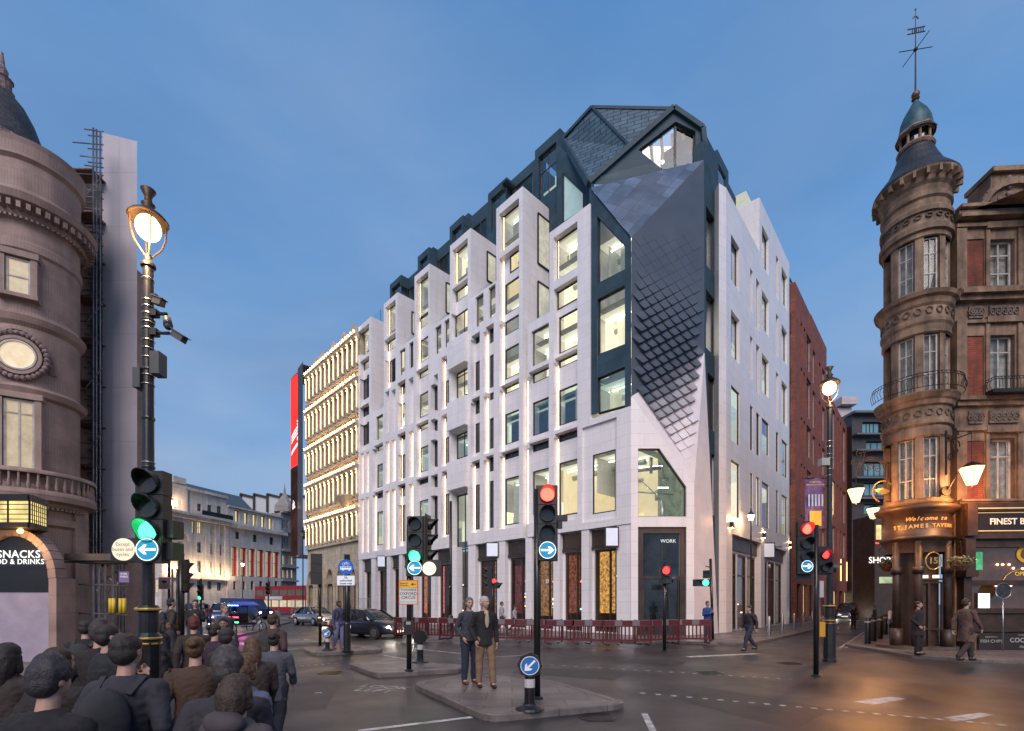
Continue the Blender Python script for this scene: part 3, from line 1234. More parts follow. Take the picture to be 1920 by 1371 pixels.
mb = MB()
for (xa, ya, za, xb, yb_, zb_) in ((.1, 26.2, .72, 1.35, 26.0, .74), (.95, 27, .6, 2.2, 26.9, .61), (1.7, 28, .45, 2.9, 28, .45), (.1, 28.4, .32, .8, 28.4, .32), (.3, 28, .82, 1.2, 28, .83)):
 hh = z1_ - z0_
 mb.bar((XA + xa, ya, z0_ + za * hh * .95), (XA + xb, yb_, z0_ + zb_ * hh * .95), .07, .05)
wpart(mb, 'corner_room_tubes', glow('corner_tubes', (.93, 1, .86), 7), office)
mb = MB()
hh = z1_ - z0_
for (xa, ya, za, xb, yb_, zb_, r) in ((0, 26.8, .52, 2.1, 26.8, .56, .11), (2.1, 26.8, .56, 2.3, 26.8, .45, .10), (.2, 27.5, .38, 2.9, 27.1, .33, .05), (.3, 27.6, .62, 2.4, 27.4, .28, .03), (1.5, 26.6, .64, 1.5, 26.6, .5, .09), (.7, 26.9, .38, .7, 26.9, .24, .10), (1.9, 26.9, .36, 1.9, 26.9, .27, .10), (2.3, 27.2, .05, 2.3, 27.2, .28, .16), (.4, 28.3, .5, 3, 28.3, .52, .14)):
 mb.tube((XA + xa, ya, z0_ + za * hh), (XA + xb, yb_, z0_ + zb_ * hh), r, r, 10)
wpart(mb, 'pipes', DUCT, office)
# shop interior, dim, with glowing specks added as reflected street light
mb = MB()
mb.poly([FL.pt(.4, 0.05, -3.2), FL.pt(a_end, .05, -3.2), FL.pt(a_end, LZ - .3, -3.2), FL.pt(.4, LZ - .3, -3.2)])
for i in range(12):
 a = 1 + i * 2.4
 mb.poly([FL.pt(a, .05, -1.2), FL.pt(a, .05, -3.2), FL.pt(a, LZ - .3, -3.2), FL.pt(a, LZ - .3, -1.2)])
mb.poly([FL.pt(.4, LZ - .3, -.8), FL.pt(a_end, LZ - .3, -.8), FL.pt(a_end, LZ - .3, -3.2), FL.pt(.4, LZ - .3, -3.2)])
wpart(mb, 'shop_back_wall', mat('shop_back_wall', (.045, .032, .03), .5, var=.45, scale=.9, emit=((1, .42, .25), .015)), office)
shopc = [((1, .55, .2), 6), ((1, .12, .12), 4), ((1, .8, .5), 7), ((1, .3, .5), 3.5), ((.4, .9, .9), 2)]
for ci, (c, s_) in enumerate(shopc):
 mb = MB()
 for i in range(60):
  a = random.uniform(.8, a_end - .5)
  z = random.choice((random.uniform(.9, 2.6), random.uniform(1, 2), random.uniform(3, 3.4)))
  w_ = random.uniform(.05, .32)
  FL.bx(mb, a, a + w_, z, z + random.uniform(.03, .12), -2.6 - ci * .09, -2.56 - ci * .09)
 wpart(mb, 'reflection_specks', glow('reflection_speck_%d' % ci, c, s_), office)  # specks stand in for street lights reflected in the shop glass
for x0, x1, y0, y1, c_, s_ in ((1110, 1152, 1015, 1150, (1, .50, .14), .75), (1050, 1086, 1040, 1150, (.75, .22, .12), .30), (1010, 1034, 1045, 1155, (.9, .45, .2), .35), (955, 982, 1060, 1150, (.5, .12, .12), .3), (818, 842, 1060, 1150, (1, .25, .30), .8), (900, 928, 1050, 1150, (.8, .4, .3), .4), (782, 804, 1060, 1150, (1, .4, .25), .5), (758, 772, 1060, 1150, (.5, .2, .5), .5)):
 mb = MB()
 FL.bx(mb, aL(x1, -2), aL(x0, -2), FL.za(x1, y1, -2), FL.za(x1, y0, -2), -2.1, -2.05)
 wpart(mb, 'reflected_glow', glow('reflected_glow_%d' % x0, c_, s_ * .8, .8, 7), office)  # glowing panels added for pink and gold light reflected in the glass
mb = MB()
mb.poly([FR.pt(.3, .05, -2.6), FR.pt(AE, .05, -2.6), FR.pt(AE, 5.6, -2.6), FR.pt(.3, 5.6, -2.6)])
wpart(mb, 'side_shop_wall', mat('side_shop_wall', (.2, .12, .08), .7, var=.5, scale=1, emit=((1, .45, .15), .07)), office)
mb = MB()
for i in range(14):
 a = random.uniform(.5, AE - .5)
 z = random.uniform(.8, 3)
 FR.bx(mb, a, a + random.uniform(.08, .4), z, z + random.uniform(.04, .14), -2.2, -2.17)
wpart(mb, 'side_shop_lights', glow('side_shop_lights', (1, .62, .25), 7), office)
# ---- upper storeys set back behind the towers: return walls, terrace fronts, slate attic
mb = MB()
SB = -3.4
tz = [FL.za(yx, y) for xl, xr, y, yx in tow]
for i, (xl, xr, y, yx) in enumerate(tow):
 a0, a1 = aL(xr), aL(xl)
 zt = tz[i]
 # both flanks and top
 for a in (a0 + .003, a1 - .003):
  mb.poly([FL.pt(a, LZ, -.5), FL.pt(a, LZ, SB), FL.pt(a, zt - .001, SB), FL.pt(a, zt - .001, -.5)] if False else
    [FL.pt(a, 8, -.68), FL.pt(a, 8, SB), FL.pt(a, zt, SB), FL.pt(a, zt, -.68)])
 mb.poly([FL.pt(a0, zt - .004, -.01), FL.pt(a1, zt - .004, -.01), FL.pt(a1, zt - .004, SB), FL.pt(a0, zt - .004, SB)])
wpart(mb, 'tower_returns', STONE, office)
mb = MB()
for i, (xl, xr, y) in enumerate(low):
 a0, a1 = aL(xr), aL(xl)
 z = FL.za(xr, y)
 mb.poly([FL.pt(a0, z - .004, -.01), FL.pt(a1, z - .004, -.01), FL.pt(a1, z - .004, SB), FL.pt(a0, z - .004, SB)])
wpart(mb, 'terrace', mat('terrace_paving', (.4, .4, .4), .7), office)
# windows in the flanks (they face the corner)
fl_root = []
for xl, xr, yt, yb, ti, dx in ((1006, 1040, 63, 0, 1, 0), ):
 pass


def flank_window(ax, d0, d1, z0, z1, fw=.08):
 """window on a tower flank: plane perpendicular to the front, facing the corner"""
 mbw = MB()
 o = -.03
 for (p_, q_) in (((d0, z0), (d1, z0)), ((d1, z0), (d1, z1)), ((d1, z1), (d0, z1)), ((d0, z1), (d0, z0))):
  mbw.bar(FL.pt(ax + o, p_[1], p_[0]), FL.pt(ax + o, q_[1], q_[0]), .09, .09, uL)
 fo = wpart(mbw, 'flank_window', DARKMET, office)
 mbw = MB()
 mbw.poly([FL.pt(ax - .012, z0, d0), FL.pt(ax - .012, z0, d1), FL.pt(ax - .012, z1, d1), FL.pt(ax - .012, z1, d0)])
 wpart(mbw, 'pane', mat('lit_office_pane', (.5, .5, .42), .12, var=.35, scale=1.6, emit=((1, .95, .72), .34)), office, fo)


aT = [aL(xr) for xl, xr, y, yx in tow]


def depth_for(px, a):
 """depth behind the front plane at distance a seen at column px"""
 p0 = FL.pt(a, 0, 0)
 t = (px - CX) / F
 return (t * p0.y - p0.x) / (nL.x - t * nL.y)


for ti, rects in ((1, ((1008, 1040, 400, 494), (1008, 1032, 528, 600))), (2, ((913, 930, 472, 526),)), (3, ((836, 844.5, 530, 586),)), (4, ((772, 777, 585, 625),))):
 for x0, x1, yt, yb in rects:
  a = aT[ti]
  d0, d1 = depth_for(x0, a), depth_for(x1, a)
  pm_ = FL.pt(a, 0, d0)
  z0_, z1_ = CAM_H + (HY - yb) / F * pm_.y, CAM_H + (HY - yt) / F * pm_.y
  flank_window(a, max(d1, SB + .1), d0, z0_, z1_)
# slate attic: long wall set back, box dormers standing out of it
mb = MB()
FA = Facade(FL.pt(0, 0, SB), uL, nL)
zA = FL.za(980, 349) + .1
attic_secs = [(1003, 1050, 283, 1003), (950, 1003, 330, 968), (915, 950, 352, 930), (878, 915, 398, 893), (843, 878, 423, 852), (812, 843, 465, 825), (783, 812, 482, 791), (757, 783, 518, 770), (731, 757, 538, 740)]
FLa = lambda px: FA.sa(px, 0)
for x0, x1, yt, yx in attic_secs:
 dd = .0
 FA.paint(FLa(x0), FLa(x1), 12, FA.za(yx, yt), dd)
FAm = MB()
dorm = [(1003, 1047, 245, 1047), (915, 950, 332, 950), (843, 868, 403, 868), (783, 804, 463, 804), (731, 752, 515, 752)]
for k, (x0, x1, y, yx) in enumerate(dorm):
 dd = .9
 a0, a1 = FA.sa(x1, dd), FA.sa(x0, dd)
 zt = FA.za(yx, y, dd)
 FA.paint(a0, a1, 12, zt, dd)
 zs = [1047, 950, 868, 804, 752][k]
 h_ = 3.0
 wz1, wz0 = zt - .55, zt - .55 - (3.0 if k == 0 else 2.4)
 FA.window(a0 + .18, a1 - .32, wz0, wz1, dd - .22, office, DARKMET, GLT, .08, mull=(.5,), trans=(.62,) if k == 0 else ())
for x0, x1, yt, yb in ((958, 998, 320, 360), (884, 912, 405, 432), (820, 842, 470, 497), (764, 782, 528, 548)):
 a0, a1 = FLa(x1), FLa(x0)
 z1_ = FA.za(x1, yt)
 FA.window(a0, a1, z1_ - 2.0, z1_ - .1, -.12, office, DARKMET, GL, .07, mull=(.5,))
FA.mesh(FAm, 1.2)
# tops of the attic
for x0, x1, yt, yx in attic_secs:
 z = FA.za(yx, yt) - .003
 a0, a1 = FLa(x0), FLa(x1)
 FAm.poly([FA.pt(a0, z, 0), FA.pt(a1, z, 0), FA.pt(a1, z, -4), FA.pt(a0, z, -4)])
for k, (x0, x1, y, yx) in enumerate(dorm):
 z = FA.za(yx, y, .9) - .003
 a0, a1 = FA.sa(x1, .9), FA.sa(x0, .9)
 FAm.poly([FA.pt(a0, z, .9), FA.pt(a1, z, .9), FA.pt(a1, z, -3), FA.pt(a0, z, -3)])
 FAm.poly([FA.pt(a0 + .002, z, 0), FA.pt(a0 + .002, z - 3, 0), FA.pt(a0 + .002, z - 3, -3), FA.pt(a0 + .002, z, -3)])
wpart(FAm, 'slate_attic', SLATE, office)
mb = MB()
for x0, x1, yt, yx in attic_secs:
 z = FA.za(yx, yt) - .5
 mb.poly([FA.pt(FLa(x1), 18, -2.2), FA.pt(FLa(x0), 18, -2.2), FA.pt(FLa(x0), z, -2.2), FA.pt(FLa(x1), z, -2.2)])
wpart(mb, 'attic_room_wall', ROOMC, office)
# glass balustrades on the terraces
mb = MB()


def rail(p, q, h=1.1):
 p, q = V(p), V(q)
 m2_ = MB()
 m2_.poly([p, q, q + V((0, 0, h)), p + V((0, 0, h))])
 wpart(m2_, 'glass_balustrade', RAILGL, office)


mp_ = MB()
for i, (xl, xr, y, yx) in enumerate(tow):
 if i == 0:
  continue
 a0, a1 = aL(xr), aL(xl)
 z = tz[i]
 a1e = a1 if i == 5 else a1
 hh_ = 1.1
 dpt = -1.0
 rail(FL.pt(a0 + .05, z, dpt), FL.pt(a1e - .05, z, dpt), hh_)
 rail(FL.pt(a0 + .05, z, dpt), FL.pt(a0 + .05, z, SB), hh_)
 for a in (a0 + .05, a1e - .05):
  mp_.tube(FL.pt(a, z, dpt), FL.pt(a, z + hh_, dpt), .02, .02, 6)
for i, (xl, xr, y) in enumerate(low):
 a0, a1 = aL(xr), aL(xl)
 z = FL.za(xr, y)
 rail(FL.pt(a0 + .05, z, -.9), FL.pt(a1 - .05, z, -.9))
z = zt2
rail(FR.pt(aR(1424) + .1, z, -.8), FR.pt(AE, z, -.8))
rail(FR.pt(aR(1424) + .1, z, -.8), FR.pt(aR(1424) + .1, z, -3))
rail(T0 + V((.3, .5, 0)), Pp + V((-.2, .6, 0)), 1.0)
wpart(mp_, 'balustrade_posts', DARKMET, office)
# ---- roof lantern over the corner
Yg = 27.4
g = lambda px, y, Y=Yg: at(px, y, Y)
apex = g(1262, 205)
gl_pts = [(1104, 338), (1262, 205), (1316, 243), (1324, 320), (1324, 345), (1104, 352)]
win5 = [(1197, 281), (1267, 228), (1304, 246), (1304, 305), (1243, 318)]
mb = MB()
outer = [(1104, 345), (1262, 205), (1317, 243), (1324, 322), (1243, 352)]
idx = [(0, 1), (1, 2), (2, 3), (3, 4), (4, 0)]
for a, b in idx:
 mb.poly([g(*outer[a]), g(*outer[b]), g(*win5[b]), g(*win5[a])])
for i in range(5):
 j = (i + 1) % 5
 mb.poly([g(*win5[i]), g(*win5[j]), g(*win5[j], Yg) + V((0, .25, 0)), g(*win5[i], Yg) + V((0, .25, 0))])
# raised gable band
for (a, b) in (((1104, 345), (1262, 205)), ((1262, 205), (1317, 243)), ((1317, 243), (1324, 322))):
 mb.bar(g(*a) + V((0, -.1, 0)), g(*b) + V((0, -.1, 0)), .26, .20, (0, 1, 0))
wpart(mb, 'lantern_gable', SLATE, office)
mb = MB()
for i in range(5):
 j = (i + 1) % 5
 mb.bar(g(*win5[i]) + V((0, .2, 0)), g(*win5[j]) + V((0, .2, 0)), .1, .1, (0, 1, 0))
mb.bar(g(1268, 228) + V((0, .19, 0)), g(1268, 312) + V((0, .19, 0)), .1, .1, (0, 1, 0))
lw = wpart(mb, 'lantern_window', DARKMET, office)
mb = MB()
mb.poly([g(*p) + V((0, .22, 0)) for p in win5])
wpart(mb, 'pane', GL, office, lw)
# lantern interior
mb = MB()
zf, zt_ = g(0, 350).z, g(0, 215).z
xa, xb = g(1180, 0).x, g(1318, 0).x
mb.poly([(xa, Yg + 3.4, zf), (xb, Yg + 3.4, zf), (xb, Yg + 3.4, zt_ + 1.4), (xa, Yg + 3.4, zt_ + 1.4)])
mb.poly([(xb - .05, Yg + .4, zf), (xb - .05, Yg + 3.4, zf), (xb - .05, Yg + 3.4, zt_), (xb - .05, Yg + .4, zt_)])
wpart(mb, 'lantern_room_wall', ROOMC, office)
mb = MB()
for i in range(5):
 x = xa + .8 + i * .65
 mb.bar((x, Yg + 1, zt_ - .1), (x + 1.2, Yg + 3.3, zf + .3), .16, .22)
for i in range(4):
 mb.tube((xa + .3, Yg + 1.2 + i * .5, zf + 1.5 + i * .35), (xb - .4, Yg + 1.4 + i * .5, zf + 1.0 + i * .35), .07, .07, 8)
wpart(mb, 'lantern_beams', DUCT, office)
mb = MB()
for i in range(4):
 mb.bar((xa + .6 + i * .9, Yg + 2.2, zf + 2.3), (xa + 1.1 + i * .9, Yg + 2.2, zf + 2.2), .06, .05)
mb.ball((xa + 2.2, Yg + 1, zf + 2.3), .09)
mb.ball((xa + 1.6, Yg + 1, zf + 1.5), .09)
wpart(mb, 'lantern_lights', TUBE, office)
# hipped slate roof
R0 = at(1110, 202, 29.5)
R1_ = apex + V((0, .0, 0))
A0 = at(1055, 262, 31.0)
B0 = g(1104, 345)
mb = MB()
mid = (apex + B0) / 2
mb.poly([A0, B0, mid, R0])
mb.poly([R0, mid, apex])
wpart(mb, 'slate_roof', ROOFSL, office)
mb = MB()
mb.bar(R0, apex, .16, .16)
mb.bar(R0 + V((0, -.03, .02)), mid, .14, .12)
mb.bar(A0, R0, .22, .2)
mb.bar(A0, B0, .22, .3)
wpart(mb, 'roof_ridges', SLATE, office)
mb = MB()
# wall of the attic below the roof on the long side with the tall cut-corner window
wl_ = [(1056, 325), (1094, 362), (1094, 392), (1056, 418)]
Ya = 29.0


def A(px, y):
 a = FL.sa(px, -1.6)
 return FL.pt(a, FL.za(px, y, -1.6), -1.6)


ow = [(1045, 268), (1108, 338), (1108, 420), (1045, 430)]
for i in range(4):
 j = (i + 1) % 4
 mb.poly([A(*ow[i]), A(*ow[j]), A(*wl_[j]), A(*wl_[i])])
mb.poly([A(1045, 268), A(1045, 430), A(1045, 430) - nL * 3, A(1045, 268) - nL * 3])
mb.poly([A(1108, 338), A(1108, 420), LP(1108, 440), LP(1108, 350)])
wpart(mb, 'attic_corner_wall', SLATE, office)
mb = MB()
for i in range(4):
 j = (i + 1) % 4
 mb.bar(A(*wl_[i]) - nL * .05, A(*wl_[j]) - nL * .05, .09, .12, nL)
aw = wpart(mb, 'attic_window', DARKMET, office)
mb = MB()
mb.poly([A(*p) - nL * .05 for p in wl_])
wpart(mb, 'pane', mat('pale_blue_pane', (.30, .42, .42), .1, var=.1, emit=((.75, 1, .9), .22)), office, aw)
# right-hand roof slope with boxes
mb = MB()
FQ = Facade(at(1317, HY, Yg), uR, nR)
FQ.paint(0, FQ.sa(1345), 18, FQ.za(1320, 245), 0)
FQ.paint(FQ.sa(1345), FQ.sa(1366), 18, FQ.za(1350, 290), 0)
FQ.paint(FQ.sa(1366), FQ.sa(1380), 18, FQ.za(1368, 348), 0)
FQ.window(FQ.sa(1318.5), FQ.sa(1335), FQ.za(1325, 340), FQ.za(1325, 278), -.1, office, DARKMET, GLT, .08)
FQ.window(FQ.sa(1347), FQ.sa(1361), FQ.za(1350, 368), FQ.za(1350, 312), -.1, office, DARKMET, GLT, .08)
FQ.mesh(mb, 2.5)
q0, q1 = FQ.pt(0, FQ.za(1320, 245), 0), FQ.pt(FQ.sa(1380), FQ.za(1380, 345), 0)
mb.poly([apex, g(1317, 243), FQ.pt(FQ.sa(1345), FQ.za(1345, 300), 0), apex + V((1.5, 4, -1))])
wpart(mb, 'slate_side_attic', SLATE, office)
# terrace roofs closing the block
mb = MB()
mb.poly([FR.pt(0, zt1 - .01, 0), FR.pt(aR(1424), zt1 - .01, 0), FR.pt(aR(1424), zt1 - .01, -3.2), FR.pt(0, zt1 - .01, -3.2)])
mb.poly([FR.pt(aR(1424), zt2 - .01, 0), FR.pt(AE, zt2 - .01, 0), FR.pt(AE, zt2 - .01, -6), FR.pt(aR(1424), zt2 - .01, -6)])
mb.poly([FR.pt(aR(1424), zt2 - 3, -3.2), FR.pt(aR(1424), zt2, -3.2), FR.pt(0, zt2, -3.2), FR.pt(0, zt2 - 3, -3.2)])
wpart(mb, 'roof_deck', mat('roof_deck', (.3, .3, .31), .8), office)
# projecting blank sign boxes
for i, (px, py, w_, h_) in enumerate(((715, 1053, 16, 22), (923, 1031, 24, 28), (1147, 1007, 26, 38))):
 a = aL(px)
 Yq = FL.pt(a, 0, .55).y
 p = at(px, py, Yq)
 ww, hh_ = w_ / F * Yq / 2, h_ / F * Yq / 2
 s_ = thing('projecting_sign', ['small blank white sign box nearest the ornate building', 'blank white sign box above the two men on the island', 'blank white sign box on the corner pier of the white office block'][i], 'sign', (p.x, p.y, p.z))
 mb = MB()
 mb.box(-ww, ww, -.06, .06, -hh_, hh_)
 mb.box(-.03, .03, .06, .75, hh_ * .4, hh_ * .6)
 mb.build('sign_box', DARKMET, s_)
 mb = MB()
 mb.box(-ww * .84, ww * .84, -.068, -.061, -hh_ * .86, hh_ * .86)
 mb.build('sign_face', BLANK, s_)
a = aR(1440)
p = at(1441, 1032, FR.pt(a, 0, 0).y - .6)
s_ = thing('projecting_sign', 'blank white sign box on the side street front of the office block', 'sign', p)
mb = MB()
mb.box(-.42, .42, -.06, .06, -.53, .53)
mb.box(.3, .9, -.03, .03, .2, .26)
mb.build('sign_box', DARKMET, s_)
mb = MB()
mb.box(-.35, .35, -.068, -.061, -.46, .46)
mb.build('sign_face', BLANK, s_)
# house number and WORK lettering seen in the corner shop
text('WORK', .26, (XA + 2.0, Yc + .215, 5.0), (0, -1, 0), mat('shop_letters', (.7, .75, .75), .4, emit=((.8, 1, 1), .4)), office)
text('27', .3, FL.pt(aL(1015), 3.1, -.55), nL, mat('shop_letters', (.7, .75, .75)), office)
# ================================================================== ground
ASPH = mat('wet_asphalt', (.046, .041, .041), .42, var=.35, scale=.5, bump=.35, bscale=70, bdist=.006, rvar=.14, rscale=.35, streak=0)
PAVE = mat('paving_slabs', (.17, .145, .135), .42, var=.18, scale=.7, kind='stone', bw=.9, bh=.6, mortar=.012, tone=.3, mcol=.35, bump=.3, rvar=.15, rscale=.8)
KERB = mat('granite_kerb', (.16, .135, .125), .45, var=.22, scale=3, kind='stone', bw=.9, bh=5, off=0, mortar=.01, mcol=.4, tone=.2, rvar=.1)
mb = MB()
mb.poly([(-400, -30, 0), (400, -30, 0), (400, 600, 0), (-400, 600, 0)])
tag(mb.build('road', ASPH), kind='structure')


def pavement(name, pts, h=.12, kw=.18, kn=True):
 """raised paving with a kerb round it; pts = plan outline"""
 pts = [V((p[0], p[1])) for p in pts]
 n = len(pts)
 ar = sum(pts[i].x * pts[(i + 1) % n].y - pts[(i + 1) % n].x * pts[i].y for i in range(n))
 if ar < 0:
  pts.reverse()
 inner = []
 for i in range(n):
  a, b, c = pts[i - 1], pts[i], pts[(i + 1) % n]
  d0, d1 = (b - a).normalized(), (c - b).normalized()
  n0, n1 = V((-d0.y, d0.x)), V((-d1.y, d1.x))
  m = (n0 + n1)
  m = m / max(.35, m.dot(n0))
  inner.append(b + m * kw)
 mb = MB()
 for i in range(n):
  j = (i + 1) % n
  mb.cur = 0
  a, b = pts[i], pts[j]
  ia, ib = inner[i], inner[j]
  u = .02
  da, db = (ia - a) * (u / kw), (ib - b) * (u / kw)
  mb.poly([(a.x, a.y, 0), (b.x, b.y, 0), (b.x, b.y, h - u), (a.x, a.y, h - u)])
  mb.poly([(a.x, a.y, h - u), (b.x, b.y, h - u), (b.x + db.x, b.y + db.y, h), (a.x + da.x, a.y + da.y, h)])
  mb.poly([(a.x + da.x, a.y + da.y, h), (b.x + db.x, b.y + db.y, h), (ib.x, ib.y, h), (ia.x, ia.y, h)])
 mb.cur = 1
 mb.poly([(p.x, p.y, h - .003) for p in inner])
 return tag(mb.build(name, [KERB, PAVE]), kind='structure')


def rounded(pts, r=.35, k=4):
 out = []
 n = len(pts)
 for i in range(n):
  a, b, c = [V((q[0], q[1])) for q in (pts[i - 1], pts[i], pts[(i + 1) % n])]
  p0 = b + (a - b).normalized() * r
  p1 = b + (c - b).normalized() * r
  for t in range(k + 1):
   t /= k
   out.append((1 - t) ** 2 * p0 + 2 * t * (1 - t) * b + t * t * p1)
 return out


G2 = lambda px, y, z=0.: ground(px, y, z).xy
near_island = pavement('traffic_island', rounded([G2(772, 1290, .0), G2(905, 1268), G2(1040, 1287), G2(1182, 1330), G2(915, 1357)], .32))
mid_island = pavement('traffic_island', rounded([G2(652, 1251), G2(755, 1243), G2(866, 1255), G2(868, 1262), G2(705, 1272)], .25))
far_island = pavement('traffic_island', rounded([G2(567, 1221), G2(640, 1214), G2(700, 1216), G2(719, 1224), G2(590, 1231)], .3))
farther_island = pavement('traffic_island', rounded([G2(470, 1205), G2(560, 1201), G2(612, 1204), G2(608, 1209), G2(520, 1211)], .3))
# pavement round the office building
kx = [G2(1424, 1206), G2(1340, 1216), G2(1180, 1212), G2(1100, 1203)]
e1 = FR.pt(AE + 45, 0, 1.9)
e0 = FR.pt(0, 0, 3.0)
pv = [(e1.x, e1.y), (e0.x, e0.y - .2), G2(1400, 1212), (8.8, 20.6), (5.6, 21.2)]
for px in (1000, 900, 800, 700, 600, 560):
 q = FL.pt(aL(px), 0, 3.6)
 pv.append((q.x, q.y))
q = FL.pt(aL(560), 0, -6)
pv += [(q.x, q.y), (FR.pt(AE + 45, 0, -6).x, FR.pt(AE + 45, 0, -6).y)]
pavement('pavement', pv)
# tavern pavement and the left-hand one
_q = [FR.pt(s_, 0, 6.1) for s_ in (-4.5, 0, 20, 60)]
pavement('pavement', [(12.9, 15.6), (13.9, 14.3), (30, 12.6), (60, 12.4), (90, 60)] + [(p.x, p.y) for p in reversed(_q)])
pavement('pavement', [(-40, -5), (-7.6, -2), (-7.8, 5.0), (-8.4, 8.6), (-11, 14), (-13.2, 22), (-20, 44), (-60, 60)])
pavement('pavement', [(-75, 82), (-56, 84), (-48, 120), (-70, 130), (-90, 110)])
# road markings
PAINT = mat('road_paint', (.50, .48, .46), .5, var=.35, scale=5)
mb = MB()


def strip(p, q, w, z=.004):
 p, q = V((p[0], p[1])), V((q[0], q[1]))
 d = (q - p).normalized()
 n_ = V((-d.y, d.x)) * w / 2
 mb.poly([(*(p - n_), z), (*(q - n_), z), (*(q + n_), z), (*(p + n_), z)])


strip(G2(672, 1371), G2(885, 1345), .12)
strip(G2(1208, 1338), G2(1224, 1371), .10)
for x0, y0 in ((1600, 1316), (1768, 1346)):
 a, b, c, d = G2(x0, y0), G2(x0 + 38, y0 + 6), G2(x0 + 98, y0 - 5), G2(x0 + 68, y0 - 9)
 mb.poly([(*a, .004), (*b, .004), (*c, .004), (*d, .004)])
strip(G2(770, 1216), G2(866, 1226), .1)
strip(G2(720, 1229), G2(800, 1243), .1)
strip(G2(860, 1236), G2(1000, 1228), .1)
for px, y in ((1460, 1183), (1545, 1181), (1590, 1176)):
 strip(G2(px, y), G2(px + 30, y - 3), .09)
strip(G2(1575, 1215), G2(1660, 1160), .08)
strip(G2(1586, 1215), G2(1665, 1160), .08)
strip(G2(590, 1300), G2(604, 1299), .08)
for x0, y0, x1, y1, n_ in ((1010, 1246, 1500, 1275, 22), (1200, 1300, 1900, 1362, 24), (460, 1256, 640, 1243, 14)):
 for k in range(n_):
  q = G2(x0 + (x1 - x0) * k / n_, y0 + (y1 - y0) * k / n_)
  strip(q, q + V((.1, 0)), .1)
strip(G2(1290, 1232), G2(1420, 1226), .3)
strip(G2(480, 1226), G2(560, 1216), .12)
tag(mb.build('road_markings', PAINT), kind='structure')
me = text_mesh('LOOK\nLEFT', .42)
me.transform(Matrix.Translation((*G2(712, 1292), .0045)) @ Matrix.Rotation(rad(-16), 4, 'Z') @ Matrix.Diagonal((1, 1, .05, 1)))
me.materials.clear()
me.materials.append(PAINT)
o = bpy.data.objects.new('road_lettering', me)
COL.objects.link(o)
tag(o, kind='structure')

PATCH = mat('newer_asphalt', (.026, .024, .026), .5, var=.3, scale=2, bump=.3, bscale=60)
mb = MB()
for q_ in (((980, 1250), (1180, 1262), (1150, 1276), (960, 1262)), ((1330, 1290), (1560, 1330), (1490, 1371), (1260, 1310)), ((520, 1290), (640, 1282), (610, 1330), (470, 1340)), ((1180, 1236), (1290, 1240), (1280, 1246), (1165, 1243))):
 mb.poly([(*G2(*k_), .003) for k_ in q_])
tag(mb.build('road_patch', PATCH), kind='structure')
for i, (px, py, r_) in enumerate(((620, 1262, .34), (1120, 1345, .30), (1330, 1262, .36), (1480, 1244, .34), (400, 1230, .36))):
 p = ground(px, py)
 mt_ = thing('manhole_cover', ['round iron cover left of the middle island', 'round iron cover just right of the nearest island', 'round iron cover in the road before the pale corner', 'round iron cover in the road left of the right lamp column', 'round iron cover in the road behind the crowd'][i], 'manhole cover', p)
 mb = MB()
 mb.tube((0, 0, 0), (0, 0, .007), r_, r_, 28)
 for k in range(-3, 4):
  mb.box(-r_ * .75, r_ * .75, k * .08 - .015, k * .08 + .015, .007, .011)
 mb.build('lid', mat('cast_iron', (.03, .028, .028), .35, .6, var=.3, scale=9), mt_)
# ================================================================== ornate building with bulb-lit colonnades
CREAM = mat('cream_stone', (.60, .50, .37), .6, var=.15, scale=2, kind='stone', bw=1.2, bh=.45, mortar=.01, tone=.12, mcol=.6, streak=.25)
BULB = glow('festoon_bulbs', (1, .62, .27), 34)
BULBS = glow('bulb_string', (1, .64, .30), 8)
orn = thing('colonnaded_building', 'ornate cream stone building with rows of columns outlined in warm bulbs', 'building', FL.pt(aL(620), 0))
FO = Facade(FL.pt(aL(671), 0, -.2), uL, nL)
aO = lambda px: FO.sa(px)
WO = aO(577)
top = FO.za(671, 640)
ng = 12
fls = [(FO.za(671, 619.5), FO.za(671, 702.6)), (FO.za(670, 702.6), FO.za(670, 787)), (FO.za(670, 787), FO.za(670, 866)), (FO.za(670, 866), FO.za(670, 946)), (FO.za(670, 946), FO.za(670, 1022))]
FO.paint(.05, WO, 0, fls[0][0] - .1, 0)
mcol_, mbul = [], []
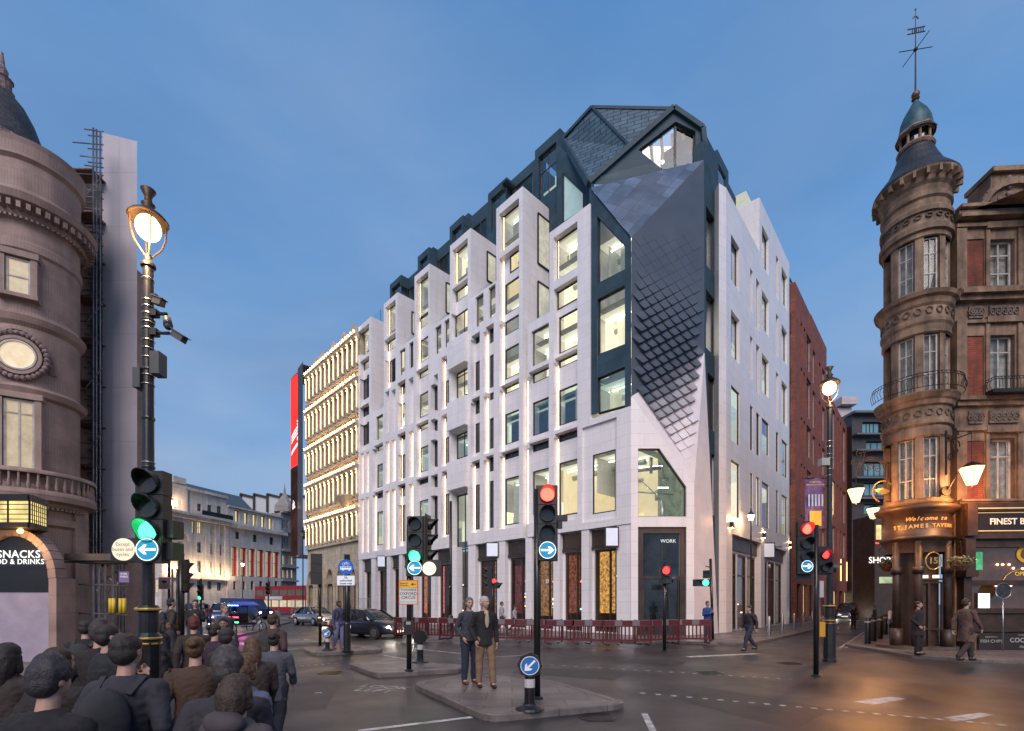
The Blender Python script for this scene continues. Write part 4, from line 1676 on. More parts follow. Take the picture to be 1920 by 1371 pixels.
for fi, (zt, zb) in enumerate(fls):
 h = zt - zb
 z0c, z1c = zb + h * .22, zt - h * .20
 for i in range(ng):
  a0 = WO * (i + .18) / ng
  a1 = WO * (i + .82) / ng
  FO.paint(a0, a1, z0c, z1c, -.55)
  if i % 1 == 0:
   FO.window(a0 + .1, a1 - .1, z0c + .25, z1c - .15, -.6, orn, DARKMET, GLD, .05, name='window', deep=.05)
 for i in range(ng + 1):
  mc = MB()
  a = WO * i / ng
  p = FO.pt(min(max(a, .12), WO - .12), 0, .16)
  mc.lathe([(.15, z0c - .1), (.15, z0c), (.11, z0c + .08), (.10, z1c - .25), (.17, z1c - .08), (.19, z1c)], (p.x, p.y, 0), 10)
  wpart(mc, 'column', CREAM, orn)
 mc = MB()
 FO.bx(mc, -.02, WO, z1c, z1c + h * .07, .003, .30)
 FO.bx(mc, -.02, WO, z1c + h * .07, z1c + h * .12, .003, .48)
 FO.bx(mc, -.02, WO, zb + h * .10, zb + h * .15, .003, .26)
 for i in range(int(WO / .35)):
  FO.bx(mc, i * .35, i * .35 + .18, z1c + h * .01, z1c + h * .068, .302, .42)
 wpart(mc, 'cornice', CREAM, orn)
 mg = MB()
 n_b = 22
 for i in range(n_b):
  a = WO * (i + .5) / n_b
  c = FO.pt(a, z1c + h * .13, .50)
  mg.ball(c, .09, n=8, rings=5)
 wpart(mg, 'festoon_bulbs', BULB, orn)
 mg = MB()
 for i in range(ng + 1):
  a = min(max(WO * i / ng, .12), WO - .12)
  c = FO.pt(a - .03, 0, .30)
  mg.tube((c.x, c.y, z0c + .1), (c.x, c.y, z1c - .1), .022, .022, 5)
  for dz in (0, -.28):
   mg.ball(FO.pt(a, z1c + dz - .05, .36), .07, n=6, rings=4)
 wpart(mg, 'bulb_string', BULBS, orn)
# arches at street level
for i in range(5):
 a0, a1 = WO * (i + .12) / 5, WO * (i + .88) / 5
 FO.paint(a0, a1, .1, 3.8, -.5)
 FO.paint(a0 + .35, a1 - .35, 3.8, 5.6, -.4)
 FO.window(a0 + .1, a1 - .1, .3, 3.7, -.55, orn, DARKMET, GLT, .08, name='shop_window', mull=(.5,))
 mc = MB()
 am, rr = (a0 + a1) / 2, (a1 - a0) / 2
 prev = None
 for k in range(13):
  th = math.pi * k / 12
  p = FO.pt(am + math.cos(th) * rr * 1.0, 3.8 + math.sin(th) * rr * 1.75, .06)
  if prev:
   mc.bar(prev, p, .32, .3, nL)
  prev = p
 for s_ in (-1, 1):
  c_ = FO.pt(am + s_ * rr, 0, .1)
  mc.lathe([(.2, .1), (.16, .4), (.15, 3.4), (.26, 3.8)], c_, 8)
 wpart(mc, 'arch', CREAM, orn)
mb = MB()
FO.mesh(mb, 6)
wpart(mb, 'stone_wall', CREAM, orn)
for k, px in enumerate((660, 642, 622, 602, 590)):
 a = aO(px)
 mc = MB()
 z = fls[0][0] - .1
 FO.bx(mc, a - .35, a + .35, z + .003, z + .5, -.6, .2)
 c = FO.pt(a, z + .5, -.2)
 mc.lathe([(.42, 0), (.25, .5), (.02, 1.0)], c, 4)
 wpart(mc, 'pinnacle', CREAM, orn)
# oval window with carved surround and corbel
mc = MB()
c = FO.pt(aO(658), FO.za(658, 985), .05)
prev = None
for k in range(25):
 th = 2 * math.pi * k / 24
 p = c + uL * math.cos(th) * .75 + V((0, 0, math.sin(th) * 1.25))
 if prev:
  mc.bar(prev, p, .2, .25, nL)
 prev = p
wpart(mc, 'oval_surround', CREAM, orn)
mc = MB()
c = FO.pt(aO(655), FO.za(655, 962), .1)
mc.lathe([(.1, 0), (.5, .4), (1.0, 1.1), (1.25, 1.5), (1.25, 1.65)], c, 16)
wpart(mc, 'carved_corbel', CREAM, orn)
# ---- advertising screen
scr = thing('advertising_screen', 'tall curved advertising screen, red above and dark below, beside the bulb-lit building', 'screen', FL.pt(aL(560), 0))
s0 = FO.pt(WO, 0, .4)
pts = [s0 + nL * .15, FO.pt(aO(567), 0, .55)]
e_ = pts[1]
prv = [e_]
for k in range(1, 8):
 t = k / 7
 px = 567 - 22 * math.sin(t * 1.5)
 Yk = e_.y + t * 3.0
 prv.append(V(((px - CX) / F * Yk, Yk, 0)))
ztp, zmid, zbt = CAM_H + (HY - 692) / F * e_.y, CAM_H + (HY - 868) / F * e_.y, CAM_H + (HY - 1042) / F * e_.y
mb = MB()
mb.poly([pts[0] + V((0, 0, zbt)), pts[1] + V((0, 0, zbt)), pts[1] + V((0, 0, ztp)), pts[0] + V((0, 0, ztp + .3))])
full = [pts[0]] + prv + [prv[-1] + nL * -6, pts[0] - nL * 6]
mb.poly([p + V((0, 0, zbt)) for p in full])
mb.poly([p + V((0, 0, ztp)) for p in full])
wpart(mb, 'screen_housing', mat('screen_housing', (.10, .075, .06), .35, .5, var=.3, scale=.4), scr)
RED = glow('red_screen', (1.0, .04, .035), 1.5, .2, .25)
DK = glow('dark_screen', (.10, .045, .04), .5, .6, .3)
for nm, z0_, z1_, m_ in (('screen_panel', zmid, ztp - .1, RED), ('lower_screen_panel', zbt + .1, zmid - .02, DK)):
 mb = MB()
 for a, b in zip(prv[:-1], prv[1:]):
  mb.poly([a + V((0, 0, z0_)), b + V((0, 0, z0_)), b + V((0, 0, z1_)), a + V((0, 0, z1_))])
 wpart(mb, nm, m_, scr)
WS = glow('white_screen_art', (1, .85, .85), 1.6)
mb = MB()
for y in (791, 797, 803, 822, 825):
 z = CAM_H + (HY - y) / F * e_.y
 for a, b, k in zip(prv[:-3], prv[1:-2], range(9)):
  o_ = V((-.05, -.05, 0))
  dz = -k * .25
  mb.poly([a + o_ + V((0, 0, z + dz)), b + o_ + V((0, 0, z + dz - .25)), b + o_ + V((0, 0, z + dz - .05)), a + o_ + V((0, 0, z + dz + .25))])
wpart(mb, 'screen_stripes', WS, scr)
pa, pb = prv[0], prv[3]
tn = (pa - pb).normalized()
nn_ = V((tn.y, -tn.x, 0))
text('dis.', 1.5, (pa + pb) / 2 + nn_ * .3 + V((0, 0, CAM_H + (HY - 945) / F * e_.y)), nn_, WS, scr, bold=.02)

# ================================================================== Regent Street buildings far left
PALE = mat('pale_portland_stone', (.66, .61, .57), .7, var=.12, scale=.6, kind='stone', bw=1.6, bh=.6, mortar=.02, tone=.1, mcol=.7, streak=.25)
uG = V((8.4, 25, 0)).normalized()
nG = V((uG.y, -uG.x, 0))
oG = at(345, HY, 90)
FG = Facade(oG, uG, nG)
aG = lambda px: FG.sa(px)
LITW = mat('warm_lit_pane', (.5, .45, .3), .3, var=.4, scale=.7, emit=((1, .78, .38), .8))
regA = thing('stone_building', 'pale classical stone building with arched window, far down the street on the left', 'building', FG.pt(aG(370), 0))
FG.paint(aG(303), aG(424), 0, FG.za(372, 924), 0)
FG.paint(aG(316), aG(348), 0, FG.za(330, 906), .5)
yrow = [((947, 961), GLD, 3), ((981, 1003), LITW, 3), ((1019, 1039), GLD, 3), ((1054, 1077), GLD, 3), ((1090, 1106), GLD, 3)]
for xc in (360, 374, 393, 411):
 for (yt, yb), pm, _ in yrow:
  if xc == 360 and pm is not LITW:
   continue
  w_ = 4.0
  k = .12 * (xc - 393)
  FG.window(aG(xc - w_), aG(xc + w_), FG.za(xc, yb + k), FG.za(xc, yt + k), -.3, regA, mat('grey_sash', (.2, .2, .2), .5), pm, .09, mull=(.5,), trans=(.5,), deep=.1)
FG.window(aG(328), aG(340), FG.za(334, 1062), FG.za(334, 1014), .1, regA, PALE, GLD, .2, name='arched_window', mull=(.33, .66), trans=(.2, .4, .6, .8), deep=.2)
for yt, yb, pm in ((937, 954, GLD), (984, 1000, LITW)):
 FG.window(aG(330), aG(337), FG.za(334, yb), FG.za(334, yt), .2, regA, PALE, pm, .15, mull=(.5,), deep=.2)
mb = MB()
FG.mesh(mb, 6)
wpart(mb, 'stone_wall', PALE, regA)
mb = MB()
zc = FG.za(372, 971)
FG.bx(mb, aG(303), aG(423.5), zc - .7, zc, .51, 1.4)
FG.bx(mb, aG(303), aG(423.5), zc, zc + .4, .51, 1.9)
zc2 = FG.za(372, 924)
FG.bx(mb, aG(303), aG(423.5), zc2 + .002, zc2 + .5, -.4, .6)
FG.bx(mb, aG(320), aG(344), FG.za(330, 906) + .002, FG.za(330, 906) + 1.1, -1, .7)
zc3 = FG.za(372, 1083)
FG.bx(mb, aG(303), aG(423.5), zc3 - .3, zc3 + .2, .51, .9)
for px in (303, 349, 384, 402, 420):
 FG.bx(mb, aG(px), aG(px) + .9, zc3 + .25, zc - .75, .003, .35)
wpart(mb, 'cornice', PALE, regA)
mb = MB()
prev = None
for k in range(13):
 th = math.pi * k / 12
 p = FG.pt(aG(334) + math.cos(th) * 1.7, FG.za(334, 1014) + math.sin(th) * 1.9, .7)
 if prev:
  mb.bar(prev, p, .5, .5, nG)
 prev = p
wpart(mb, 'arch', PALE, regA)
mb = MB()
zb_ = FG.za(400, 975)
for i in range(60):
 a = aG(366) + (aG(424) - aG(366)) * i / 59
 mb.tube(FG.pt(a, zb_, 1.8), FG.pt(a, zb_ + 1.1, 1.8), .05, .05, 4)
mb.bar(FG.pt(aG(366), zb_ + 1.1, 1.8), FG.pt(aG(424), zb_ + 1.1, 1.8), .12, .12)
wpart(mb, 'balcony_railing', BLACK, regA)
UPL = glow('facade_uplight', (1, .62, .32), 14)
for px, y in ((307, 1077), (322, 1075), (354, 1075), (366, 1076), (385, 1076), (403, 1078), (422, 1080), (325, 957)):
 mb = MB()
 p = FG.pt(aG(px), FG.za(372, y), 1.0)
 mb.ball(p, .13, n=8, rings=5)
 wpart(mb, 'uplight', UPL, regA)
 area('uplight_lamp', p + nG * .7 + V((0, 0, .5)), (1, .66, .36), 300, regA, .25)
# second building
regB = thing('stone_building', 'pale building with red-lined tall windows and a slate mansard, far behind the traffic', 'building', FG.pt(aG(470), 0))
FB_ = Facade(oG, uG, nG)
FB_.paint(aG(424.4), aG(526), 0, FB_.za(424, 950), .2)
REDL = mat('red_window_lining', (.55, .03, .03), .5, emit=((1, .05, .04), .03))
for xc in (444, 461, 477, 493, 507):
 k = (xc - 444) * .22
 FB_.window(aG(xc - 5), aG(xc + 4), FB_.za(xc, 979 + k), FB_.za(xc, 957 + k), -.5, regB, DARKMET, LITW, .15, mull=(.5,))
for xc in (444, 477, 508):
 k = (xc - 444) * .17
 FB_.window(aG(xc - 4), aG(xc + 4), FB_.za(xc, 1011 + k), FB_.za(xc, 997 + k), -.3, regB, DARKMET, GLD, .15)
for xc in (439, 456, 472, 488, 503, 517):
 k = (xc - 439) * .13
 FB_.window(aG(xc - 6), aG(xc + 6), FB_.za(xc, 1080 + k * .4), FB_.za(xc, 1025 + k), -.5, regB, DARKMET, LITW, .2, name='tall_window', mull=(.5,), trans=(.55,))
 mr_ = MB()
 FB_.bx(mr_, aG(xc + 1), aG(xc + 5.6), FB_.za(xc, 1079 + k * .4), FB_.za(xc, 1026 + k), -.42, -.36)
 wpart(mr_, 'red_panel', REDL, regB)
 FB_.window(aG(xc - 3), aG(xc + 3), FB_.za(xc, 1106), FB_.za(xc, 1090), -.3, regB, DARKMET, GLD, .15)
mb = MB()
FB_.mesh(mb, 6)
wpart(mb, 'stone_wall', PALE, regB)
mb = MB()
zc = FB_.za(470, 994 - 2)
FB_.bx(mb, aG(424.6), aG(530), zc - .4, zc + .3, .21, 1.5)
FB_.bx(mb, aG(424.6), aG(526), FB_.za(424, 950) + .003, FB_.za(424, 950) + .3, -.4, .7)
wpart(mb, 'cornice', PALE, regB)
mb = MB()
z1_ = FB_.za(424, 950) + .3
z2_ = z1_ + 3.6
mb.poly([FB_.pt(aG(360), z1_, -.6), FB_.pt(aG(482), z1_, -.6), FB_.pt(aG(480), z2_, -4.5), FB_.pt(aG(358), z2_, -4.5)])
mb.poly([FB_.pt(aG(360), z1_, -.6), FB_.pt(aG(358), z2_, -4.5), FB_.pt(aG(358), z1_, -4.5)])
mb.poly([FB_.pt(aG(482), z1_, -.6), FB_.pt(aG(480), z2_, -4.5), FB_.pt(aG(480), z1_, -4.5)])
wpart(mb, 'slate_roof', mat('far_slate', (.07, .10, .12), .6, var=.15), regB)
# white saw-tooth roofed building beyond and the ornate tower beside the screen
saw = thing('sawtooth_building', 'white building with a dark-edged saw-tooth roof above the mansard', 'building', at(500, HY, 150))
mb = MB()
md = MB()
Ys = 150
for i in range(5):
 x0, x1 = 450 + i * 25, 475 + i * 25
 pts_ = [at(x0, 1000, Ys), at(x1, 1000, Ys), at(x1, 932, Ys), at(x0 + 4, 925, Ys), at(x0, 930, Ys)]
 mb.extrude(pts_, (0, 14, 0))
 md.bar(at(x0 + 1, 960, Ys - .4), at(x0 + 1, 926, Ys - .4), .5, .5)
 md.bar(at(x0 + 1, 926, Ys - .4), at(x1, 932, Ys - .4), .5, .5)
wpart(mb, 'wall', mat('white_render', (.5, .52, .55), .7, var=.06), saw)
wpart(md, 'roof_edge', DARKMET, saw)
vic = thing('victorian_building', 'grey carved stone building with arched windows between the far street and the screen', 'building', at(545, HY, 118))
FV = Facade(at(526.5, HY, 112), uG, nG)
FV.paint(0, FV.sa(556), 0, FV.za(530, 962), 0)
for xc in (532, 540, 548):
 for yt, yb, pm in ((975, 992, GLD), (1005, 1030, GLD), (1040, 1060, LITW if xc != 540 else GLD), (1068, 1085, LITW), (1095, 1112, GLD)):
  FV.window(FV.sa(xc - 2.2), FV.sa(xc + 2.2), FV.za(xc, yb), FV.za(xc, yt), -.4, vic, PALE, pm, .2, deep=.2)
mb = MB()
FV.mesh(mb, 8)
wpart(mb, 'stone_wall', mat('grey_stone', (.22, .21, .21), .7, var=.2, scale=1), vic)
mb = MB()
for z in (FV.za(530, 962), FV.za(530, 998), FV.za(530, 1034), FV.za(530, 1064), FV.za(530, 1090)):
 FV.bx(mb, 0, FV.sa(556), z + .003, z + .4, -.3, .7)
p = FV.pt(FV.sa(540), FV.za(530, 962) + .4, -1)
mb.lathe([(2.4, 0), (2.2, 1.5), (.3, 4.5), (.05, 7)], p, 8)
wpart(mb, 'cornice', mat('grey_stone_trim', (.27, .25, .24), .7, var=.2, scale=2), vic)
# low far block closing the view left of the quadrant
blk = thing('stone_building', 'pale building half hidden behind the scaffolding at the far left', 'building', at(270, HY, 85))
FX = Facade(at(200, HY, 84), (1, .05), (0.05, -1))
FX.paint(0, FX.sa(303), 0, FX.za(270, 1052), 0)
for i in range(8):
 x = 205 + i * 12
 FX.window(FX.sa(x), FX.sa(x + 7), FX.za(x, 1112), FX.za(x, 1085), -.3, blk, PALE, LITW if i % 2 else GLD, .15, mull=(.5,), trans=(.5,))
mb = MB()
FX.mesh(mb, 6)
wpart(mb, 'stone_wall', PALE, blk)

# ================================================================== brick buildings down the side street
BRICK = mat('red_brick', (.30, .085, .05), .75, var=.15, scale=1.2, kind='brick', bw=.45, bh=.15, mortar=.02, tone=.3, mcol=.5, bump=.4)
brk = thing('brick_building', 'red brick block with slot windows next to the white stone front', 'building', FR.pt(aR(1500), 0))
FBk = Facade(FR.pt(0, 0, -.05), uR, nR)
ab = lambda px: FBk.sa(px)
FBk.paint(ab(1491), ab(1524), 0, FBk.za(1491, 528), 0)
FBk.paint(ab(1524), ab(1553), 0, FBk.za(1524, 588), -.15)
rows = [(2.19 - .18 - .55 * i, 2.19 - .45 - .55 * i) for i in range(4)]
kz = lambda px, m: HY - m * (VPR - px)
for r, (m1, m0) in enumerate([(1.98, 1.72), (1.66, 1.37), (1.31, 1.08), (.98, .72), (.62, .40)]):
 for x0, x1, nm, pm in ((1501.5, 1504.5, 'slot_window', GLD), (1507, 1510, 'slot_window', GLD), (1512.5, 1521, 'window', GLT), (1526.5, 1532, 'window', GLT), (1539, 1542, 'slot_window', GLD), (1545, 1550, 'window', GLT)):
  dd = -.2 if x0 < 1524 else -.35
  FBk.window(ab(x0), ab(x1), FBk.za(x0, kz(x0, m0)), FBk.za(x0, kz(x0, m1)), dd, brk, mat('pale_window_metal', (.35, .36, .38), .4), pm, .08, name=nm)
# street-level shop windows
for i in range(5):
 x0 = 1494 + i * 12
 FBk.window(ab(x0), ab(x0 + 8), .4, 3.4, -.3, brk, BRONZE, LITW if i % 2 else GLD, .1, name='shop_window')
mb = MB()
FBk.mesh(mb, 7)
wpart(mb, 'brick_wall', BRICK, brk)
brk2 = thing('brick_building', 'lower red brick block with tall glazed bays farther along the side street', 'building', FR.pt(aR(1575), 0))
F2 = Facade(FR.pt(0, 0, -.2), uR, nR)
F2.paint(ab(1554), ab(1612), 0, F2.za(1572, 771), 0)
for m1, m0 in ((1.76, 1.22), (1.12, .8), (.7, .45)):
 for x0, x1 in ((1557, 1562), (1564, 1569), (1573, 1575.5), (1578, 1580.5), (1583, 1588), (1592, 1597), (1600, 1604)):
  F2.window(ab(x0), ab(x1), F2.za(x0, kz(x0, m0)), F2.za(x0, kz(x0, m1)), -.2, brk2, mat('pale_window_metal', (.35, .36, .38), .4), LITW if random.random() < .15 else GLT, .1)
for i in range(5):
 x0 = 1556 + i * 10
 F2.window(ab(x0), ab(x0 + 7), .4, 3.2, -.3, brk2, BRONZE, LITW if i % 2 else GLD, .1, name='shop_window')
mb = MB()
F2.mesh(mb, 7)
wpart(mb, 'brick_wall', BRICK, brk2)
# narrow wall lights on the brick fronts
for px, yt, yb in ((1578, 1050, 1090), (1589, 1055, 1090), (1506, 985, 1000)):
 mb = MB()
 a = ab(px)
 F2.bx(mb, a - .05, a + .05, F2.za(px, yb), F2.za(px, yt), .05, .12)
 wpart(mb, 'wall_light', glow('amber_wall_light', (1, .45, .15), 5), brk2)
brk3 = thing('terraced_house', 'low dark brick house with white sash windows near the end of the side street', 'house', FR.pt(aR(1630), 0))
F3 = Facade(FR.pt(0, 0, .1), uR, nR)
F3.paint(ab(1612.5), ab(1650), 0, F3.za(1620, 940), 0)
WHT = mat('white_sash', (.6, .6, .58), .5)
for m1, m0 in ((1.2, 1.0), (.85, .6), (.45, .25)):
 for x0, x1 in ((1614, 1617), (1620, 1623), (1627, 1630), (1634, 1637), (1641, 1644)):
  F3.window(ab(x0), ab(x1), F3.za(x0, kz(x0, m0)), F3.za(x0, kz(x0, m1)), -.1, brk3, WHT, GLD, .15, trans=(.5,))
mb = MB()
F3.mesh(mb, 7)
wpart(mb, 'brick_wall', mat('dark_brick', (.16, .07, .05), .8, var=.2, kind='brick', bw=.45, bh=.15, mortar=.02), brk3)
# white stone block and dark glazed block closing the view
wb = thing('stone_building', 'pink-white rusticated stone block rising behind the red brick fronts', 'building', at(1585, HY, 66))
FW = Facade(at(1571, HY, 66), (1, 0), (0, -1))
FW.paint(0, FW.sa(1597), 0, FW.za(1571, 765), 0)
FW.paint(0, FW.sa(1599.5), FW.za(1571, 790), FW.za(1571, 797), .5)
FW.paint(0, FW.sa(1600), FW.za(1571, 748), FW.za(1571, 762), .8)
mb = MB()
FW.mesh(mb, 8)
wpart(mb, 'stone_wall', mat('pink_white_stone', (.55, .48, .50), .7, var=.08, kind='stone', bw=2, bh=.8, mortar=.03, mcol=.7), wb)
dk = thing('glazed_block', 'dark modern block with long blue ribbon windows at the end of the side street', 'building', at(1640, HY, 62))
FK2 = Facade(at(1597.5, HY, 62), (1, 0), (0, -1))
FK2.paint(0, FK2.sa(1760), 0, FK2.za(1600, 778), 0)
DKW = mat('dark_brown_cladding', (.05, .045, .05), .5, var=.15)
for x0, x1, yt, yb, mu in ((1617, 1653, 791, 814, (.3, .48, .68)), (1661, 1700, 793, 814, (.5,)), (1624, 1661, 827, 843, (.33, .66)), (1668, 1700, 827, 843, ()), (1620, 1665, 866, 893, (.25, .5, .75)), (1620, 1690, 905, 930, (.2, .4, .6, .8)), (1620, 1690, 945, 965, (.3, .6))):
 FK2.window(FK2.sa(x0), FK2.sa(x1), FK2.za(x0, yb), FK2.za(x0, yt), -.4, dk, DARKMET, mat('blue_ribbon_glass', (.10, .22, .27), .08, var=.3, scale=.25, emit=((.4, .8, 1), .10)), .15, name='ribbon_window', mull=mu)
mb = MB()
FK2.mesh(mb, 12)
wpart(mb, 'wall', DKW, dk)
mb = MB()
FK2.bx(mb, -.2, FK2.sa(1760), FK2.za(1600, 778), FK2.za(1600, 774), -1, .8)
FK2.bx(mb, .8, FK2.sa(1760), FK2.za(1600, 774) + .01, FK2.za(1600, 765), -5, -1)
for y in (816, 846, 897, 935):
 FK2.bx(mb, 0, FK2.sa(1760), FK2.za(1600, y + 3), FK2.za(1600, y), .003, .9)
wpart(mb, 'roof', mat('grey_roof', (.12, .13, .15), .5), dk)
# restaurant at the end of the street
rs = thing('restaurant_front', 'dark restaurant front with white SHORYU lettering beyond the tavern corner', 'shop front', at(1665, HY, 47))
mb = MB()
mb.box(at(1640, HY, 47).x, at(1740, HY, 47).x, 47, 50, 0, at(0, 965, 47).z)
wpart(mb, 'front_wall', mat('brown_front', (.07, .045, .035), .6, var=.2), rs)
text('SHORYU', .85, at(1661, 1051, 46.9), (0, -1, 0), glow('white_lettering', (1, .9, .85), 1.6), rs, bold=.01)
mb = MB()
mb.box(at(1641, 0, 47).x, at(1690, 0, 47).x, 46.85, 46.95, at(0, 1020, 47).z, at(0, 1018, 47).z)
wpart(mb, 'red_neon', glow('red_neon', (1, .06, .05), 4), rs)
for x0, x1, yt, yb, c, s_ in ((1642, 1672, 985, 1012, (1, .8, .35), 1.0), (1648, 1672, 1082, 1094, (.8, .9, .6), .6), (1676, 1688, 1064, 1110, (1, .5, .2), .8)):
 mb = MB()
 mb.box(at(x0, 0, 47).x, at(x1, 0, 47).x, 46.88, 46.96, at(0, yb, 47).z, at(0, yt, 47).z)
 wpart(mb, 'lit_window', glow('restaurant_glow_%d' % x0, c, s_, .5, .8), rs)
# ================================================================== corner tavern (right)
TST = mat('tavern_sandstone', (.31, .20, .13), .75, var=.32, scale=1.6, bump=.5, bscale=14, bdist=.02, streak=.55)
TSTL = mat('tavern_carved_stone', (.20, .15, .12), .8, var=.35, scale=9, bump=1.0, bscale=11, bdist=.05, streak=.35)
TBR = mat('tavern_brick', (.36, .085, .045), .78, var=.3, scale=1.0, kind='brick', bw=.23, bh=.075, mortar=.008, tone=.25, mcol=.55, streak=.45)
TWH = mat('worn_white_paint', (.46, .43, .40), .5, var=.2, scale=4)
CURT = mat('net_curtain', (.30, .29, .28), .85, var=.3, scale=5, emit=((1, .75, .5), .02))
PUBD = mat('dark_pub_timber', (.045, .024, .015), .5, var=.3, scale=3, rvar=.1)
GOLD = mat('gilt', (.55, .33, .10), .35, .7, var=.2, emit=((1, .55, .15), .08))
IRON = mat('wrought_iron', (.02, .018, .018), .5, .3, var=.3)
tav = thing('corner_tavern', 'brown stone and red brick tavern with a round copper-topped corner turret', 'tavern', (16, 17.6, 0))
YT = 17.0
uT = V((1, -.06, 0)).normalized()
nT = V((uT.y, -uT.x, 0))
FT = Facade(at(1790, HY, 17.35), uT, nT)
zt = lambda y: CAM_H + (HY - y) / F * 17.05
aT_ = lambda px, d=0.: FT.sa(px, d)
XE = 6.5
zpav = .12
FT.paint(0, XE, zpav, zt(388), 0)
# brick panels
brick_rects = [(1812, 1845, 822, 935), (1812, 1845, 618, 740), (1812, 1845, 438, 545)]
FTB = []
# bay rhythm: brick panel, window with stone surround, repeats beyond the frame
wx = [(1856, 1903)]
bay = FT.sa(1903) - FT.sa(1856)
wins_t = [(818, 935), (622, 727), (440, 533)]
for k in range(2):
 off = k * 3.35
 for yt, yb in wins_t:
  a0, a1 = aT_(1856) + off, aT_(1903) + off
  FT.window(a0, a1, zt(yb), zt(yt), -.22, tav, TWH, GL, .07, name='sash_window', mull=(.5,), trans=(.72,) if yt > 500 else (.72, .35))
  mb = MB()
  FT.bx(mb, a0 + .02, a1 - .02, zt(yb) + .02, zt(yt) - .02, -.33, -.30)
  wpart(mb, 'curtain', CURT, tav)
 for yt, yb in ((822, 935), (622, 740), (438, 546)):
  FT.paint(aT_(1812) + off, aT_(1845) + off, zt(yb), zt(yt), -.07)
mb = MB()
FT.mesh(mb, .35)
q0, q1 = V((14.9, 18.5, 0)), V((14.9, 18.5, 0)) + uR * 22
nq = V((uR.y, -uR.x, 0))
zz = zt(388)
mb.poly([q0, q1, q1 + V((0, 0, zz)), q0 + V((0, 0, zz))])
mb.poly([q0 + V((0, 0, zz)), q1 + V((0, 0, zz)), q1 + nq * 14 + V((0, 0, zz)), q0 + nq * 8 + V((0, 0, zz))])
wpart(mb, 'stone_wall', TST, tav)
for k in range(2):
 off = k * 3.35
 for yt, yb in ((822, 935), (622, 740), (438, 546)):
  mb = MB()
  FT.bx(mb, aT_(1812) + off + .002, aT_(1845) + off - .002, zt(yb) + .002, zt(yt) - .002, -.068, -.04)
  wpart(mb, 'brick_panel', TBR, tav)
# pilasters, surrounds, bands and cornices
mb = MB()
for k in range(2):
 off = k * 3.35
 for (yt, yb) in ((806, 938), (598, 745), (420, 549)):
  for x0, x1 in ((1790, 1809), (1846, 1853.5), (1906, 1913.5)):
   FT.bx(mb, aT_(x0) + off + .003, aT_(x1) + off, zt(yb), zt(yt), .003, .10 if x0 == 1790 else .07)
  FT.bx(mb, aT_(1846) + off, aT_(1913.5) + off, zt(yt - 2) - .08, zt(yt - 9), .003, .13)
wpart(mb, 'pilasters', TST, tav)
mb = MB()
for y0, y1, d in ((940, 936, .30), (944, 940, .22), (748, 741, .24), (757, 748, .14), (804, 798, .10), (600, 594, .10), (560, 551, .22), (551, 543, .38), (543, 538, .30), (418, 412, .12), (405, 398, .30), (398, 390, .20), (388, 382, .32)):
 FT.bx(mb, .0, XE, zt(y0), zt(y1), .003, d)
wpart(mb, 'cornice_bands', TST, tav)
mb = MB()
for k in range(2):
 off = k * 3.35
 for x0, x1, y0, y1 in ((1815, 1841, 790, 766), (1853, 1908, 790, 766), (1815, 1841, 590, 567), (1853, 1908, 590, 567)):
  FT.bx(mb, aT_(x0) + off, aT_(x1) + off, zt(y0), zt(y1), .003, .06)
  for j in range(5):
   a = aT_(x0) + off + (aT_(x1) - aT_(x0)) * (j + .5) / 5
   z = (zt(y0) + zt(y1)) / 2
   c = FT.pt(a, z, .07)
   pr = None
   for q in range(9):
    th = 2 * math.pi * q / 8
    p = c + uT * math.cos(th) * .085 + V((0, 0, math.sin(th) * .13))
    if pr:
     mb.bar(pr, p, .03, .04, nT)
    pr = p
   mb.ball(c, .035, n=6, rings=4)
wpart(mb, 'carved_panels', TSTL, tav)
# parapet with curved gable on the right
mb = MB()
FT.bx(mb, aT_(1860), XE, zt(381), zt(315), -1, -.05)
FT.bx(mb, aT_(1858), XE, zt(314), zt(305), -1.1, .1)
c0 = FT.pt(aT_(1905), zt(383), .02)
pr = None
for q in range(13):
 th = math.pi * q / 12
 p = c0 + uT * math.cos(th) * 1.15 + V((0, 0, math.sin(th) * .95))
 if pr:
  mb.bar(pr, p, .24, .16, nT)
 pr = p
wpart(mb, 'parapet_gable', TST, tav)
mb = MB()
for j in range(14):
 a = aT_(1866) + .14 * j
 mb.ball(FT.pt(a, zt(372 - 8 * math.sin(j)), .02), .10, .05, .12, n=7, rings=5)
for y in (325, 340, 355, 368):
 mb.ball(FT.pt(aT_(1893), zt(y), -.02), .12, .07, .12, n=7, rings=5)
wpart(mb, 'parapet_carving', TSTL, tav)
# ---- turret
TC = V((14.98, 17.95, 0))
RT = .95
seg = 48
A0, A1 = rad(-190), rad(10)


def zT(y, r=.95):
 return CAM_H + (HY - y) / F * (17.95 - .765 * r)


def ringband(mb, y0, y1, r0, r1=None):
 r1 = r0 if r1 is None else r1
 mb.lathe([(r0, zT(y0)), (r1, zT(y1))], TC, seg)


mb = MB()
mb.smooth = True
# shaft: solid between window openings built by angular wedges
wang = [rad(-148), rad(-103), rad(-58), rad(-193)]      # centres of the window openings
wh = rad(15)
bands_w = [(822, 936), (630, 738), (450, 548)]


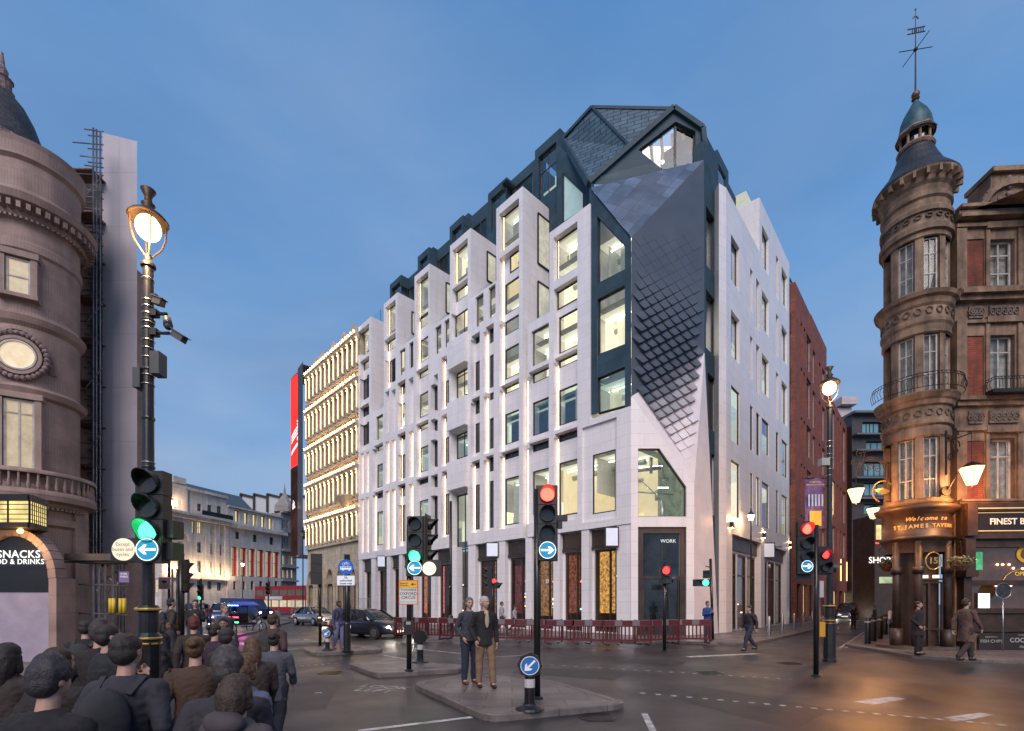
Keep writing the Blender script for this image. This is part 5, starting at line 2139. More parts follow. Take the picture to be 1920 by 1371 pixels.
def shaft(z0, z1, openings):
 n = 96
 for i in range(n):
  t0, t1 = 2 * math.pi * i / n, 2 * math.pi * (i + 1) / n
  tm = (t0 + t1) / 2
  inw = any(abs((tm - w + math.pi) % (2 * math.pi) - math.pi) < wh for w in wang) and openings
  r = RT - .16 if inw else RT
  if not inw:
   mb.poly([(TC.x + r * math.cos(t0), TC.y + r * math.sin(t0), z0), (TC.x + r * math.cos(t1), TC.y + r * math.sin(t1), z0), (TC.x + r * math.cos(t1), TC.y + r * math.sin(t1), z1), (TC.x + r * math.cos(t0), TC.y + r * math.sin(t0), z1)])


ylist = [945, 936, 822, 738, 630, 548, 450, 320]
for a, b in zip(ylist[:-1], ylist[1:]):
 shaft(zT(a), zT(b), (b, a) in bands_w)
for w in wang:
 for yt, yb in bands_w:
  for s_ in (-1, 1):
   t = w + s_ * wh
   p, q = V((TC.x + RT * math.cos(t), TC.y + RT * math.sin(t), 0)), V((TC.x + (RT - .2) * math.cos(t), TC.y + (RT - .2) * math.sin(t), 0))
   mb.poly([p + V((0, 0, zT(yb))), q + V((0, 0, zT(yb))), q + V((0, 0, zT(yt))), p + V((0, 0, zT(yt)))])
wpart(mb, 'turret_shaft', TST, tav)
mb = MB()
for prof in ([(945, 0), (942, .06), (936, .10), (934, 0)],
   [(822, .0), (818, .06), (806, .06), (800, .02)],
   [(800, .02), (796, .10), (790, .10), (788, .05), (764, .05), (760, .13), (752, .16), (748, .22), (738, .30), (736, .30), (735, 0)],
   [(630, 0), (626, .06), (612, .05), (606, .10), (600, .10), (598, .05), (578, .05), (572, .12), (562, .16), (556, .26), (548, .30), (546, 0)],
   [(450, 0), (447, .05), (438, .05), (434, .14), (424, .14), (420, .04), (404, .04), (400, .12), (392, .12), (388, .03), (378, .03), (372, .10), (366, .10), (362, .04), (352, .06), (344, .14), (336, .18), (330, .24), (322, .33), (318, .35)]):
 mb.lathe([(RT + d, zT(y, RT + d)) for y, d in prof], TC, 72)
for k in range(22):
 th = 2 * math.pi * k / 22
 c = TC + V((math.cos(th) * (RT + .24), math.sin(th) * (RT + .24), zT(338)))
 mb.obox(c, V((math.cos(th), math.sin(th), 0)) * .12, V((-math.sin(th), math.cos(th), 0)) * .045, (0, 0, .12))
wpart(mb, 'turret_mouldings', TST, tav)
mb = MB()
for y, s_ in ((777, 1), (588, 1), (412, .6), (371, .55)):
 for k in range(20):
  th = 2 * math.pi * k / 20
  c = TC + V((math.cos(th) * (RT + .07), math.sin(th) * (RT + .07), zT(y)))
  t_ = V((-math.sin(th), math.cos(th), 0))
  pr = None
  for q in range(7):
   h = 2 * math.pi * q / 6
   p = c + t_ * math.cos(h) * .10 + V((0, 0, math.sin(h) * .12 * s_))
   if pr:
    mb.bar(pr, p, .03, .04, V((math.cos(th), math.sin(th), 0)))
   pr = p
wpart(mb, 'turret_carving', TSTL, tav)
# turret windows
for w in wang[:3]:
 for bi, (yt, yb) in enumerate(bands_w):
  rw_ = RT - .12
  n_ = V((math.cos(w), math.sin(w), 0))
  u_ = V((-math.sin(w), math.cos(w), 0))
  fo_o = TC + n_ * (rw_ * math.cos(wh))
  ft = Facade((fo_o.x, fo_o.y), u_, n_)
  hw = rw_ * math.sin(wh) + .012
  ft.window(-hw, hw, zT(yb), zT(yt), 0, tav, TWH, GL, .05, name='turret_window', mull=(.5,), trans=(.7, .32), hole=False)
  mb = MB()
  ft.bx(mb, -hw, hw, zT(yb), zT(yt), -.12, -.09)
  wpart(mb, 'curtain', CURT, tav)
# slate skirt, lantern, copper dome, ball
mb = MB()
mb.lathe([(RT + .31, zT(319, RT + .31)), (RT + .33, zT(314, RT + .33)), (RT + .2, zT(309, RT + .2)), (.86, zT(300, .86)), (.66, zT(284, .66)), (.52, zT(269, .52))], TC, 40)
wpart(mb, 'slate_skirt', mat('turret_slates', (.035, .035, .045), .5, var=.25, kind='slate', bw=.22, bh=.12, mortar=.012, tone=.4, mcol=.3, bump=.8), tav)
mb = MB()
mb.lathe([(.54, zT(269, .5)), (.58, zT(265, .5)), (.54, zT(261, .5)), (.44, zT(259, .5))], TC, 24)
for k in range(8):
 th = 2 * math.pi * (k + .5) / 8
 c = TC + V((math.cos(th) * .45, math.sin(th) * .45, 0))
 mb.tube(c + V((0, 0, zT(260, .5))), c + V((0, 0, zT(238, .5))), .045, .045, 6)
mb.lathe([(.52, zT(241, .5)), (.62, zT(236, .5)), (.58, zT(232, .5)), (.3, zT(231, .5))], TC, 8)
wpart(mb, 'turret_lantern', TST, tav)
mb = MB()
mb.lathe([(.38, zT(261, .5)), (.38, zT(240, .5))], TC, 16)
wpart(mb, 'lantern_glazing', GLD, tav)
mb = MB()
mb.smooth = True
mb.lathe([(.60, zT(236, .6)), (.53, zT(230, .55)), (.50, zT(222, .5)), (.46, zT(211, .45)), (.36, zT(202, .35)), (.19, zT(193, .2)), (.08, zT(187, .1)), (.05, zT(181, .1))], TC, 16)
wpart(mb, 'copper_dome', mat('copper_green', (.05, .12, .14), .5, .3, var=.3, scale=3, streak=.3), tav)
mb = MB()
mb.ball(TC + V((0, 0, zT(178, 0))), .13)
mb.lathe([(.1, zT(188, 0)), (.13, zT(186, 0)), (.06, zT(184, 0))], TC, 12)
wpart(mb, 'finial_ball', mat('aged_bronze', (.16, .09, .07), .5, .5, var=.2), tav)
mb = MB()
mb.tube(TC + V((0, 0, zT(173, 0))), TC + V((0, 0, zT(96, 0))), .035, .022, 6)
mb.tube(TC + V((0, 0, zT(96, 0))), TC + V((0, 0, zT(18, 0))), .022, .010, 6)
mb.ball(TC + V((0, 0, zT(93, 0))), .07, n=8, rings=6)
mb.tube(TC + V((-.62, 0, zT(98, 0))), TC + V((.62, 0, zT(88, 0))), .014, .014, 5)
mb.tube(TC + V((0, -.6, zT(93, 0))), TC + V((0, .6, zT(93, 0))), .014, .014, 5)
mb.ball(TC + V((0, 0, zT(18, 0))), .03, n=6, rings=4)
vz = zT(58, 0)
for dz in (-.09, .09):
 mb.bar(TC + V((-.30, 0, vz + dz - .05)), TC + V((.36, 0, vz + dz + .08)), .02, .03)
for k in range(6):
 x = -.12 + k * .08
 mb.bar(TC + V((x, 0, vz - .09 + x * .15)), TC + V((x, 0, vz + .10 + x * .15)), .02, .02, (1, 0, 0))
for s_ in (-1, 1):
 pr = None
 for q in range(7):
  t = q / 6 * 4
  p = TC + V((s_ * (.02 + .09 * math.sin(t * .8)), 0, zT(33, 0) + .05 * math.cos(t * 1.3)))
  if pr:
   mb.tube(pr, p, .01, .01, 4)
  pr = p
wpart(mb, 'weather_vane', IRON, tav)


def railing(mb, pts, h, step=.11):
 """scrolled iron balcony railing along a polyline"""
 for a, b in zip(pts[:-1], pts[1:]):
  a, b = V(a), V(b)
  n = max(2, int((b - a).length / step))
  nn = (b - a).cross(V((0, 0, 1))).normalized()
  for k in range(n):
   p = a.lerp(b, k / n)
   pr = None
   for q in range(6):
    z = h * q / 5
    bul = math.sin(q / 5 * math.pi * 1.1) * .05
    w = p + nn * bul + V((0, 0, z)) + (b - a).normalized() * .02 * math.sin(q * 2)
    if pr:
     mb.tube(pr, w, .008, .008, 4, False)
    pr = w
  for z in (0.02, h, h * .82):
   mb.tube(a + V((0, 0, z)), b + V((0, 0, z)), .012, .012, 5)


mb = MB()
rr = RT + .40
railing(mb, [(TC.x + rr * math.cos(rad(t)), TC.y + rr * math.sin(rad(t)), zT(736)) for t in range(-200, -20, 12)], .50)
wpart(mb, 'balcony_railing', IRON, tav)
for k in range(2):
 mb = MB()
 off = k * 3.35
 a0, a1 = aT_(1843) + off, aT_(1915) + off
 FT.bx(mb, a0 - .1, a1 + .1, zt(741), zt(735), .2, .5)
 railing(mb, [FT.pt(a0, zt(735), .1), FT.pt(a0, zt(735), .45), FT.pt(a1, zt(735), .45), FT.pt(a1, zt(735), .1)], .45)
 wpart(mb, 'balcony_railing', IRON, tav)
# ---- pub front
zf1, zf0 = zt(944), zt(1003)
mb = MB()
FT.bx(mb, .02, XE, zf1 - .28, zf1 - .02, .24, .42)
FT.bx(mb, .02, XE, zf0, zf1 - .28, .003, .26)
FT.bx(mb, .02, XE, zf0 - .14, zf0, .003, .34)
FT.bx(mb, .02, XE, zt(1026), zf0 - .14, .003, .20)
for k in range(2):
 a = .03 + k * 4.2
 FT.bx(mb, a, a + .34, zf0 - .05, zf1 - .02, .26, .50)
 FT.bx(mb, a, a + .34, zt(1070), zf0 - .14, .003, .42)
 FT.bx(mb, a - .02, a + .40, zt(1082), zt(1070), .003, .46)
 FT.bx(mb, a + .04, a + .30, zpav + .5, zt(1082), .003, .30)
 FT.bx(mb, a, a + .34, zpav, zpav + .5, .003, .38)
FT.bx(mb, .4, XE, zt(1150), zt(1141), .003, .14)
FT.bx(mb, .4, XE, zt(1098), zt(1088), .003, .12)
FT.bx(mb, .4, XE, zt(1180), zt(1150), .003, .05)
FT.bx(mb, .4, XE, zpav, zt(1222), .003, .12)
FT.bx(mb, .4, XE, zt(1185), zt(1180), .003, .12)
mb.smooth = True
mb.lathe([(RT + .10, zf1 + .0), (RT + .30, zf1 - .06), (RT + .26, zf1 - .2), (RT + .06, zf1 - .3), (RT + .06, zf0), (RT + .18, zf0 - .06), (RT + .10, zf0 - .14), (RT - .02, zf0 - .32), (RT - .02, zt(1035))], TC, 48)
mb.smooth = False
for th in (rad(-165), rad(-125), rad(-62), rad(-20)):
 c = TC + V((math.cos(th) * (RT - .02), math.sin(th) * (RT - .02), 0))
 mb.tube(c + V((0, 0, zt(1180))), c + V((0, 0, zf0 - .2)), .13, .12, 10)
 mb.tube(c + V((0, 0, zt(1075))), c + V((0, 0, zt(1062))), .17, .17, 10)
 mb.tube(c + V((0, 0, zpav)), c + V((0, 0, zt(1180))), .2, .2, 10)
wpart(mb, 'pub_front', PUBD, tav)
mb = MB()
FT.bx(mb, .5, 4.2, zf0 + .16, zf1 - .36, .262, .275)
wpart(mb, 'sign_board', mat('sign_board', (.02, .012, .01), .25), tav)
mb = MB()
for z0_, z1_ in ((zf0 + .12, zf0 + .15), (zf1 - .35, zf1 - .32)):
 FT.bx(mb, .46, 4.24, z0_, z1_, .262, .29)
FT.bx(mb, .46, .49, zf0 + .12, zf1 - .32, .262, .29)
FT.bx(mb, .4, 4.3, zf1 - .22, zf1 - .19, .42, .44)
wpart(mb, 'sign_trim', mat('gold_trim', (.55, .40, .2), .4, emit=((1, .7, .3), .5)), tav)
text('FINEST BRANDS', .30, FT.pt(aT_(1842), (zf0 + zf1) / 2 - .10, .278), nT, mat('cream_letters', (.75, .68, .55), .5, emit=((1, .85, .6), .3)), tav, align='LEFT', bold=.006)
# turret lettering, letter by letter round the curve
GLT_ = mat('gilt_letters', (.60, .30, .08), .4, emit=((1, .5, .12), .25))


def curved(txt, size, z, t0, dt, shear=0.):
 t = t0
 for ch in txt:
  w = dt * (.55 if ch in " il'" else 1.25 if ch in 'WM' else 1.)
  t += w / 2
  if ch != ' ':
   n_ = V((math.cos(t), math.sin(t), 0))
   text(ch, size, TC + n_ * (RT + .075) + V((0, 0, z)), n_, GLT_, tav, shear=shear, bold=.003)
  t += w / 2


curved('Welcome to', .20, (zf0 + zf1) / 2 + .02, rad(-146), rad(7.6), .35)
curved('ST JAMES TAVERN', .19, (zf0 + zf1) / 2 - .24, rad(-168), rad(7.6))
# big pub window with things behind it
mb = MB()
for a in (.42, 2.9):
 FT.bx(mb, a, a + .09, zt(1180), zt(1026), .003, .10)
wpart(mb, 'window_frame', PUBD, tav)
FT2 = MB()
FT2.poly([FT.pt(.5, zt(1180), .05), FT.pt(XE, zt(1180), .05), FT.pt(XE, zt(1026), .05), FT.pt(.5, zt(1026), .05)])
wpart(FT2, 'pub_window_glass', glass('pub_glass', (.8, .7, .55), .10), tav)
mb = MB()
FT.bx(mb, .5, XE, zt(1180), zt(1026), .006, .02)
wpart(mb, 'pub_interior', mat('pub_interior', (.10, .05, .03), .7, var=.5, scale=2.2, emit=((1, .5, .2), .035)), tav)
mb = MB()
for px, y in ((1868, 1058), (1878, 1058), (1890, 1058), (1898, 1065), (1915, 1066), (1826, 1048), (1822, 1062), (1866, 1098), (1893, 1098)):
 mb.ball(FT.pt(aT_(px), zt(y), .04), .035, n=8, rings=5)
wpart(mb, 'bulbs', glow('pub_bulbs', (1, .45, .18), 16), tav)
mb = MB()
FT.bx(mb, aT_(1815), aT_(1841), zt(1068), zt(1034), .022, .03)
wpart(mb, 'television', glow('television_picture', (.12, .75, .35), .9, .6, 4), tav)
mb = MB()
FT.bx(mb, aT_(1829), aT_(1848), zt(1140), zt(1113), .12, .16)
wpart(mb, 'menu_lightbox', glow('menu_lightbox', (.85, .9, 1), 4), tav)
mb = MB()
FT.bx(mb, aT_(1827), aT_(1850), zt(1141.5), zt(1111.5), .10, .12)
wpart(mb, 'menu_frame', DARKMET, tav)
# yellow round emblem and arched OPEN sign in the window
for nm, px, y, r0, m_ in (('round_window_sign', 1919, 1039, .30, mat('mustard_paint', (.45, .28, .03), .5, emit=((1, .6, .1), .1))),):
 mb = MB()
 mb.disc(FT.pt(aT_(px), zt(y), .075), nT, r0, .02, 32)
 wpart(mb, nm, m_, tav)
 mb = MB()
 mb.disc(FT.pt(aT_(px), zt(y), .085), nT, r0 * .6, .02, 32)
 wpart(mb, 'emblem_centre', mat('emblem_centre', (.12, .05, .03), .5), tav)
text('OPEN', .20, FT.pt(aT_(1899), zt(1076), .07), nT, mat('mustard_letters', (.6, .38, .05), .5, emit=((1, .65, .1), .35)), tav, align='LEFT')
mb = MB()
pr = None
for q in range(10):
 th = rad(180 - q * 12)
 p = FT.pt(aT_(1925) + math.cos(th) * .85, zt(1092) + math.sin(th) * .5, .075)
 if pr:
  mb.tube(pr, p, .012, .012, 5)
 pr = p
wpart(mb, 'sign_arch', GOLD, tav)
# menu boards low on the front
mb = MB()
FT.bx(mb, aT_(1829), XE, zt(1222), zt(1188), .122, .14)
wpart(mb, 'menu_board', mat('menu_board', (.02, .017, .017), .5), tav)
CH = mat('chalk_letters', (.42, .40, .38), .7, var=.3)
text('FISH CHIPS', .155, FT.pt(aT_(1852), zt(1203), .146), nT, CH, tav, ext=.002)
text('NOW SERVING', .06, FT.pt(aT_(1852), zt(1195), .146), nT, CH, tav, ext=.002)
text('COCKTAILS', .22, FT.pt(aT_(1886), zt(1201), .146), nT, CH, tav, align='LEFT', ext=.002, bold=.004)
text('CLASSIC', .06, FT.pt(aT_(1902), zt(1191), .146), nT, CH, tav, align='LEFT', ext=.002)
text('And', .14, FT.pt(aT_(1903), zt(1213), .146), nT, CH, tav, align='LEFT', shear=.3, ext=.002)
# turret doorway with round 15 emblem
mb = MB()
mb.lathe([(RT - .30, zpav), (RT - .30, zf0 - .2)], TC, 32)
wpart(mb, 'entrance_recess', mat('entrance_recess', (.04, .022, .016), .45, var=.4, scale=2, emit=((1, .45, .2), .012)), tav)
dth = rad(-100)
dn = V((math.cos(dth), math.sin(dth), 0))
du = V((-math.sin(dth), math.cos(dth), 0))
dp = TC + dn * (RT - .24)
mb = MB()
for s_ in (-.42, 0, .42):
 mb.bar(dp + du * s_ + V((0, 0, zpav)), dp + du * s_ + V((0, 0, zt(1092))), .07, .06, dn)
for z in (zpav + .08, zt(1180), zt(1092), zt(1086)):
 mb.bar(dp - du * .45 + V((0, 0, z)), dp + du * .45 + V((0, 0, z)), .07, .06)
wpart(mb, 'entrance_door', PUBD, tav)
mb = MB()
cc = dp + dn * .26 + V((0, 0, zt(1052)))
pr = None
for q in range(25):
 th = 2 * math.pi * q / 24
 p = cc + du * math.cos(th) * .24 + V((0, 0, math.sin(th) * .30))
 if pr:
  mb.tube(pr, p, .02, .02, 6)
 pr = p
em = wpart(mb, 'round_emblem', GOLD, tav)
text('15', .30, cc, dn, GOLD, tav, em, bold=.01)
mb = MB()
for s_ in (-.32, .02):
 mb.obox(dp + dn * .1 + du * (s_ + .15) + V((0, 0, zt(1081))), du * .09, dn * .02, (0, 0, .05))
wpart(mb, 'door_lights', glow('door_lights', (1, .7, .45), 3), tav)
# doorstep
mb = MB()
mb.lathe([(RT + .25, .0), (RT + .25, .24), (RT - .3, .24)], TC, 32)
wpart(mb, 'doorstep', mat('door_step', (.12, .085, .07), .6, var=.3), tav)

# ---- hanging lanterns on iron brackets
LANT = glow('lantern_glass', (1, .56, .22), 5)


def hang_lantern(px, y, Y, w, label, e_, bracket='short'):
 p = at(px, y, Y)
 t = thing('hanging_lantern', label, 'lantern', p, 0, 'tapered lanterns hanging round the tavern')
 s = w / F * Y / 2
 mb = MB()
 mb.lathe([(s, .42 * s * 2), (s * .42, -.42 * s * 2)], (0, 0, 0), 6)
 mb.build('shade', LANT, t)
 mb = MB()
 mb.lathe([(s * 1.08, .42 * s * 2), (s * .5, .62 * s * 2), (.03, .72 * s * 2)], (0, 0, 0), 6)
 mb.tube((0, 0, s * 1.4), (0, 0, s * 2.4), .012, .012, 6)
 mb.ball((0, 0, -.5 * s * 2), .025, n=6, rings=4)
 for k in range(6):
  th = 2 * math.pi * k / 6
  mb.tube((s * math.cos(th), s * math.sin(th), .84 * s), (s * .42 * math.cos(th), s * .42 * math.sin(th), -.84 * s), .008, .008, 4)
 mb.build('lantern_frame', IRON, t)
 mb = MB()
 ztop_ = s * 2.4
 if bracket == 'wall':
  # tall scrolled bracket on the pilaster behind
  x0 = -.30
  mb.bar((x0, .62, .2), (x0, .62, 1.75), .05, .05)
  mb.bar((x0, .62, 1.35), (0, 0, 1.45), .03, .03)
  mb.tube((0, 0, ztop_), (0, 0, 1.45), .014, .014, 6)
  for cz_, r_, sg in ((1.15, .22, 1), (.75, .18, -1), (1.55, .16, 1), (.95, .12, 1)):
   pr = None
   for q in range(15):
    th = q * .55
    rr_ = r_ * (1 - q / 18)
    pp = V((x0 + .08 + sg * .1 + rr_ * math.cos(th) * .8, .5 - .1 * math.sin(q * .3), cz_ + rr_ * math.sin(th)))
    if pr:
     mb.tube(pr, pp, .018, .018, 5)
    pr = pp
  mb.disc((x0 - .02, .62, -.35), (0, 1, 0), .16, .08)
  mb.tube((x0 + .02, .55, -.3), (x0 + .12, .3, .2), .03, .02, 6)
 elif bracket:
  mb.tube((0, 0, ztop_), (0, 0, bracket), .014, .014, 6)
 if mb.v:
  mb.build('bracket', IRON, t)
 area('lantern_light', p + V((0, -.12, -s * 1.5)), (1, .42, .12), e_ * 1.2, t, s * .6)
 return t


hang_lantern(1822, 893, 16.2, 38, 'glowing tapered lantern on a scrolled wall bracket between brick and window', 300, 'wall')
hang_lantern(1605, 930, 17.6, 29, 'glowing tapered lantern hanging from the iron scrollwork left of the tavern turret', 300, .55)
hang_lantern(1637, 963, 22.0, 22, 'smaller glowing tapered lantern behind, just left of the tavern sign band', 240, .4)
# wrought iron scroll sign bracket by the turret
sb = thing('iron_scroll_bracket', 'curly wrought iron sign bracket with gilt leaves projecting left of the turret', 'bracket', at(1640, 900, 17.9))
mb = MB()
o_ = at(1640, 900, 17.9)


def px_arc(mbx, cx0, cy0, r0, r1, t0, t1, n=22, rad_=.016):
 pr = None
 for q in range(n + 1):
  k = q / n
  th = t0 + (t1 - t0) * k
  r_ = (r0 + (r1 - r0) * k)
  p = at(cx0 + r_ * math.cos(th), cy0 - r_ * math.sin(th), 17.9)
  if pr:
   mbx.tube(pr, p, rad_, rad_, 5)
  pr = p


px_arc(mb, 1634, 885, 28, 28, rad(-5), rad(190))
px_arc(mb, 1634, 885, 24, 24, rad(-5), rad(185))
px_arc(mb, 1612, 852, 10, 1.5, rad(-60), rad(500))
px_arc(mb, 1628, 878, 9, 1, rad(0), rad(540))
px_arc(mb, 1645, 880, 8, 1, rad(180), rad(-360))
px_arc(mb, 1600, 868, 6, 1, rad(0), rad(540))
mb.tube(at(1662, 870, 17.9), at(1662, 928, 17.9), .03, .03, 6)
mb.tube(at(1662, 868, 17.9), at(1684, 868, 17.9), .02, .02, 6)
mb.tube(at(1662, 940, 17.9), at(1684, 940, 17.9), .02, .02, 6)
mb.tube(at(1605, 905, 17.9), at(1604, 880, 17.9), .02, .02, 6)
mb.tube(at(1610, 850, 17.9), at(1642, 844, 17.9), .014, .008, 5)
wpart(mb, 'scrollwork', mat('rusty_gilt_iron', (.13, .07, .03), .5, .6, var=.4, scale=8), sb)
mb = MB()
px_arc(mb, 1656, 922, 20, 20, rad(40), rad(250), rad_=.022)
for k in range(9):
 th = rad(200 + k * 16)
 a_ = at(1655, 915, 17.85)
 b_ = at(1655 + 15 * math.cos(th), 915 - 12 * math.sin(th), 17.85)
 mb.tube(a_, b_, .012, .03, 5)
wpart(mb, 'gilt_leaves', mat('bright_gilt', (.65, .36, .08), .3, .8, var=.2, emit=((1, .5, .1), .15)), sb)
# hanging baskets
LEAF = [mat('leaf_dark', (.045, .085, .03), .6, var=.3), mat('leaf_light', (.10, .15, .05), .6, var=.3)]
FLOW = mat('basket_flowers', (.45, .32, .38), .6)


def basket(px, y, Y, label):
 p = at(px, y, Y)
 t = thing('hanging_basket', label, 'hanging basket', p, 0, 'flower baskets hanging on the tavern')
 mb = MB()
 mb.lathe([(.02, -.30), (.16, -.26), (.26, -.12), (.29, 0)], (0, 0, 0), 16)
 mb.build('basket', mat('coir_basket', (.16, .07, .03), .9, var=.4, scale=14, bump=1, bscale=30), t)
 rs_ = random.Random(px)
 mb, mf_ = MB(), MB()
 for k in range(260):
  th = rs_.uniform(0, 6.283)
  r_ = .34 * math.sqrt(rs_.random())
  c = V((r_ * math.cos(th), r_ * math.sin(th), rs_.uniform(-.04, .22) * (1 - r_)))
  d = V((rs_.uniform(-1, 1), rs_.uniform(-1, 1), rs_.uniform(-.3, 1))).normalized() * .05
  e2 = d.orthogonal() * .4
  mb.cur = rs_.randint(0, 1)
  mb.poly([c - d, c + e2, c + d, c - e2])
  if k % 6 == 0:
   mf_.ball(c + V((0, 0, .05)), .02, n=5, rings=3)
 mb.build('foliage', LEAF, t)
 mf_.build('flowers', FLOW, t)
 mb = MB()
 for k in range(3):
  th = 2 * math.pi * k / 3
  mb.tube((.28 * math.cos(th), .28 * math.sin(th), 0), (0, 0, .62), .006, .006, 4)
 pr = None
 for q in range(8):
  a_ = q / 7 * math.pi * .6
  pp = V((0, .5 - .5 * math.sin(a_), .62 + .12 * math.sin(q / 7 * math.pi)))
  if pr:
   mb.tube(pr, pp, .012, .012, 5)
  pr = pp
 mb.build('chains', IRON, t)


basket(1801, 1055, 16.5, 'flower basket hanging on the pilaster right of the tavern entrance')
basket(1665, 1058, 19.5, 'flower basket hanging left of the tavern entrance, in front of the restaurant lettering')
# lollipop sign by the menu lightbox
t = thing('round_sign_stand', 'dark round plaque on a thin steel post in front of the tavern window', 'sign', (FT.pt(aT_(1863), 0, .35).x, FT.pt(aT_(1863), 0, .35).y, zpav))
mb = MB()
zc_ = zt(1108) - zpav
mb.disc((0, 0, zc_), (0, 1, 0), .27, .03, 28)
mb.build('plaque', mat('plaque', (.04, .04, .05), .4, var=.5, scale=12), t)
mb = MB()
pr = None
for q in range(25):
 th = 2 * math.pi * q / 24
 p = V((.27 * math.cos(th), -.02, zc_ + .27 * math.sin(th)))
 if pr:
  mb.tube(pr, p, .014, .014, 5)
 pr = p
mb.tube((0, 0, 0), (0, 0, zc_ - .27), .02, .02, 8)
mb.build('post', mat('steel', (.45, .45, .46), .3, .9), t)

# ================================================================== left-hand round corner building
PINK = mat('painted_pink_stucco', (.34, .235, .20), .65, var=.16, scale=1.4, streak=.22, kind='stone', bw=1.1, bh=.5, mortar=.006, mcol=.72, tone=.05, bump=.3)
PINKC = mat('carved_pink_stucco', (.24, .17, .165), .7, var=.3, scale=8, bump=1, bscale=12, bdist=.05)
LC = V((-15.6, 15.75, 0))
th_ = thing('round_corner_building', 'pinkish stucco building with a rounded corner, balustrade and slate dome', 'building', LC)
RL = 1.15
YL = 14.75


def zL(y, Y=YL):
 return CAM_H + (HY - y) / F * Y


mb = MB()
prof = [(RL, 0), (RL, zL(985)), (RL + .10, zL(980)), (RL + .10, zL(968)), (RL, zL(964)), (RL, zL(952)), (RL + .14, zL(946)), (RL + .22, zL(940)), (RL + .42, zL(936)), (RL + .44, zL(928)), (RL + .12, zL(924)), (RL + .1, zL(905)), (RL + .02, zL(903)), (RL, zL(880)),
  (RL, zL(742)), (RL + .12, zL(738)), (RL + .20, zL(728)), (RL + .08, zL(722)), (RL, zL(718)), (RL, zL(610)), (RL + .10, zL(603)), (RL + .16, zL(592)), (RL + .05, zL(585)), (RL, zL(580)), (RL, zL(470)), (RL + .06, zL(466)), (RL + .05, zL(452)), (RL, zL(448)),
  (RL, zL(415)), (RL + .12, zL(408)), (RL + .16, zL(398)), (RL + .2, zL(392)), (RL + .40, zL(386)), (RL + .46, zL(374)), (RL + .16, zL(366)), (RL + .02, zL(352)), (RL + .02, zL(300)), (RL + .12, zL(294)), (RL + .14, zL(272)), (RL + .18, zL(262)), (RL - .1, zL(258))]
mb.lathe([(r_, z_ + (r_ - RL) * -.0) for r_, z_ in prof], LC, 96)
wpart(mb, 'round_tower_wall', PINK, th_)
mb = MB()
for k in range(44):
 th = 2 * math.pi * k / 44
 d_ = V((math.cos(th), math.sin(th), 0))
 c = LC + d_ * (RL + .26) + V((0, 0, zL(396)))
 mb.obox(c, d_ * .12, V((-d_.y, d_.x, 0)) * .05, (0, 0, .09))
for k in range(70):
 th = 2 * math.pi * k / 70
 d_ = V((math.cos(th), math.sin(th), 0))
 for y in (412, 949):
  mb.obox(LC + d_ * (RL + .15) + V((0, 0, zL(y))), d_ * .04, V((-d_.y, d_.x, 0)) * .03, (0, 0, .035))
wpart(mb, 'cornice_brackets', PINK, th_)
# straight walls either side
mb = MB()
pA = LC + V((RL, 0, 0))
mb.obox((pA.x - .55, LC.y + .35, zL(262) / 2), (.35, 0, 0), (0, .25, 0), (0, 0, zL(262) / 2))
mb.obox((LC.x - 9.3, LC.y + 2.4, zL(262) / 2), (9.0, 0, 0), (0, 3.0, 0), (0, 0, zL(262) / 2))
for y_ in (378, 596, 733, 934):
 mb.obox((LC.x - 9.3, LC.y - .75, zL(y_)), (9.0, 0, 0), (0, .25, 0), (0, 0, .12))
mb.obox((pA.x - .12, LC.y + .42, zL(945) / 2), (.2, 0, 0), (0, .25, 0), (0, 0, zL(945) / 2))
wpart(mb, 'flank_wall', PINK, th_)
# dome
mb = MB()
DC_ = V((-17.5, 16.6, 0))
zD = lambda y: CAM_H + (HY - y) / F * 16.0
mb.smooth = True
mb.lathe([(1.25, zD(262)), (1.22, zD(250)), (1.12, zD(238)), (1.0, zD(215)), (.82, zD(185)), (.60, zD(160)), (.35, zD(143)), (.22, zD(136))], DC_, 24)
wpart(mb, 'slate_dome', mat('dome_slates', (.05, .048, .05), .6, var=.3, kind='slate', bw=.25, bh=.14, mortar=.012, tone=.4, mcol=.35, bump=.6), th_)
mb = MB()
mb.lathe([(.30, zD(140)), (.32, zD(135)), (.24, zD(132)), (.25, zD(115)), (.30, zD(112)), (.14, zD(108)), (.16, zD(95)), (.08, zD(85)), (.03, zD(60))], DC_, 12)
mb.lathe([(1.40, zD(268)), (1.42, zD(258)), (1.2, zD(256))], DC_, 24)
wpart(mb, 'dome_finial', PINKC, th_)


def drum_pt(th, r, z):
 return LC + V((math.cos(th) * r, math.sin(th) * r, z))


def ang_for(px):
 """angle on the drum seen at this column"""
 t = (px - CX) / F
 best = None
 for k in range(-1400, -200):
  a = rad(k / 10)
  p = drum_pt(a, RL, 0)
  if p.y > 0:
   e_ = abs(p.x / p.y - t)
   n_ = V((math.cos(a), math.sin(a)))
   if n_.dot(V((-p.x, -p.y)).normalized()) < 0.02:
    continue
   if best is None or e_ < best[0]:
    best = (e_, a)
 return best[1]


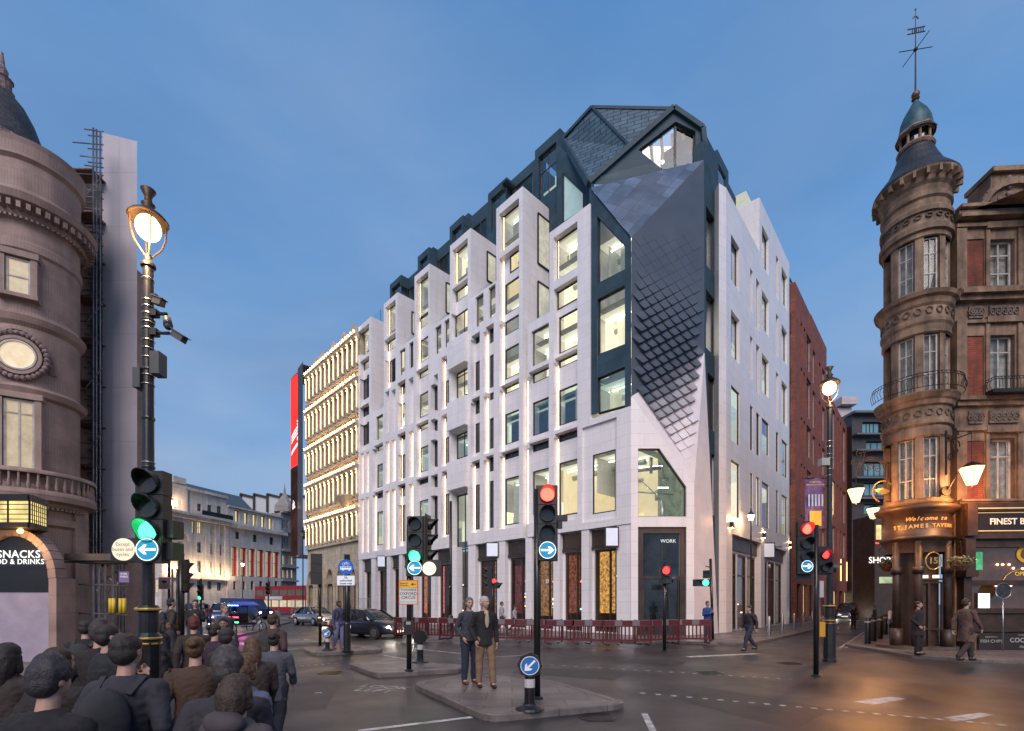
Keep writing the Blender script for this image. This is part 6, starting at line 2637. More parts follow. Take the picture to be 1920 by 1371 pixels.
def drum_window(px0, px1, yt, yb, pm, mull=(), trans=(), surround=True):
 a0, a1 = ang_for(px0), ang_for(px1)
 am = (a0 + a1) / 2
 n_ = V((math.cos(am), math.sin(am), 0))
 u_ = V((-math.sin(am), math.cos(am), 0))
 hw = RL * math.sin(abs(a1 - a0) / 2)
 o = LC + n_ * (RL + .02)
 f = Facade((o.x, o.y), u_, n_)
 f.window(-hw, hw, zL(yb), zL(yt), -.02, th_, TWH, pm, .06, name='sash_window', mull=mull, trans=trans, hole=False)
 if surround:
  mb = MB()
  f.bx(mb, -hw - .16, -hw - .002, zL(yb), zL(yt) + .02, -.25, .10)
  f.bx(mb, hw + .002, hw + .16, zL(yb), zL(yt) + .02, -.25, .10)
  f.bx(mb, -hw - .2, hw + .2, zL(yt) + .02, zL(yt) + .2, -.25, .14)
  f.bx(mb, -hw - .2, hw + .2, zL(yb) - .12, zL(yb) - .003, -.25, .2)
  wpart(mb, 'window_surround', PINK, th_)
 return f


WARMP = mat('warm_curtained_pane', (.40, .34, .24), .25, var=.25, scale=3, emit=((1, .78, .45), .28))
drum_window(12, 60, 486, 555, WARMP, (), (.5,))
drum_window(8, 68, 750, 880, WARMP, (.5,), (.8,))
# round window
a_ = ang_for(34)
n_ = V((math.cos(a_), math.sin(a_), 0))
c = LC + n_ * (RL + .03) + V((0, 0, zL(668)))
mb = MB()
mb.disc(c, n_, .40, .06, 32)
rw2 = wpart(mb, 'round_window', mat('round_pane', (.5, .42, .3), .15, var=.3, scale=3, emit=((1, .8, .5), .6)), th_)
u_ = V((-n_.y, n_.x, 0))
for r_, w_, mt_ in ((.43, .05, TWH), (.53, .10, PINK), (.68, .12, PINKC)):
 mb = MB()
 pr = None
 for q in range(33):
  th = 2 * math.pi * q / 32
  p = c + u_ * r_ * math.cos(th) + V((0, 0, r_ * math.sin(th))) + n_ * .02
  if pr:
   if r_ > .6:
    mb.ball(p, .09, n=7, rings=5)
   else:
    mb.bar(pr, p, w_, .12, n_)
  pr = p
 wpart(mb, 'round_surround', mt_, th_)
# big arch moulding over the round window
mb = MB()
for r_, w_ in ((1.02, .09), (.92, .05)):
 pr = None
 for q in range(25):
  th = math.pi * q / 24
  aa = a_ + r_ * math.cos(th) / RL * .8
  p = drum_pt(aa, RL + .05, zL(690) + r_ * math.sin(th) * 1.15)
  if pr:
   mb.bar(pr, p, w_, .12, n_)
  pr = p
wpart(mb, 'arch_moulding', PINK, th_)
# balustrade
mb = MB()
zr0, zr1 = zL(924), zL(888)
mb.smooth = True
mb.lathe([(RL + .40, zr1), (RL + .42, zr1 + .12), (RL + .24, zr1 + .13), (RL + .24, zr1)], LC, 40)
mb.lathe([(RL + .42, zr0 - .05), (RL + .42, zr0 + .1), (RL + .2, zr0 + .1)], LC, 40)
for k in range(44):
 th = 2 * math.pi * k / 44
 h = zr1 - zr0
 mb.lathe([(.03, zr0 + .1), (.062, zr0 + h * .35), (.03, zr0 + h * .7), (.035, zr1)], LC + V((math.cos(th) * (RL + .33), math.sin(th) * (RL + .33), 0)), 7)
wpart(mb, 'balustrade', PINK, th_)
# arched shop sign
Ys_ = 13.75
lit_w = glow('white_sign_letters', (1, 1, 1), 1.4)
mb = MB()
arc = []
x0, x1 = at(-10, 0, Ys_).x, at(96, 0, Ys_).x
xm, rx = (x0 + x1) / 2 - .2, (x1 - x0) / 2 + .2
zb_, zt_ = CAM_H + (HY - 1084) / F * Ys_, CAM_H + (HY - 1006) / F * Ys_
pl = [(xm - rx, Ys_, zb_ - .4)]
for q in range(17):
 th = math.pi * (1 - q / 16)
 pl.append((xm + rx * math.cos(th), Ys_, zb_ + (zt_ - zb_) * math.sin(th)))
pl.append((xm + rx, Ys_, zb_ - .4))
mb.extrude(pl, (0, .2, 0))
wpart(mb, 'shop_sign', mat('black_sign', (.012, .012, .013), .3), th_)
text('SNACKS', .30, (at(86, 0, Ys_).x, Ys_ - .16, CAM_H + (HY - 1041) / F * Ys_), (0, -1, 0), lit_w, th_, align='RIGHT', bold=.003, sx=1.05, spacing=1.06)
text('FOOD & DRINKS', .205, (at(93, 0, Ys_).x, Ys_ - .16, CAM_H + (HY - 1054.5) / F * Ys_), (0, -1, 0), lit_w, th_, align='RIGHT', bold=.001, sx=1.0, spacing=1.08)
mb = MB()
pr = None
for q in range(17):
 th = math.pi * (1 - q / 16)
 p = V((xm + (rx + .12) * math.cos(th), Ys_ + .06, zb_ + (zt_ - zb_ + .12) * math.sin(th)))
 if pr:
  mb.bar(pr, p, .22, .34, (0, 1, 0))
 pr = p
mb.box(xm + rx + .02, xm + rx + .24, Ys_ - .1, Ys_ + .5, 0, zb_)
wpart(mb, 'sign_arch', PINK, th_)
mb = MB()
mb.box(x0 - 1, x1 - .02, Ys_ + .02, Ys_ + .1, 0, zb_ - .4)
wpart(mb, 'shop_shutter', mat('pale_shutter', (.30, .26, .32), .5, var=.1, emit=((.8, .7, 1), .03)), th_)
# projecting lit canopy box above
cz0, cz1 = CAM_H + (HY - 985) / F * 13.4, CAM_H + (HY - 940) / F * 13.4
cx0, cx1, cx2 = at(-60, 0, 13.2).x, at(57, 0, 13.2).x, at(88, 0, 14.0).x
mb = MB()
for (p, q) in (((cx0, 13.2), (cx1, 13.2)), ((cx1, 13.2), (cx2, 14.0))):
 mb.poly([(*p, cz0), (*q, cz0), (*q, cz1), (*p, cz1)])
wpart(mb, 'lit_canopy_panel', glow('canopy_yellow', (1, .80, .32), 1.1, .35, 3), th_)
mb = MB()
for z, w_ in ((cz0 - .03, .14), (cz1 + .05, .18)):
 mb.bar((cx0, 13.17, z), (cx1, 13.17, z), .1, w_)
 mb.bar((cx1, 13.17, z), (cx2, 13.97, z), .1, w_)
for k in range(4):
 z = cz0 + (cz1 - cz0) * (k + 1) / 5
 mb.bar((cx0, 13.18, z), (cx1, 13.18, z), .03, .018)
 mb.bar((cx1, 13.18, z), (cx2, 13.98, z), .03, .018)
for k in range(9):
 t_ = k / 8
 mb.bar((cx1 + (cx2 - cx1) * t_, 13.18 + .8 * t_, cz0), (cx1 + (cx2 - cx1) * t_, 13.18 + .8 * t_, cz1), .03, .03)
for px in (17, 57):
 x = at(px, 0, 13.2).x
 mb.bar((x, 13.17, cz0), (x, 13.17, cz1), .03, .03)
mb.poly([(cx0, 13.2, cz1 + .12), (cx1, 13.2, cz1 + .12), (cx2, 14.0, cz1 + .12), (cx0, 15, cz1 + .3)])
mb.poly([(cx0, 13.2, cz0 - .1), (cx1, 13.2, cz0 - .1), (cx2, 14.0, cz0 - .1), (cx0, 15, cz0 - .1)])
wpart(mb, 'canopy_frame', IRON, th_)
mb = MB()
pb_ = at(38, 996, 13.3)
mb.ball(pb_, .07, n=10, rings=7)
wpart(mb, 'canopy_bulb', glow('amber_bulb', (1, .5, .1), 12), th_)
area('canopy_light', pb_ + V((0, -.3, -.25)), (1, .6, .25), 60, th_, .15)

# ================================================================== white wrapped scaffold
sh = thing('scaffold_wrap', 'tall plain white sheeting wrapped round a scaffold beside the stucco building', 'sheeting', at(223, HY, 18))
x0, x1 = at(192, 0, 18).x, at(257, 0, 18).x
zb_ = CAM_H + (HY - 1042) / F * 18
mb = MB()
mb.poly([(x0, 18, zb_), (x1, 18.0, zb_), (x1, 18, CAM_H + 865 / F * 18), (x0, 18, CAM_H + 881 / F * 18)])
mb.poly([(x1, 18.0, zb_), (x1 - 6.5, 26, zb_), (x1 - 6.5, 26, CAM_H + 865 / F * 18), (x1, 18, CAM_H + 865 / F * 18)])
mb.poly([(x0, 18, zb_), (x0 - 6.5, 26, zb_), (x0 - 6.5, 26, CAM_H + 881 / F * 18), (x0, 18, CAM_H + 881 / F * 18)])
wpart(mb, 'sheeting', mat('white_sheeting', (.47, .44, .48), .7, var=.07, scale=.5, kind='stone', bw=1.4, bh=2.0, off=0, mortar=.012, tone=.06, mcol=.75, streak=.12, bump=.3), sh)
scf = thing('scaffolding', 'steel tube scaffolding between the round corner and the white sheeting', 'scaffolding', at(180, HY, 17.6))
mb = MB()
for px in (175, 181, 188):
 for Y in (17.3, 18.4):
  x = at(px, 0, 17.3).x
  mb.tube((x, Y, 0), (x, Y, CAM_H + (HY - 240 - (px - 175) * .5) / F * 17.3), .028, .028, 6)
rs_ = random.Random(3)
for k in range(38):
 y = 245 + k * 21 + rs_.uniform(-6, 6)
 xa = rs_.choice((108, 130, 136, 150, 128)) if k % 3 else 158
 mb.tube(at(xa, y, 17.25), at(194, y + 5, 17.35), .024, .024, 6)
 mb.tube(at(165, y + 12, 18.1), at(194, y + 15, 18.1), .024, .024, 6)
for k in range(6):
 y = 330 + k * 120
 mb.tube(at(158, y + 40, 17.28), at(192, y, 17.28), .02, .02, 6)
wpart(mb, 'scaffold_tubes', mat('scaffold_steel', (.20, .19, .20), .4, .7, var=.3), scf)
mb = MB()
for k in range(9):
 y = 330 + k * 78
 mb.obox(at(166, y, 17.7), (.38, 0, 0), (0, .3, 0), (0, 0, .025))
wpart(mb, 'scaffold_boards', mat('scaffold_boards', (.16, .10, .07), .8, var=.3, scale=6), scf)
mb = MB()
xa, xb_ = at(128, 0, 18.6).x, at(194, 0, 18.6).x
mb.box(xa, xb_, 18.6, 18.8, 3.2, CAM_H + (HY - 330) / F * 18.6)
wpart(mb, 'debris_netting', mat('dark_netting', (.05, .033, .03), .8, var=.5, scale=2.5), scf)
# pedestrian gantry under the sheeting, shops glowing behind
mb = MB()
for px in (175, 186, 218, 232):
 for Y in (14.6, 18):
  x = at(px, 0, 14.6 if px < 200 else 15).x
  mb.tube((x, Y, 0), (x, Y, CAM_H + (HY - 1052) / F * 14.6), .035, .035, 6)
for y in (1055, 1096, 1150):
 mb.tube(at(148, y, 14.6), at(240, y + 3, 14.6), .03, .03, 6)
for (xa_, ya_, xb2, yb2) in ((181, 1070, 222, 1096), (181, 1096, 222, 1070), (181, 1130, 215, 1100), (181, 1105, 200, 1130)):
 mb.tube(at(xa_, ya_, 14.7), at(xb2, yb2, 14.7), .025, .025, 6)
for k in range(9):
 mb.tube(at(186 + k * 4, 1100, 14.62), at(186 + k * 4, 1150, 14.62), .012, .012, 5)
wpart(mb, 'gantry_frame', mat('scaffold_steel', (.2, .19, .2), .4, .7), scf)
mb = MB()
mb.obox(at(203, 1046, 14.6), (1.1, 0, 0), (0, .25, 0), (0, 0, .10))
mb.obox(at(203, 1054, 14.5), (1.3, 0, 0), (0, .05, 0), (0, 0, .02))
wpart(mb, 'gantry_deck', mat('gantry_deck', (.06, .05, .05), .6, var=.3), scf)
mb = MB()
for px in (207, 213, 226, 233):
 mb.tube(at(px, 1150, 14.58), at(px, 1122, 14.58), .05, .05, 8)
wpart(mb, 'yellow_pole_guards', mat('yellow_guard', (.6, .45, .04), .5), scf)
# souvenir shop seen through the gantry
so = thing('souvenir_shop', 'brightly lit souvenir shop glowing behind the scaffold gantry', 'shop', at(210, HY, 24))
mb = MB()
mb.box(at(150, 0, 24).x, at(242, 0, 24).x, 24, 24.4, 0, CAM_H + (HY - 1052) / F * 24)
wpart(mb, 'wall', mat('shop_wall', (.15, .10, .09), .7, var=.3), so)
for k, (xa_, xb2, ya_, yb2, c, s_) in enumerate(((168, 176, 1080, 1150, (1, .85, .6), 2.2), (186, 226, 1075, 1092, (1, .62, .3), 1.2), (186, 226, 1096, 1148, (1, .5, .35), 1.0), (190, 220, 1112, 1124, (.9, .1, .12), 1.2), (192, 204, 1130, 1146, (.8, .15, .7), 1.4), (208, 216, 1128, 1148, (1, .9, .7), 2.0), (236, 260, 1095, 1112, (1, .6, .3), .7))):
 mb = MB()
 mb.box(at(xa_, 0, 24).x, at(xb2, 0, 24).x, 23.9 - k * .02, 23.94 - k * .02, at(0, yb2, 24).z, at(0, ya_, 24).z)
 wpart(mb, 'lit_display', glow('souvenir_glow_%d' % k, c, s_, .55, 4), so)
# ================================================================== street furniture
ALU = mat('brushed_steel', (.42, .42, .43), .32, .9, var=.1)
COVER = mat('signal_black', (.016, .016, .017), .4, var=.2, scale=5)
LENSD = mat('dark_lens', (.03, .028, .025), .15, var=.2, spec=.8)
GREENL = glow('green_signal', (.03, 1, .26), 9)
REDL_ = glow('red_signal', (1, .03, .02), 14)
BLUES = mat('sign_blue', (.01, .16, .36), .4, emit=((.02, .35, .6), .5))
WLIT = glow('lit_white_symbol', (.95, 1, 1), 2.0)
WARMG = glow('lamp_globe', (1, .70, .34), 9)
BODYG = mat('signal_body', (.02, .02, .021), .38, var=.15, scale=4)


def head(name, parent, c, aspects, r=.105, pitch=.34, board=True, face=(0, -1), lit=None, arrow=None, hood=1.0):
 """a signal head: backing board, round lenses with hoods; lit = (index, material)"""
 f = V((face[0], face[1], 0)).normalized()
 u = V((-f.y, f.x, 0))
 c = V(c)
 n = aspects
 hh = n * pitch / 2
 mb = MB()
 if board:
  mb.obox(c - f * .02, u * (r * 1.75), f * .008, (0, 0, hh + .05))
 for i in range(n):
  zc = hh - pitch * (i + .5)
  mb.obox(c + V((0, 0, zc)) - f * .08, u * (r * 1.35), f * .1, (0, 0, pitch * .485))
 hd = mb.build(name, BODYG, parent)
 for i in range(n):
  zc = hh - pitch * (i + .5)
  cc = c + V((0, 0, zc)) + f * .025
  mb = MB()
  mb.disc(cc, f, r, .012, 24)
  is_lit = lit and lit[0] == i
  m_ = lit[1] if is_lit else LENSD
  mb.build('lens', m_, hd)
  # hood: open tube, longer on top
  mb = MB()
  ro, ri = r * 1.10, r * 1.02
  N_ = 18
  for q in range(N_):
   t0, t1 = 2 * math.pi * q / N_, 2 * math.pi * (q + 1) / N_
   ln = lambda t: .05 + .17 * hood * max(0, .35 + math.sin(t)) / 1.35
   P_ = lambda t, rr, l: cc + u * rr * math.cos(t) + V((0, 0, rr * math.sin(t))) + f * l
   mb.poly([P_(t0, ro, 0), P_(t1, ro, 0), P_(t1, ro, ln(t1)), P_(t0, ro, ln(t0))])
   mb.poly([P_(t0, ri, 0), P_(t1, ri, 0), P_(t1, ri, ln(t1)), P_(t0, ri, ln(t0))])
   mb.poly([P_(t0, ri, ln(t0)), P_(t1, ri, ln(t1)), P_(t1, ro, ln(t1)), P_(t0, ro, ln(t0))])
  mb.build('hood', mat('lit_red_hood', (.25, .02, .02), .4, emit=((1, .03, .03), .35)) if is_lit and m_ is REDL_ and r > .12 else BODYG, hd, fix=False)  # red glow of the lit lens painted into its hood
 return hd


def arrow_disc(parent, c, r, f, ang, ringm=None, name='arrow_sign', lit=True, th=.10, bodyr=1.12):
 """round blue sign with a white arrow; ang = direction of the arrow, 0 = to the right as seen"""
 f = V((f[0], f[1], 0)).normalized()
 u = V((-f.y, f.x, 0))
 c = V(c)
 mb = MB()
 mb.tube(c - f * th, c, r * bodyr, r * bodyr, 8 if bodyr > 1.2 else 28)
 sg = mb.build(name, BODYG, parent)
 mb = MB()
 mb.disc(c + f * .006, f, r, .008, 32)
 mb.build('sign_face', BLUES if lit else mat('sign_blue_plain', (.02, .12, .35), .35, emit=((.05, .3, .8), .12)), sg)
 W_ = WLIT if lit else mat('sign_white', (.7, .72, .75), .4, emit=((.8, .9, 1), .25))
 mb = MB()
 d = u * math.cos(ang) + V((0, 0, math.sin(ang)))
 e_ = V((0, 0, 1)) * math.cos(ang) - u * math.sin(ang)
 k = .011
 pts = [(-.78, .11), (.25, .11), (.02, .42), (.30, .42), (.80, 0), (.30, -.42), (.02, -.42), (.25, -.11), (-.78, -.11)]
 ppx = [c + f * k + d * (a * r) + e_ * (b * r) for a, b in pts]
 mb.poly([ppx[0], ppx[1], ppx[7], ppx[8]])
 mb.poly([ppx[1], ppx[2], ppx[3], ppx[4]])
 mb.poly([ppx[4], ppx[5], ppx[6], ppx[7]])
 mb.poly([ppx[1], ppx[4], ppx[7]])
 mb.build('arrow', W_, sg)
 mb = MB()
 pr = None
 for q in range(33):
  t = 2 * math.pi * q / 32
  p = c + f * .011 + u * r * .97 * math.cos(t) + V((0, 0, r * .97 * math.sin(t)))
  if pr:
   mb.bar(pr, p, r * .06, .006, f)
  pr = p
 mb.build('sign_rim', W_, sg)
 return sg


def pole(root, h, r=.057, name='post', m=None, lean=0.):
 mb = MB()
 mb.tube((0, 0, 0), (lean, 0, h), r, r, 14)
 mb.lathe([(r * 1.9, 0), (r * 1.9, .02), (r * 1.05, .05)], (0, 0, 0), 14)
 return mb.build(name, m or BLACK, root)


def ground_at(px, py, z=0.):
 return ground(px, py, z)


# --- near island signal (red, arrow to the right)
p = ground_at(1007, 1310, .12)
ts = thing('traffic_light', 'traffic light showing red over a blue right arrow, on the nearest island', 'traffic light', p)
Yk = p.y
K = Yk / F
pole(ts, (1310 - 918) * K, .058)
cxh = (1025 - 1007) * K
# built as four stacked housings
hc = (1310 - (934 + 1014) / 2) * K
hd = head('signal_head', ts, (cxh, -.12, (1310 - 967) * K), 3, r=.118, pitch=.335, lit=(0, REDL_), board=False)
mb = MB()
mb.obox((cxh, -.02, (1310 - 982) * K), (.19, 0, 0), (0, .02, 0), (0, 0, .66))
mb.build('backing_board', BODYG, ts)
mb = MB()
mb.obox((cxh, -.10, (1310 - 1034) * K), (.15, 0, 0), (0, .09, 0), (0, 0, .17))
mb.build('sign_box', BODYG, ts)
arrow_disc(ts, (cxh, -.20, (1310 - 1034) * K), .145, (0, -1), 0, th=.05)
mb = MB()
mb.obox((cxh + .24, 0, (1310 - 972) * K), (.12, 0, 0), (0, .05, 0), (0, 0, .05))
mb.obox((cxh + .22, 0, (1310 - 985) * K), (.05, 0, 0), (0, .04, 0), (0, 0, .06))
mb.build('detector', COVER, ts)
area('red_light', p + V((cxh, -.35, (1310 - 934) * K)), (1, .05, .03), 2.5, ts, .08)

# --- middle island signal (green, arrow left, lit white disc) and the bus diversion plate
p = ground_at(767, 1258, .12)
K = p.y / F
ts = thing('traffic_light', 'traffic light showing green, with the yellow and white bus diversion sign below', 'traffic light', p)
pole(ts, (1258 - 984) * K, .062)
x_ = (778 - 767) * K + .03
head('signal_head', ts, (x_, -.12, (1258 - 1015) * K), 3, r=.135, pitch=.40, lit=(2, GREENL), board=False)
mb = MB()
mb.obox((x_, -.02, (1258 - 1020) * K), (.22, 0, 0), (0, .02, 0), (0, 0, .66))
mb.obox((x_ + .20, -.08, (1258 - 1066) * K), (.42, 0, 0), (0, .06, 0), (0, 0, .20))
mb.build('backing_board', BODYG, ts)
arrow_disc(ts, (x_, -.18, (1258 - 1066) * K), .17, (0, -1), math.pi, th=.05)
mb = MB()
mb.disc((x_ + .35, -.16, (1258 - 1067) * K), (0, -1, 0), .165, .02, 28)
mb.build('lit_disc', glow('white_lit_disc', (1, .86, .62), 1.5), ts)
head('signal_head', ts, (x_ + .30, .05, (1258 - 1012) * K), 3, r=.12, pitch=.38, face=(1, -.15), board=True)
mb = MB()
zc = (1258 - 1111) * K
mb.obox((0, -.075, zc), (.235, 0, 0), (0, .008, 0), (0, 0, .30))
dp_ = mb.build('diversion_plate', mat('orange_plate', (.65, .11, .02), .5, emit=((1, .2, .05), .05)), ts)
mb = MB()
mb.obox((0, -.085, zc - .085), (.215, 0, 0), (0, .003, 0), (0, 0, .195))
mb.build('white_panel', mat('white_panel', (.62, .60, .58), .5), dp_)
mb = MB()
mb.obox((0, -.085, zc + .20), (.215, 0, 0), (0, .003, 0), (0, 0, .08))
mb.build('yellow_panel', mat('yellow_panel', (.80, .45, .02), .5), dp_)
INK = mat('sign_ink', (.02, .02, .025), .5)


def t2(txt, size, x, y, z, root, sub=None, m=INK, nrm=(0, -1, 0), **k):
 return text(txt, size, V(root.location) + V((x, y, z)), nrm, m, root, sub, ext=.001, **k)


t2('Buses on', .052, -.20, -.0895, zc + .225, ts, dp_, align='LEFT', bold=.001)
t2('Diversion', .052, -.20, -.0895, zc + .17, ts, dp_, align='LEFT', bold=.001)
t2('TOWARDS', .078, 0, -.0895, zc + .06, ts, dp_, bold=.001)
t2('OXFORD', .10, 0, -.0895, zc - .035, ts, dp_, bold=.001)
t2('CIRCUS', .10, 0, -.0895, zc - .13, ts, dp_, bold=.001)
mb = MB()
mb.box(-.2, .2, -.0895, -.0885, zc - .235, zc - .228)
mb.box(.09, .19, -.0895, -.0885, zc + .19, zc + .205)
mb.poly([(.06, -.0893, zc + .198), (.12, -.0893, zc + .24), (.12, -.0893, zc + .156)])
mb.build('plate_marks', INK, dp_)
mb = MB()
mb.obox((.02, -.10, (1258 - 1176) * K), (.09, 0, 0), (0, .07, 0), (0, 0, .17))
pb = mb.build('push_button_box', BODYG, ts)
mb = MB()
mb.obox((.02, -.172, (1258 - 1168) * K), (.055, 0, 0), (0, .002, 0), (0, 0, .035))
mb.build('button_panel', mat('button_panel', (.3, .3, .3), .4), pb)
area('green_light', p + V((x_, -.4, (1258 - 1042) * K)), (.05, 1, .3), 2.5, ts, .08)


# --- keep-left bollards
def bollard_sign(px, py, label, facing=1, k=1.0):
 p = ground_at(px, py, .12)
 t = thing('keep_left_bollard', label, 'bollard', p, 0, 'lit bollards on the traffic islands')
 mb = MB()
 mb.lathe([(.24 * k, 0), (.22 * k, .03), (.12 * k, .07), (.095 * k, .10)], (0, 0, 0), 20)
 mb.lathe([(.085 * k, .09), (.085 * k, .36 * k)], (0, 0, 0), 20)
 mb.build('base', BLACK, t)
 mb = MB()
 mb.smooth = True
 mb.lathe([(.088 * k, .36 * k), (.088 * k, .50 * k)], (0, 0, 0), 24)
 mb.build('white_band', mat('white_reflective_band', (.55, .53, .52), .4), t)
 mb = MB()
 mb.lathe([(.08 * k, .50 * k), (.08 * k, .56 * k)], (0, 0, 0), 20)
 # octagonal shell
 c = V((0, 0, .72 * k))
 mb.tube(c + V((0, .09 * k, 0)), c - V((0, .09 * k, 0)), .20 * k, .20 * k, 8)
 mb.build('shell', BLACK, t)
 if facing:
  arrow_disc(t, c - V((0, .095 * k, 0)), .15 * k, (0, -1), rad(225), lit=False, th=.01)
 return t


bollard_sign(993, 1330, 'bollard with a blue diagonal arrow sign on the nearest island', 1, .97)
bollard_sign(788, 1242, 'black bollard with its blank back turned, beside the bus diversion sign', 0, 1.0)
bollard_sign(614, 1220, 'small bollard with a blue arrow on the far island beside the man with a backpack', 1, .85)

# --- big street lamps
def lamp_column(px, py, ytop, yglobe, label, e_, hs=1.):
 p = ground_at(px, py, .0)
 K = p.y / F
 t = thing('street_lamp', label, 'street lamp', p, 0, 'tall lamp columns with big globes')
 zg = (py - yglobe) * K
 zb = (py - (py - 1.35 / K)) * K
 mb = MB()
 mb.lathe([(.19, 0), (.19, .08), (.17, .10), (.165, 1.15), (.19, 1.2)], (0, 0, 0), 8)
 mb.lathe([(.16, 1.2), (.17, 1.28), (.13, 1.34), (.13, 1.65), (.16, 1.7), (.12, 1.76)], (0, 0, 0), 20)
 mb.lathe([(.085, 1.7), (.078, zg * .55), (.07, zg - .62), (.10, zg - .60), (.10, zg - .56), (.05, zg - .5), (.045, zg - .42)], (0, 0, 0), 18)
 for k in range(5):
  z = 3.1 + k * .75
  mb.lathe([(.088, z), (.092, z + .02), (.088, z + .04)], (0, 0, 0), 14)
 mb.build('column', BLACK, t)
 mb = MB()
 for z in (1.24, 1.68, 1.16):
  mb.lathe([(.165, z), (.18, z + .02), (.165, z + .04)], (0, 0, 0), 20)
 mb.build('gilt_rings', GOLD, t)
 mb = MB()
 mb.ball((0, 0, zg), .215 * hs, .215 * hs, .235 * hs, 20, 14)
 mb.build('globe', WARMG, t)
 mb = MB()
 mb.smooth = True
 mb.lathe([(r_ * hs, zg + z_ * hs) for r_, z_ in ((.33, .13), (.345, .16), (.30, .22), (.20, .30), (.11, .36), (.09, .42), (.12, .46), (.07, .50), (.06, .60), (.13, .74), (.12, .75), (.02, .76))], (0, 0, 0), 24)
 mb.smooth = False
 for k in range(4):
  a = 2 * math.pi * (k + .5) / 4
  d_ = V((math.cos(a), math.sin(a), 0)) * hs
  mb.path([d_ * .30 + V((0, 0, zg + .16 * hs)), d_ * .28 + V((0, 0, zg - .12 * hs)), d_ * .22 + V((0, 0, zg - .32 * hs)), d_ * .05 + V((0, 0, zg - .44))], .012, 6)
 mb.build('lamp_hood', mat('bronze_lamp_hood', (.10, .06, .035), .5, .5, var=.3), t)
 area('lamp_light', p + V((.05, -.3, zg - .34)), (1, .60, .27), e_, t, .15)
 return t, K, zg


tl, K1, zg1 = lamp_column(278, 1350, 356, 428, 'tall black lamp column on the left hung with cameras, its globe glaring warm', 300, .78)
mb = MB()
for y, sx, ln in ((560, 1, .10), (588, 1, .22), (624, 1, .26)):
 z = (1350 - y) * K1
 mb.tube((.08, 0, z), (.08 + ln, -.02, z - .02), .025, .025, 6)
 mb.obox((.10, 0, z), (.05, 0, 0), (0, .05, 0), (0, 0, .05))
mb.build('camera_arms', BLACK, tl)
for y, x0_, tilt in ((566, .13, 20), (598, .30, 75), (628, .42, 32)):
 z = (1350 - y) * K1
 mb = MB()
 d_ = V((math.cos(rad(-tilt)), -.15, math.sin(rad(-tilt)))).normalized()
 c = V((x0_, -.02, z))
 if tilt == 75:
  mb.tube(c, c + d_ * .14, .055, .065, 12)
  mb.ball(c + d_ * .14, .06, n=12, rings=8)
 else:
  mb.bar(c - d_ * .02, c + d_ * (.2 if tilt == 32 else .13), .10, .10)
  mb.bar(c - d_ * .04 + V((0, 0, .06)), c + d_ * (.27 if tilt == 32 else .17) + V((0, 0, .055)), .12, .012)
 mb.build('cctv_camera', mat('camera_grey', (.06, .065, .07), .4), tl)
for x, y, w_, h_ in ((.155, 684, .07, .17), (-.12, 712, .055, .15)):
 mb = MB()
 mb.obox((x, 0, (1350 - y) * K1), (w_, 0, 0), (0, .09, 0), (0, 0, h_))
 mb.build('equipment_box', mat('camera_grey', (.06, .065, .07), .4), tl)
mb = MB()
for y in (525, 565, 577, 590, 606, 618, 640, 655, 672, 694, 705, 722, 868):
 z = (1350 - y) * K1
 mb.lathe([(.088, z - .008), (.092, z), (.088, z + .008)], (0, 0, 0), 14)
mb.build('steel_straps', ALU, tl)
lamp2, K2, zg2 = lamp_column(1555, 1241, 685, 728, 'tall black lamp column with a bright globe in front of the brick side street', 140, .85)
mb = MB()
mb.obox((-.2, -.05, (1241 - 868) * K2), (.12, 0, 0), (0, .1, 0), (0, 0, .11))
mb.build('equipment_box', mat('pale_grey_box', (.4, .4, .38), .4), lamp2)
mb = MB()
for y in (828, 838, 852, 860, 880, 892):
 z = (1241 - y) * K2
 mb.lathe([(.088, z - .012), (.094, z), (.088, z + .012)], (0, 0, 0), 14)
mb.build('steel_straps', ALU, lamp2)
# signal hung on the left lamp column
pl = V(tl.location)
ts = thing('traffic_light', 'large traffic light glowing green, fixed to the lamp column on the left', 'traffic light', pl)
y0 = 1350
x_ = .235
head('signal_head', ts, (x_, -.28, (y0 - 958) * K1), 3, r=.15, pitch=.36, lit=(2, GREENL), board=False)
mb = MB()
mb.obox((x_, -.16, (y0 - 962) * K1), (.20, 0, 0), (0, .02, 0), (0, 0, .56))
mb.obox((x_ - .0, -.22, (y0 - 1035) * K1), (.19, 0, 0), (0, .09, 0), (0, 0, .19))
mb.obox((x_ - .40, -.20, (y0 - 1034) * K1), (.20, 0, 0), (0, .06, 0), (0, 0, .17))
mb.obox((x_ + .22, -.1, (y0 - 996) * K1), (.08, 0, 0), (0, .12, 0), (0, 0, .13))
mb.obox((x_ + .22, -.1, (y0 - 1036) * K1), (.08, 0, 0), (0, .12, 0), (0, 0, .13))
mb.build('backing_board', BODYG, ts)
arrow_disc(ts, (x_, -.33, (y0 - 1035) * K1), .165, (0, -1), math.pi, th=.05)
mb = MB()
mb.disc((x_ - .40, -.27, (y0 - 1034) * K1), (0, -1, 0), .165, .02, 32)
lm = mb.build('lit_disc', glow('warm_white_disc', (1, .86, .66), 1.15), ts)
for k, w_ in enumerate(('Except', 'buses and', 'cycles')):
 text(w_, .078, pl + V((x_ - .40, -.283, (y0 - 1034) * K1 + .075 - .075 * k)), (0, -1, 0), mat('amber_letters', (.3, .14, .05), .5), ts, lm, ext=.001)
area('green_light', pl + V((x_, -.55, (y0 - 996) * K1)), (.05, 1, .3), 5, ts, .1)

